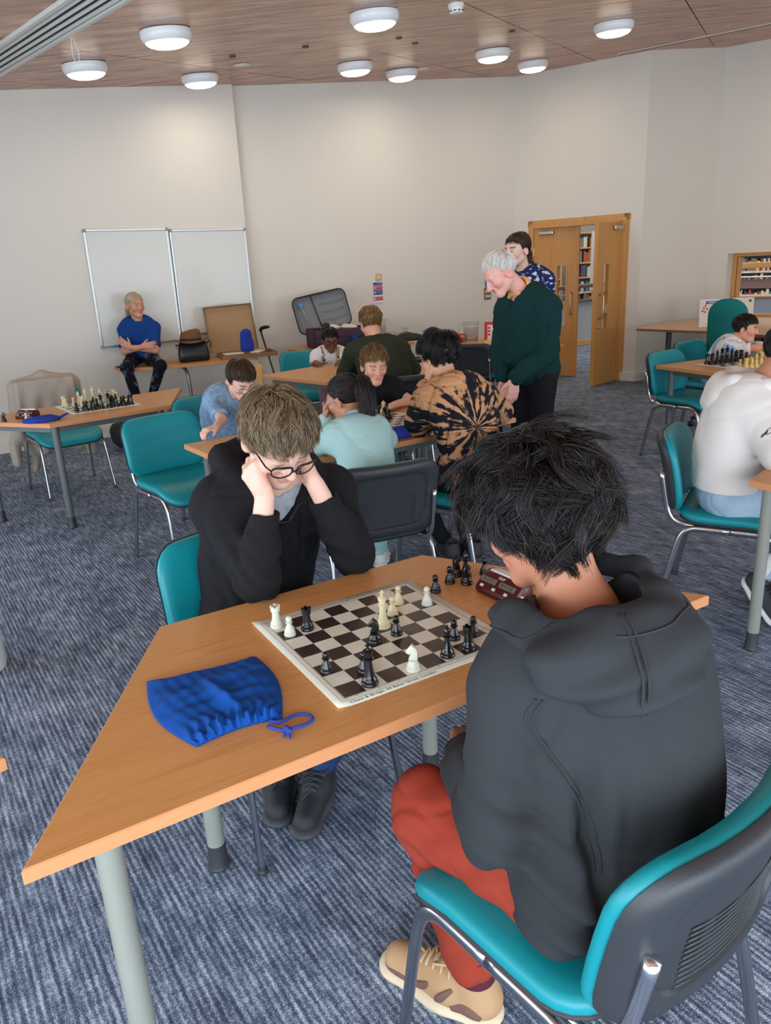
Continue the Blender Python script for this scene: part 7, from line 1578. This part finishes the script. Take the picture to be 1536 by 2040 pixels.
# boy in black
P, C, R, hs, r, f = simple_person(dict(label='boy in a black shirt with downcast eyes facing the camera', s=0.80, hs=0.93, f=(0.12, -0.99, 0), C=(-0.022, 4.70, 0.960), F=(0.24, -0.93, -0.22), neck=(-0.03, 4.79, 0.845), hip=(-0.06, 4.95, 0.53), grow=0.014, ears=1.15,
    elR=(-0.235, 4.66, 0.735), wrR=(-0.12, 4.50, 0.745), elL=(0.185, 4.68, 0.735), wrL=(0.09, 4.52, 0.745), handR=((0.6, -0.7, -0.05), (0, 0, -1), (0.7, 0.6, 0), 0.8), handL=((-0.6, -0.7, -0.05), (0, 0, -1), (-0.7, 0.6, 0), 0.8), top=cloth('black_jersey', (24, 24, 27)), top_name='tshirt', sleeve='short', slen=0.75, neck_r=0.060,
    skin=(226, 174, 146), brow=(120, 86, 58), red=0.12, lip=(198, 120, 112), hb=0.0045, kneeR=(-0.10, 4.58, 0.47), anR=(-0.02, 4.28, 0.10), kneeL=(0.04, 4.58, 0.47), anL=(0.10, 4.40, 0.10), trousers=cloth('grey_short', (90, 96, 104)), seed=45,
    hair=dict(col=(120, 90, 60), N=3600, K=150, steps=6, length=0.058, vol=0.020, r0=0.0011, whorl=(0.05, -0.6, 0.8), comb=(0.15, 0.6, 0.5), grav=0.0, wave=0.3, clump=0.6, tip=0.012, seed=8, hi=(186, 150, 104), hi_frac=0.45, lift=0.006, capk=0.4, line=[(-0.12, -0.06), (-0.045, -0.05), (-0.022, -0.005), (0.0, 0.005), (0.02, 0.025), (0.045, 0.055), (0.07, 0.075), (0.09, 0.08)])))

# boy in denim shirt
P, C, R, hs, r, f = simple_person(dict(label='brown haired boy in a pale blue denim shirt looking down', s=0.80, hs=0.93, f=(0.55, -0.83, 0), C=(-0.815, 4.50, 0.940), F=(0.50, -0.66, -0.56), neck=(-0.885, 4.57, 0.845), hip=(-0.985, 4.68, 0.53), mid=(-1.0, 4.68, 0.72), grow=0.018, collar=0.012,
    elR=(-0.90, 4.25, 0.752), wrR=(-0.895, 4.055, 0.748), elL=(-0.66, 4.45, 0.752), wrL=(-0.60, 4.26, 0.748), handR=((-0.45, -0.55, 0.02), (0, 0, -1), (0.8, -0.5, 0), 0.8, (0.6, 0.65, 0.7, 0.7)), handL=((0.2, -0.9, 0), (0, 0, -1), (-0.9, -0.2, 0), 0.8), top=patches('denim_blue', (120, 150, 182), (144, 172, 200), 40, 0.4, 0.6), top_name='denim_shirt', sleeve='short', slen=0.8,
    skin=FAIR, brow=(80, 56, 40), kneeR=(-0.84, 4.30, 0.47), anR=(-0.80, 4.45, 0.10), kneeL=(-0.70, 4.38, 0.47), anL=(-0.68, 4.52, 0.10), trousers=cloth('faded_denim', (120, 150, 178)), seed=47,
    hair=dict(col=(66, 46, 32), N=3600, K=130, steps=7, length=0.08, vol=0.020, r0=0.0011, whorl=(0.0, -0.5, 0.86), comb=(0, 0.15, 0), grav=0.2, wave=0.2, clump=0.5, tip=0.004, seed=9, hi=(112, 82, 58), hi_frac=0.35, capk=0.5)))
glasses(P, C, R, hs, mat('thin_gold', (176, 140, 90), rough=0.3, metal=0.8), w=0.024, hgt=0.017, rr=0.0011)

# boy in green
P, C, R, hs, r, f = simple_person(dict(label='fair haired boy in a dark green shirt with his back turned', s=0.97, hs=0.98, w=1.08, f=(-0.20, 0.98, 0), C=(-0.040, 5.88, 1.130), F=(-0.35, 0.86, -0.36), neck=(-0.005, 5.77, 0.985), hip=(0.07, 5.62, 0.54), mid=(0.09, 5.58, 0.78), grow=0.02,
    elL=(-0.26, 5.88, 0.765), wrL=(-0.12, 6.10, 0.752), elR=(0.27, 5.98, 0.765), wrR=(0.12, 6.16, 0.752), handL=((0.5, 0.8, 0), (0, 0, -1), (0.8, -0.5, 0), 0.9), handR=((-0.5, 0.8, 0), (0, 0, -1), (-0.8, -0.5, 0), 0.9), top=cloth('dark_olive_jersey', (46, 52, 38)), top_name='long_sleeved_shirt', skin=(226, 168, 138), hb=0.0065, h=0.008, seed=49, fold=0.006,
    kneeR=(0.12, 6.02, 0.5), anR=(0.14, 5.95, 0.1), kneeL=(-0.12, 6.0, 0.5), anL=(-0.12, 5.92, 0.1), trousers=cloth('dark_trouser', (30, 32, 40)), shoeR=((0.14, 5.9, 0), (0.13, 6.13, 0)), shoeL=((-0.12, 5.87, 0), (-0.13, 6.1, 0)), shoe_m=BLACK_SHOE,
    hair=dict(col=(124, 88, 50), N=1800, K=110, steps=6, length=0.055, vol=0.018, r0=0.0016, whorl=(0.0, -0.5, 0.86), comb=(0, 0.3, 0.3), grav=0.0, wave=0.25, clump=0.55, tip=0.01, seed=10, hi=(186, 146, 92), hi_frac=0.4, line=[(-0.12, -0.02), (-0.045, -0.015), (-0.02, 0.01), (0.0, 0.02), (0.03, 0.03), (0.06, 0.06), (0.09, 0.08)])))
hair(P, C, R, hs, (140, 104, 72), N=900, K=30, steps=3, length=0.014, vol=0.004, r0=0.0013, grav=0.6, wave=0.1, clump=0.2, tip=0.0, seed=62, capk=0.6, name='clipped_hair', shift=0.004)

# small girl with bun
P, C, R, hs, r, f = simple_person(S := dict(label='small girl with glasses and a hair bun in a white tee', s=0.74, hs=0.90, f=(0.20, -0.98, 0), C=(-0.425, 7.05, 0.918), F=(0.22, -0.94, -0.26), neck=(-0.445, 7.12, 0.81), hip=(-0.46, 7.22, 0.53), grow=0.016,
    elR=(-0.60, 7.02, 0.66), wrR=(-0.56, 6.88, 0.745), elL=(-0.29, 7.02, 0.66), wrL=(-0.32, 6.86, 0.745), handR=((0.3, -0.9, 0), (0, 0, -1), (0.9, 0.3, 0), 0.75), handL=((-0.3, -0.9, 0), (0, 0, -1), (-0.9, 0.3, 0), 0.75), top=cloth('white_jersey', (226, 224, 224)), top_name='tshirt', sleeve='short', slen=0.6, skin=(122, 74, 52), brow=(24, 18, 16), lip=(120, 64, 56), hb=0.006, h=0.008, eyes=True, eye_down=0.5,
    kneeR=(-0.50, 6.86, 0.48), anR=(-0.50, 6.80, 0.12), kneeL=(-0.36, 6.86, 0.48), anL=(-0.36, 6.80, 0.12), trousers=cloth('mauve_cord', (140, 110, 120)), seed=51,
    hair=dict(col=(18, 15, 15), N=1600, K=70, steps=7, length=0.09, vol=0.014, r0=0.0016, whorl=(0, -0.3, 0.95), comb=(0, 0.2, 0), grav=0.25, wave=0.15, clump=0.5, tip=0.003, seed=11, capk=0.6, line=[(-0.12, -0.06), (-0.03, -0.05), (-0.01, -0.04), (0.02, -0.02), (0.05, 0.035), (0.07, 0.055), (0.09, 0.06)])))
bun = SDF().el(C + R @ (V3((0.03, -0.075, 0.115)) * hs), (0.042, 0.04, 0.036)).disp(lambda P_: 0.004 * np.sin(P_[:, 0] * 260 + 3 * np.sin(P_[:, 2] * 160))); child(sdf_obj('hair_bun', bun, 0.006, mat('bun_hair', (20, 17, 17), rough=0.5)), P)
glasses(P, C, R, hs, mat('black_acetate'), w=0.026, hgt=0.020, rr=0.002)
leo = patches('leopard_cotton', (186, 168, 142), (70, 58, 50), 60, 0.52, 0.6)
pin = SDF(); pin.ops = list(S['_top'].ops); pin.disp(lambda P_: np.full(len(P_), 0.006)); pin.isect(lambda P_: np.maximum(P_[:, 2] - 0.695, np.abs((P_ - V3(S['neck'])) @ r) - 0.075), 0.004); child(sdf_obj('pinafore_bib', pin, 0.007, leo, None, bounds=S['_top'].bounds()), P)
for q in (-1, 1):
    pp = project(S['_top'], dens([V3(S['neck']) + r * q * 0.052 + f * 0.14 - Zv * 0.13, V3(S['neck']) + r * q * 0.06 + f * 0.10 - Zv * 0.04, V3(S['neck']) + r * q * 0.068 + f * 0.02 + Zv * 0.03]), 0.004); child(MB().tube(pp, 0.015, 8, flat=0.3).build('pinafore_strap', leo, None, True), P)

# older man standing
M_green = cloth('bottle_green_knit', (14, 50, 50), bump=(420, 0.25))
P, C, R, hs, r, f = simple_person(S := dict(label='white haired older man standing in a dark green jumper', s=1.02, hs=1.06, w=1.02, d=1.12, f=(-0.80, -0.60, 0), C=(0.778, 4.86, 1.462), F=(-0.80, -0.24, -0.58), neck=(0.930, 4.94, 1.335), hip=(1.005, 4.985, 0.84), mid=(1.02, 5.0, 1.10), belly=0.03, grow=0.022, nose=1.25, ears=1.15, vneck=True, neck_r=0.068,
    shL=(1.065, 4.815, 1.235), shR=(0.868, 5.075, 1.235), elL=(1.055, 4.76, 0.97), wrL=(0.845, 4.715, 0.835), elR=(0.800, 5.02, 0.975), wrR=(0.795, 4.84, 0.825), handL=((-0.10, 0.02, -1.0), (-0.3, 0.8, 0), (-0.9, -0.3, 0), 1.0, (0.15, 0.16, 0.18, 0.2)), handR=((0.12, -0.10, -1.0), (0.3, -0.8, 0.0), (-0.9, -0.3, 0), 1.0, (0.2, 0.2, 0.2, 0.25)),
    top=M_green, top_name='jumper', skin=(236, 176, 160), brow=(200, 190, 180), red=0.14, lip=(206, 120, 116), hb=0.0045, h=0.006, ht=0.009, seed=53, fold=0.007, hem=0.745,
    kneeR=(0.955, 5.06, 0.45), anR=(0.955, 5.07, 0.09), kneeL=(1.06, 4.93, 0.45), anL=(1.06, 4.94, 0.09), trousers=cloth('black_trouser', (26, 26, 30)), leg=1.15, shoeR=((1.02, 5.10, 0), (0.80, 4.98, 0)), shoeL=((1.12, 4.97, 0), (0.90, 4.84, 0)), shoe_m=BLACK_SHOE, shoe_s=1.05,
    hair=dict(col=(240, 234, 224), N=3400, K=150, steps=6, length=0.062, vol=0.010, r0=0.0011, whorl=(0.1, -0.62, 0.78), comb=(0.1, 0.2, 0), grav=0.45, wave=0.12, clump=0.6, tip=0.002, seed=13, hi=(255, 252, 248), hi_frac=0.5, cap=False, fringe=0.070, side=0.02, line=[(-0.12, -0.05), (-0.045, -0.04), (-0.02, 0.0), (0.0, 0.012), (0.02, 0.0), (0.045, 0.045), (0.07, 0.078), (0.09, 0.088)])))
col_ = SDF(); nk_ = V3(S['neck']); nd = nrmz(C - nk_); X_ = nrmz(np.cross(f, nd)); Y_ = np.cross(nd, X_); M_apri = cloth('apricot_cotton', (226, 170, 112))
ring = [nk_ + X_ * math.cos(a) * 0.075 + Y_ * math.sin(a) * 0.072 + nd * (0.035 - 0.028 * math.sin(a)) for a in np.linspace(PI / 2, 2.5 * PI, 22)]
for i in range(21): col_.flat(ring[i] - nd * 0.02, ring[i + 1] - nd * 0.02, 0.024, 0.024, nrmz(ring[i] - nk_ - nd * ((ring[i] - nk_) @ nd)), 0.35, 0.008)
for q in (-1, 1): col_.flat(nk_ + f * 0.078 + X_ * q * 0.02 + nd * 0.01, nk_ + f * 0.10 + X_ * q * 0.055 - nd * 0.03, 0.022, 0.012, f, 0.35, 0.01)
child(sdf_obj('shirt_collar', col_, 0.0045, M_apri), P)

# young man behind him
P, C, R, hs, r, f = simple_person(dict(label='young man with long brown hair in a navy patterned shirt, behind the older man', s=1.03, hs=1.02, f=(-0.75, -0.66, 0), C=(1.090, 6.02, 1.600), F=(-0.78, -0.58, -0.08), neck=(1.165, 6.08, 1.455), hip=(1.205, 6.12, 0.93), grow=0.016, collar=0.014, nose=1.1,
    shL=(1.285, 5.96, 1.375), shR=(1.05, 6.19, 1.375), elL=(1.33, 5.96, 1.10), wrL=(1.28, 5.84, 0.88), elR=(1.02, 6.26, 1.10), wrR=(1.0, 6.16, 0.88), handL=((0, 0, -1), (-0.6, 0.6, 0), (-0.7, -0.6, 0), 1.0), handR=((0, 0, -1), (0.6, -0.6, 0), (-0.7, -0.6, 0), 1.0), top=patches('navy_print', (30, 44, 92), (206, 212, 226), 26, 0.56, 0.60, (1, 1, 1.6)), top_name='patterned_shirt', sleeve='short', slen=0.8, skin=(228, 190, 168), brow=(60, 42, 32), hb=0.005, h=0.008, ht=0.012, eyes=True, eye_down=0.4, seed=55,
    kneeR=(1.14, 6.18, 0.5), anR=(1.14, 6.20, 0.1), kneeL=(1.27, 6.05, 0.5), anL=(1.27, 6.07, 0.1), trousers=cloth('dark_jean', (40, 46, 62)), shoeR=((1.2, 6.24, 0), (1.0, 6.1, 0)), shoeL=((1.33, 6.1, 0), (1.13, 5.96, 0)), shoe_m=BLACK_SHOE,
    hair=dict(col=(60, 42, 32), N=3200, K=110, steps=9, length=0.17, vol=0.014, r0=0.0013, whorl=(0.0, 0.35, 0.93), comb=(0, -0.5, 0), grav=0.7, wave=0.05, clump=0.5, tip=0.002, seed=14, hi=(96, 70, 52), hi_frac=0.3, capk=0.6, lenvar=0.12, fringe=0.05, side=-0.0, line=[(-0.12, -0.08), (-0.045, -0.075), (-0.025, -0.03), (0.0, 0.014), (0.02, 0.03), (0.045, 0.055), (0.07, 0.075), (0.09, 0.08)])))

for q, dy in ((0.055, -0.055), (0.03, -0.085), (-0.01, -0.095), (-0.045, -0.07)):
    a_ = C + R @ (V3((q, dy, 0.0)) * hs); ponytail(P, [a_, a_ + R @ V3((0, -0.008, -0.05)), a_ + R @ V3((0, -0.004, -0.10)), a_ + R @ V3((0, 0.004, -0.135))], (60, 42, 32), 110, 0.022, 7, (96, 70, 52), 0.0015)
# woman sitting on the table
P, C, R, hs, r, f = simple_person(dict(label='woman with pale hair in a blue tee sitting with folded arms', s=0.92, hs=0.98, w=0.90, z0=0.0, f=(0.30, -0.95, 0), C=(-2.325, 7.640, 1.285), F=(0.72, -0.68, -0.06), neck=(-2.330, 7.675, 1.135), hip=(-2.350, 7.70, 0.815), mid=(-2.35, 7.74, 0.98), grow=0.014, neck_r=0.068,
    shR=(-2.455, 7.63, 1.058), shL=(-2.195, 7.70, 1.052), elR=(-2.455, 7.52, 0.865), wrR=(-2.262, 7.46, 0.905), elL=(-2.168, 7.575, 0.855), wrL=(-2.375, 7.455, 0.905), handR=((0.9, 0.15, 0.1), (0.1, 0.9, 0), (0, 0, 1), 0.88), handL=((-0.75, 0.0, 0.55), (0.0, 0.9, 0), (0.5, 0, 0.8), 0.9), top=cloth('royal_blue_jersey', (22, 62, 132)), top_name='tshirt', sleeve='short', slen=0.82, skin=(206, 150, 124), brow=(140, 110, 84), lip=(168, 92, 86), hb=0.0055, h=0.0065, ht=0.008, eyes=True, eye_down=0.2, seed=57,
    kneeR=(-2.400, 7.335, 0.725), anR=(-2.305, 7.315, 0.32), kneeL=(-2.095, 7.40, 0.72), anL=(-2.255, 7.345, 0.32), trousers=patches('marbled_legging', (18, 20, 30), (104, 114, 142), 13, 0.52, 0.68), leg=1.0, cuff=0.036, shoeR=((-2.305, 7.34, 0.22), (-2.29, 7.15, 0.16)), shoeL=((-2.25, 7.36, 0.22), (-2.22, 7.18, 0.16)), shoe_m=BLACK_SHOE,
    hair=dict(col=(196, 176, 142), N=2600, K=60, steps=7, length=0.14, vol=0.008, r0=0.0013, whorl=(0, 0.7, 0.7), comb=(0, -1.2, -0.3), grav=0.0, wave=0.04, clump=0.3, tip=0.0, seed=15, hi=(226, 212, 184), hi_frac=0.5, capk=0.6, lenvar=0.1, line=[(-0.12, -0.05), (-0.03, -0.03), (-0.01, 0.005), (0.02, 0.02), (0.05, 0.055), (0.09, 0.078)])))
hb_ = C + R @ (V3((0, -0.105, -0.01)) * hs); ponytail(P, [hb_, hb_ + V3((-0.025, 0.02, -0.03)), hb_ + V3((-0.03, 0.025, -0.10)), hb_ + V3((-0.025, 0.02, -0.15))], (184, 164, 130), 240, 0.026, 5, (226, 212, 184), 0.0018)

# child at the right table
P, C, R, hs, r, f = simple_person(dict(label='small dark haired child in a white and pale blue football shirt', s=0.74, hs=0.91, f=(0.62, -0.78, 0), C=(2.935, 6.14, 0.925), F=(0.82, -0.54, -0.16), neck=(2.872, 6.165, 0.82), hip=(2.80, 6.28, 0.52), mid=(2.80, 6.25, 0.70), grow=0.018,
    shR=(2.785, 6.075, 0.775), shL=(2.965, 6.23, 0.775), elR=(2.955, 5.965, 0.790), wrR=(3.125, 5.865, 0.815), elL=(3.12, 6.12, 0.765), wrL=(3.26, 5.98, 0.76), handR=((0.8, -0.5, -0.15), (0, 0, -1), (0.5, 0.8, 0), 0.8), handL=((0.6, -0.7, -0.1), (0, 0, -1), (-0.7, -0.6, 0), 0.8), top=None or patches('football_shirt', (232, 226, 222), (140, 184, 224), 5.5, 0.53, 0.55, (2.2, 2.2, 0.35)), top_name='football_shirt', sleeve='short', slen=0.78, skin=(222, 158, 126), brow=(40, 28, 22), hb=0.0055, h=0.007, eyes=True, eye_down=0.3, seed=59,
    kneeR=(2.93, 6.02, 0.47), anR=(2.84, 6.2, 0.2), kneeL=(3.05, 6.16, 0.47), anL=(2.95, 6.3, 0.2), trousers=cloth('dark_short', (40, 44, 56)),
    hair=dict(col=(32, 22, 18), N=2200, K=80, steps=7, length=0.085, vol=0.014, r0=0.0014, whorl=(0.0, -0.5, 0.86), comb=(0, 0.4, 0), grav=0.15, wave=0.08, clump=0.5, tip=0.002, seed=16, hi=(66, 46, 36), hi_frac=0.3, capk=0.6)))

# person in the white hoodie at the right edge
M_wh = cloth('white_fleece', (220, 216, 210)); fW = nrmz((0.93, -0.36, 0)); rW = nrmz(np.cross(fW, Zv)); nkW = V3((1.588, 3.170, 0.968))
P, C, R, hs, r, f = simple_person(S := dict(label='person in a white hoodie and pale jeans at the right edge', s=1.0, hs=1.0, w=1.02, f=fW, C=(1.690, 3.130, 1.112), F=(0.85, -0.30, -0.43), neck=nkW, hip=(1.480, 3.115, 0.55), mid=(1.45, 3.16, 0.79), grow=0.022, sl=1.12,
    shR=(1.532, 3.02, 0.885), shL=(1.645, 3.315, 0.89), elR=(1.560, 2.865, 0.768), wrR=(1.770, 2.76, 0.752), elL=(1.84, 3.30, 0.768), wrL=(1.98, 3.1, 0.752), handR=((0.8, -0.4, -0.03), (0, 0, -1), (0.4, 0.8, 0), 0.95), handL=((0.4, -0.8, -0.03), (0, 0, -1), (-0.8, -0.4, 0), 0.95), top=M_wh, top_name='hoodie', skin=(176, 120, 92), brow=(26, 20, 20), h=0.0065, seed=63, fold=0.0022, ffreq=2.6, hem=0.575,
    kneeR=(1.845, 2.945, 0.515), anR=(1.625, 2.985, 0.16), kneeL=(1.92, 3.13, 0.515), anL=(1.80, 3.10, 0.12), trousers=patches('pale_denim', (148, 174, 196), (176, 198, 214), 12, 0.35, 0.65), leg=1.08, cuff=0.055, ht=0.007,
    hair=dict(col=(18, 16, 18), N=2200, K=90, steps=7, length=0.07, vol=0.016, r0=0.0014, whorl=(0.0, -0.5, 0.86), comb=(0, 0.2, 0), grav=0.2, wave=0.12, clump=0.5, tip=0.004, seed=17, capk=0.6)))
wh = SDF(); wp = [nkW + rW * 0.07 + fW * 0.10 - Zv * 0.02, nkW + rW * 0.115 + fW * 0.02 + Zv * 0.03, nkW + rW * 0.10 - fW * 0.09 + Zv * 0.045, nkW - fW * 0.135 + Zv * 0.04, nkW - rW * 0.10 - fW * 0.09 + Zv * 0.045, nkW - rW * 0.115 + fW * 0.02 + Zv * 0.03, nkW - rW * 0.07 + fW * 0.10 - Zv * 0.02]
for i in range(6): wh.rc(wp[i], wp[i + 1], 0.036, 0.036, 0.02)
wh.el(nkW - fW * 0.14 - Zv * 0.02, (0.135, 0.07, 0.075), np.stack([rW, fW, Zv], 1), 0.03); wh.el(nkW + rW * 0.10 - fW * 0.05 - Zv * 0.005, (0.06, 0.09, 0.055), np.stack([rW, fW, Zv], 1), 0.03); wh.el(nkW - fW * 0.16 - Zv * 0.055, (0.11, 0.055, 0.05), np.stack([rW, fW, Zv], 1), 0.02)
wh.sub(lambda P_: sd_rc(P_, nkW + Zv * 0.02, nkW + Zv * 0.25 + fW * 0.05, 0.085, 0.12), 0.008)
wh.disp(lambda P_: 0.0022 * np.sin(P_[:, 2] * 60 + 2.0 * np.sin((P_ @ rW) * 10) + (P_ @ fW) * 16) + 0.003 * wnoise(P_, 4, 91, 1)); child(sdf_obj('hood', wh, 0.006, M_wh), P)
M_sock = cloth('white_knit', (226, 224, 220))
shoe(P, (1.560, 3.045, 0.150), (1.640, 2.90, 0.004), mat('charcoal_suede', (58, 60, 64), rough=0.85), WHITE_SHOE[1], 0.005, NAVYB, 1.05, M_sock, (1.625, 2.985, 0.26)); shoe(P, (1.77, 3.16, 0.0), (1.83, 2.92, 0.0), mat('charcoal_suede'), WHITE_SHOE[1], 0.006, NAVYB, 1.05, M_sock, (1.80, 3.10, 0.18))
# printed doodle on the sleeve: bulb outline, bars and dark patch
ec = V3((1.535, 2.945, 0.862)); ax = nrmz(V3(S['elR']) - V3(S['shR'])); sd_ = nrmz(fW - ax * (fW @ ax)); M_nv = mat('navy_print_ink', (36, 40, 66), rough=0.8)
pp = project(S['_top'], [ec + rW * 0.08 + sd_ * (0.020 * math.cos(a)) + Zv * (0.016 * math.sin(a)) for a in np.linspace(0, 2 * PI, 24)], 0.0004); child(MB().tube(pp, 0.0013, 5).build('sleeve_print', M_nv, None, True), P)
for k in range(3):
    pp = project(S['_top'], [ec + rW * 0.08 + sd_ * x + Zv * (0.003 + 0.006 * (k - 1) + (x + 0.04) * 0.25 - 0.01) for x in np.linspace(-0.048, -0.008, 7)], 0.0004); child(MB().tube(pp, 0.0013, 5).build('sleeve_print', M_nv, None, True), P)
pp = project(S['_top'], [ec + rW * 0.08 + sd_ * x + Zv * (-0.004 - (x - 0.008) * 0.3) for x in np.linspace(0.008, 0.04, 7)], 0.0004); child(MB().tube(pp, [0.007, 0.007, 0.006, 0.005, 0.004, 0.003, 0.002], 6, flat=0.35).build('sleeve_print', M_nv, None, True), P)
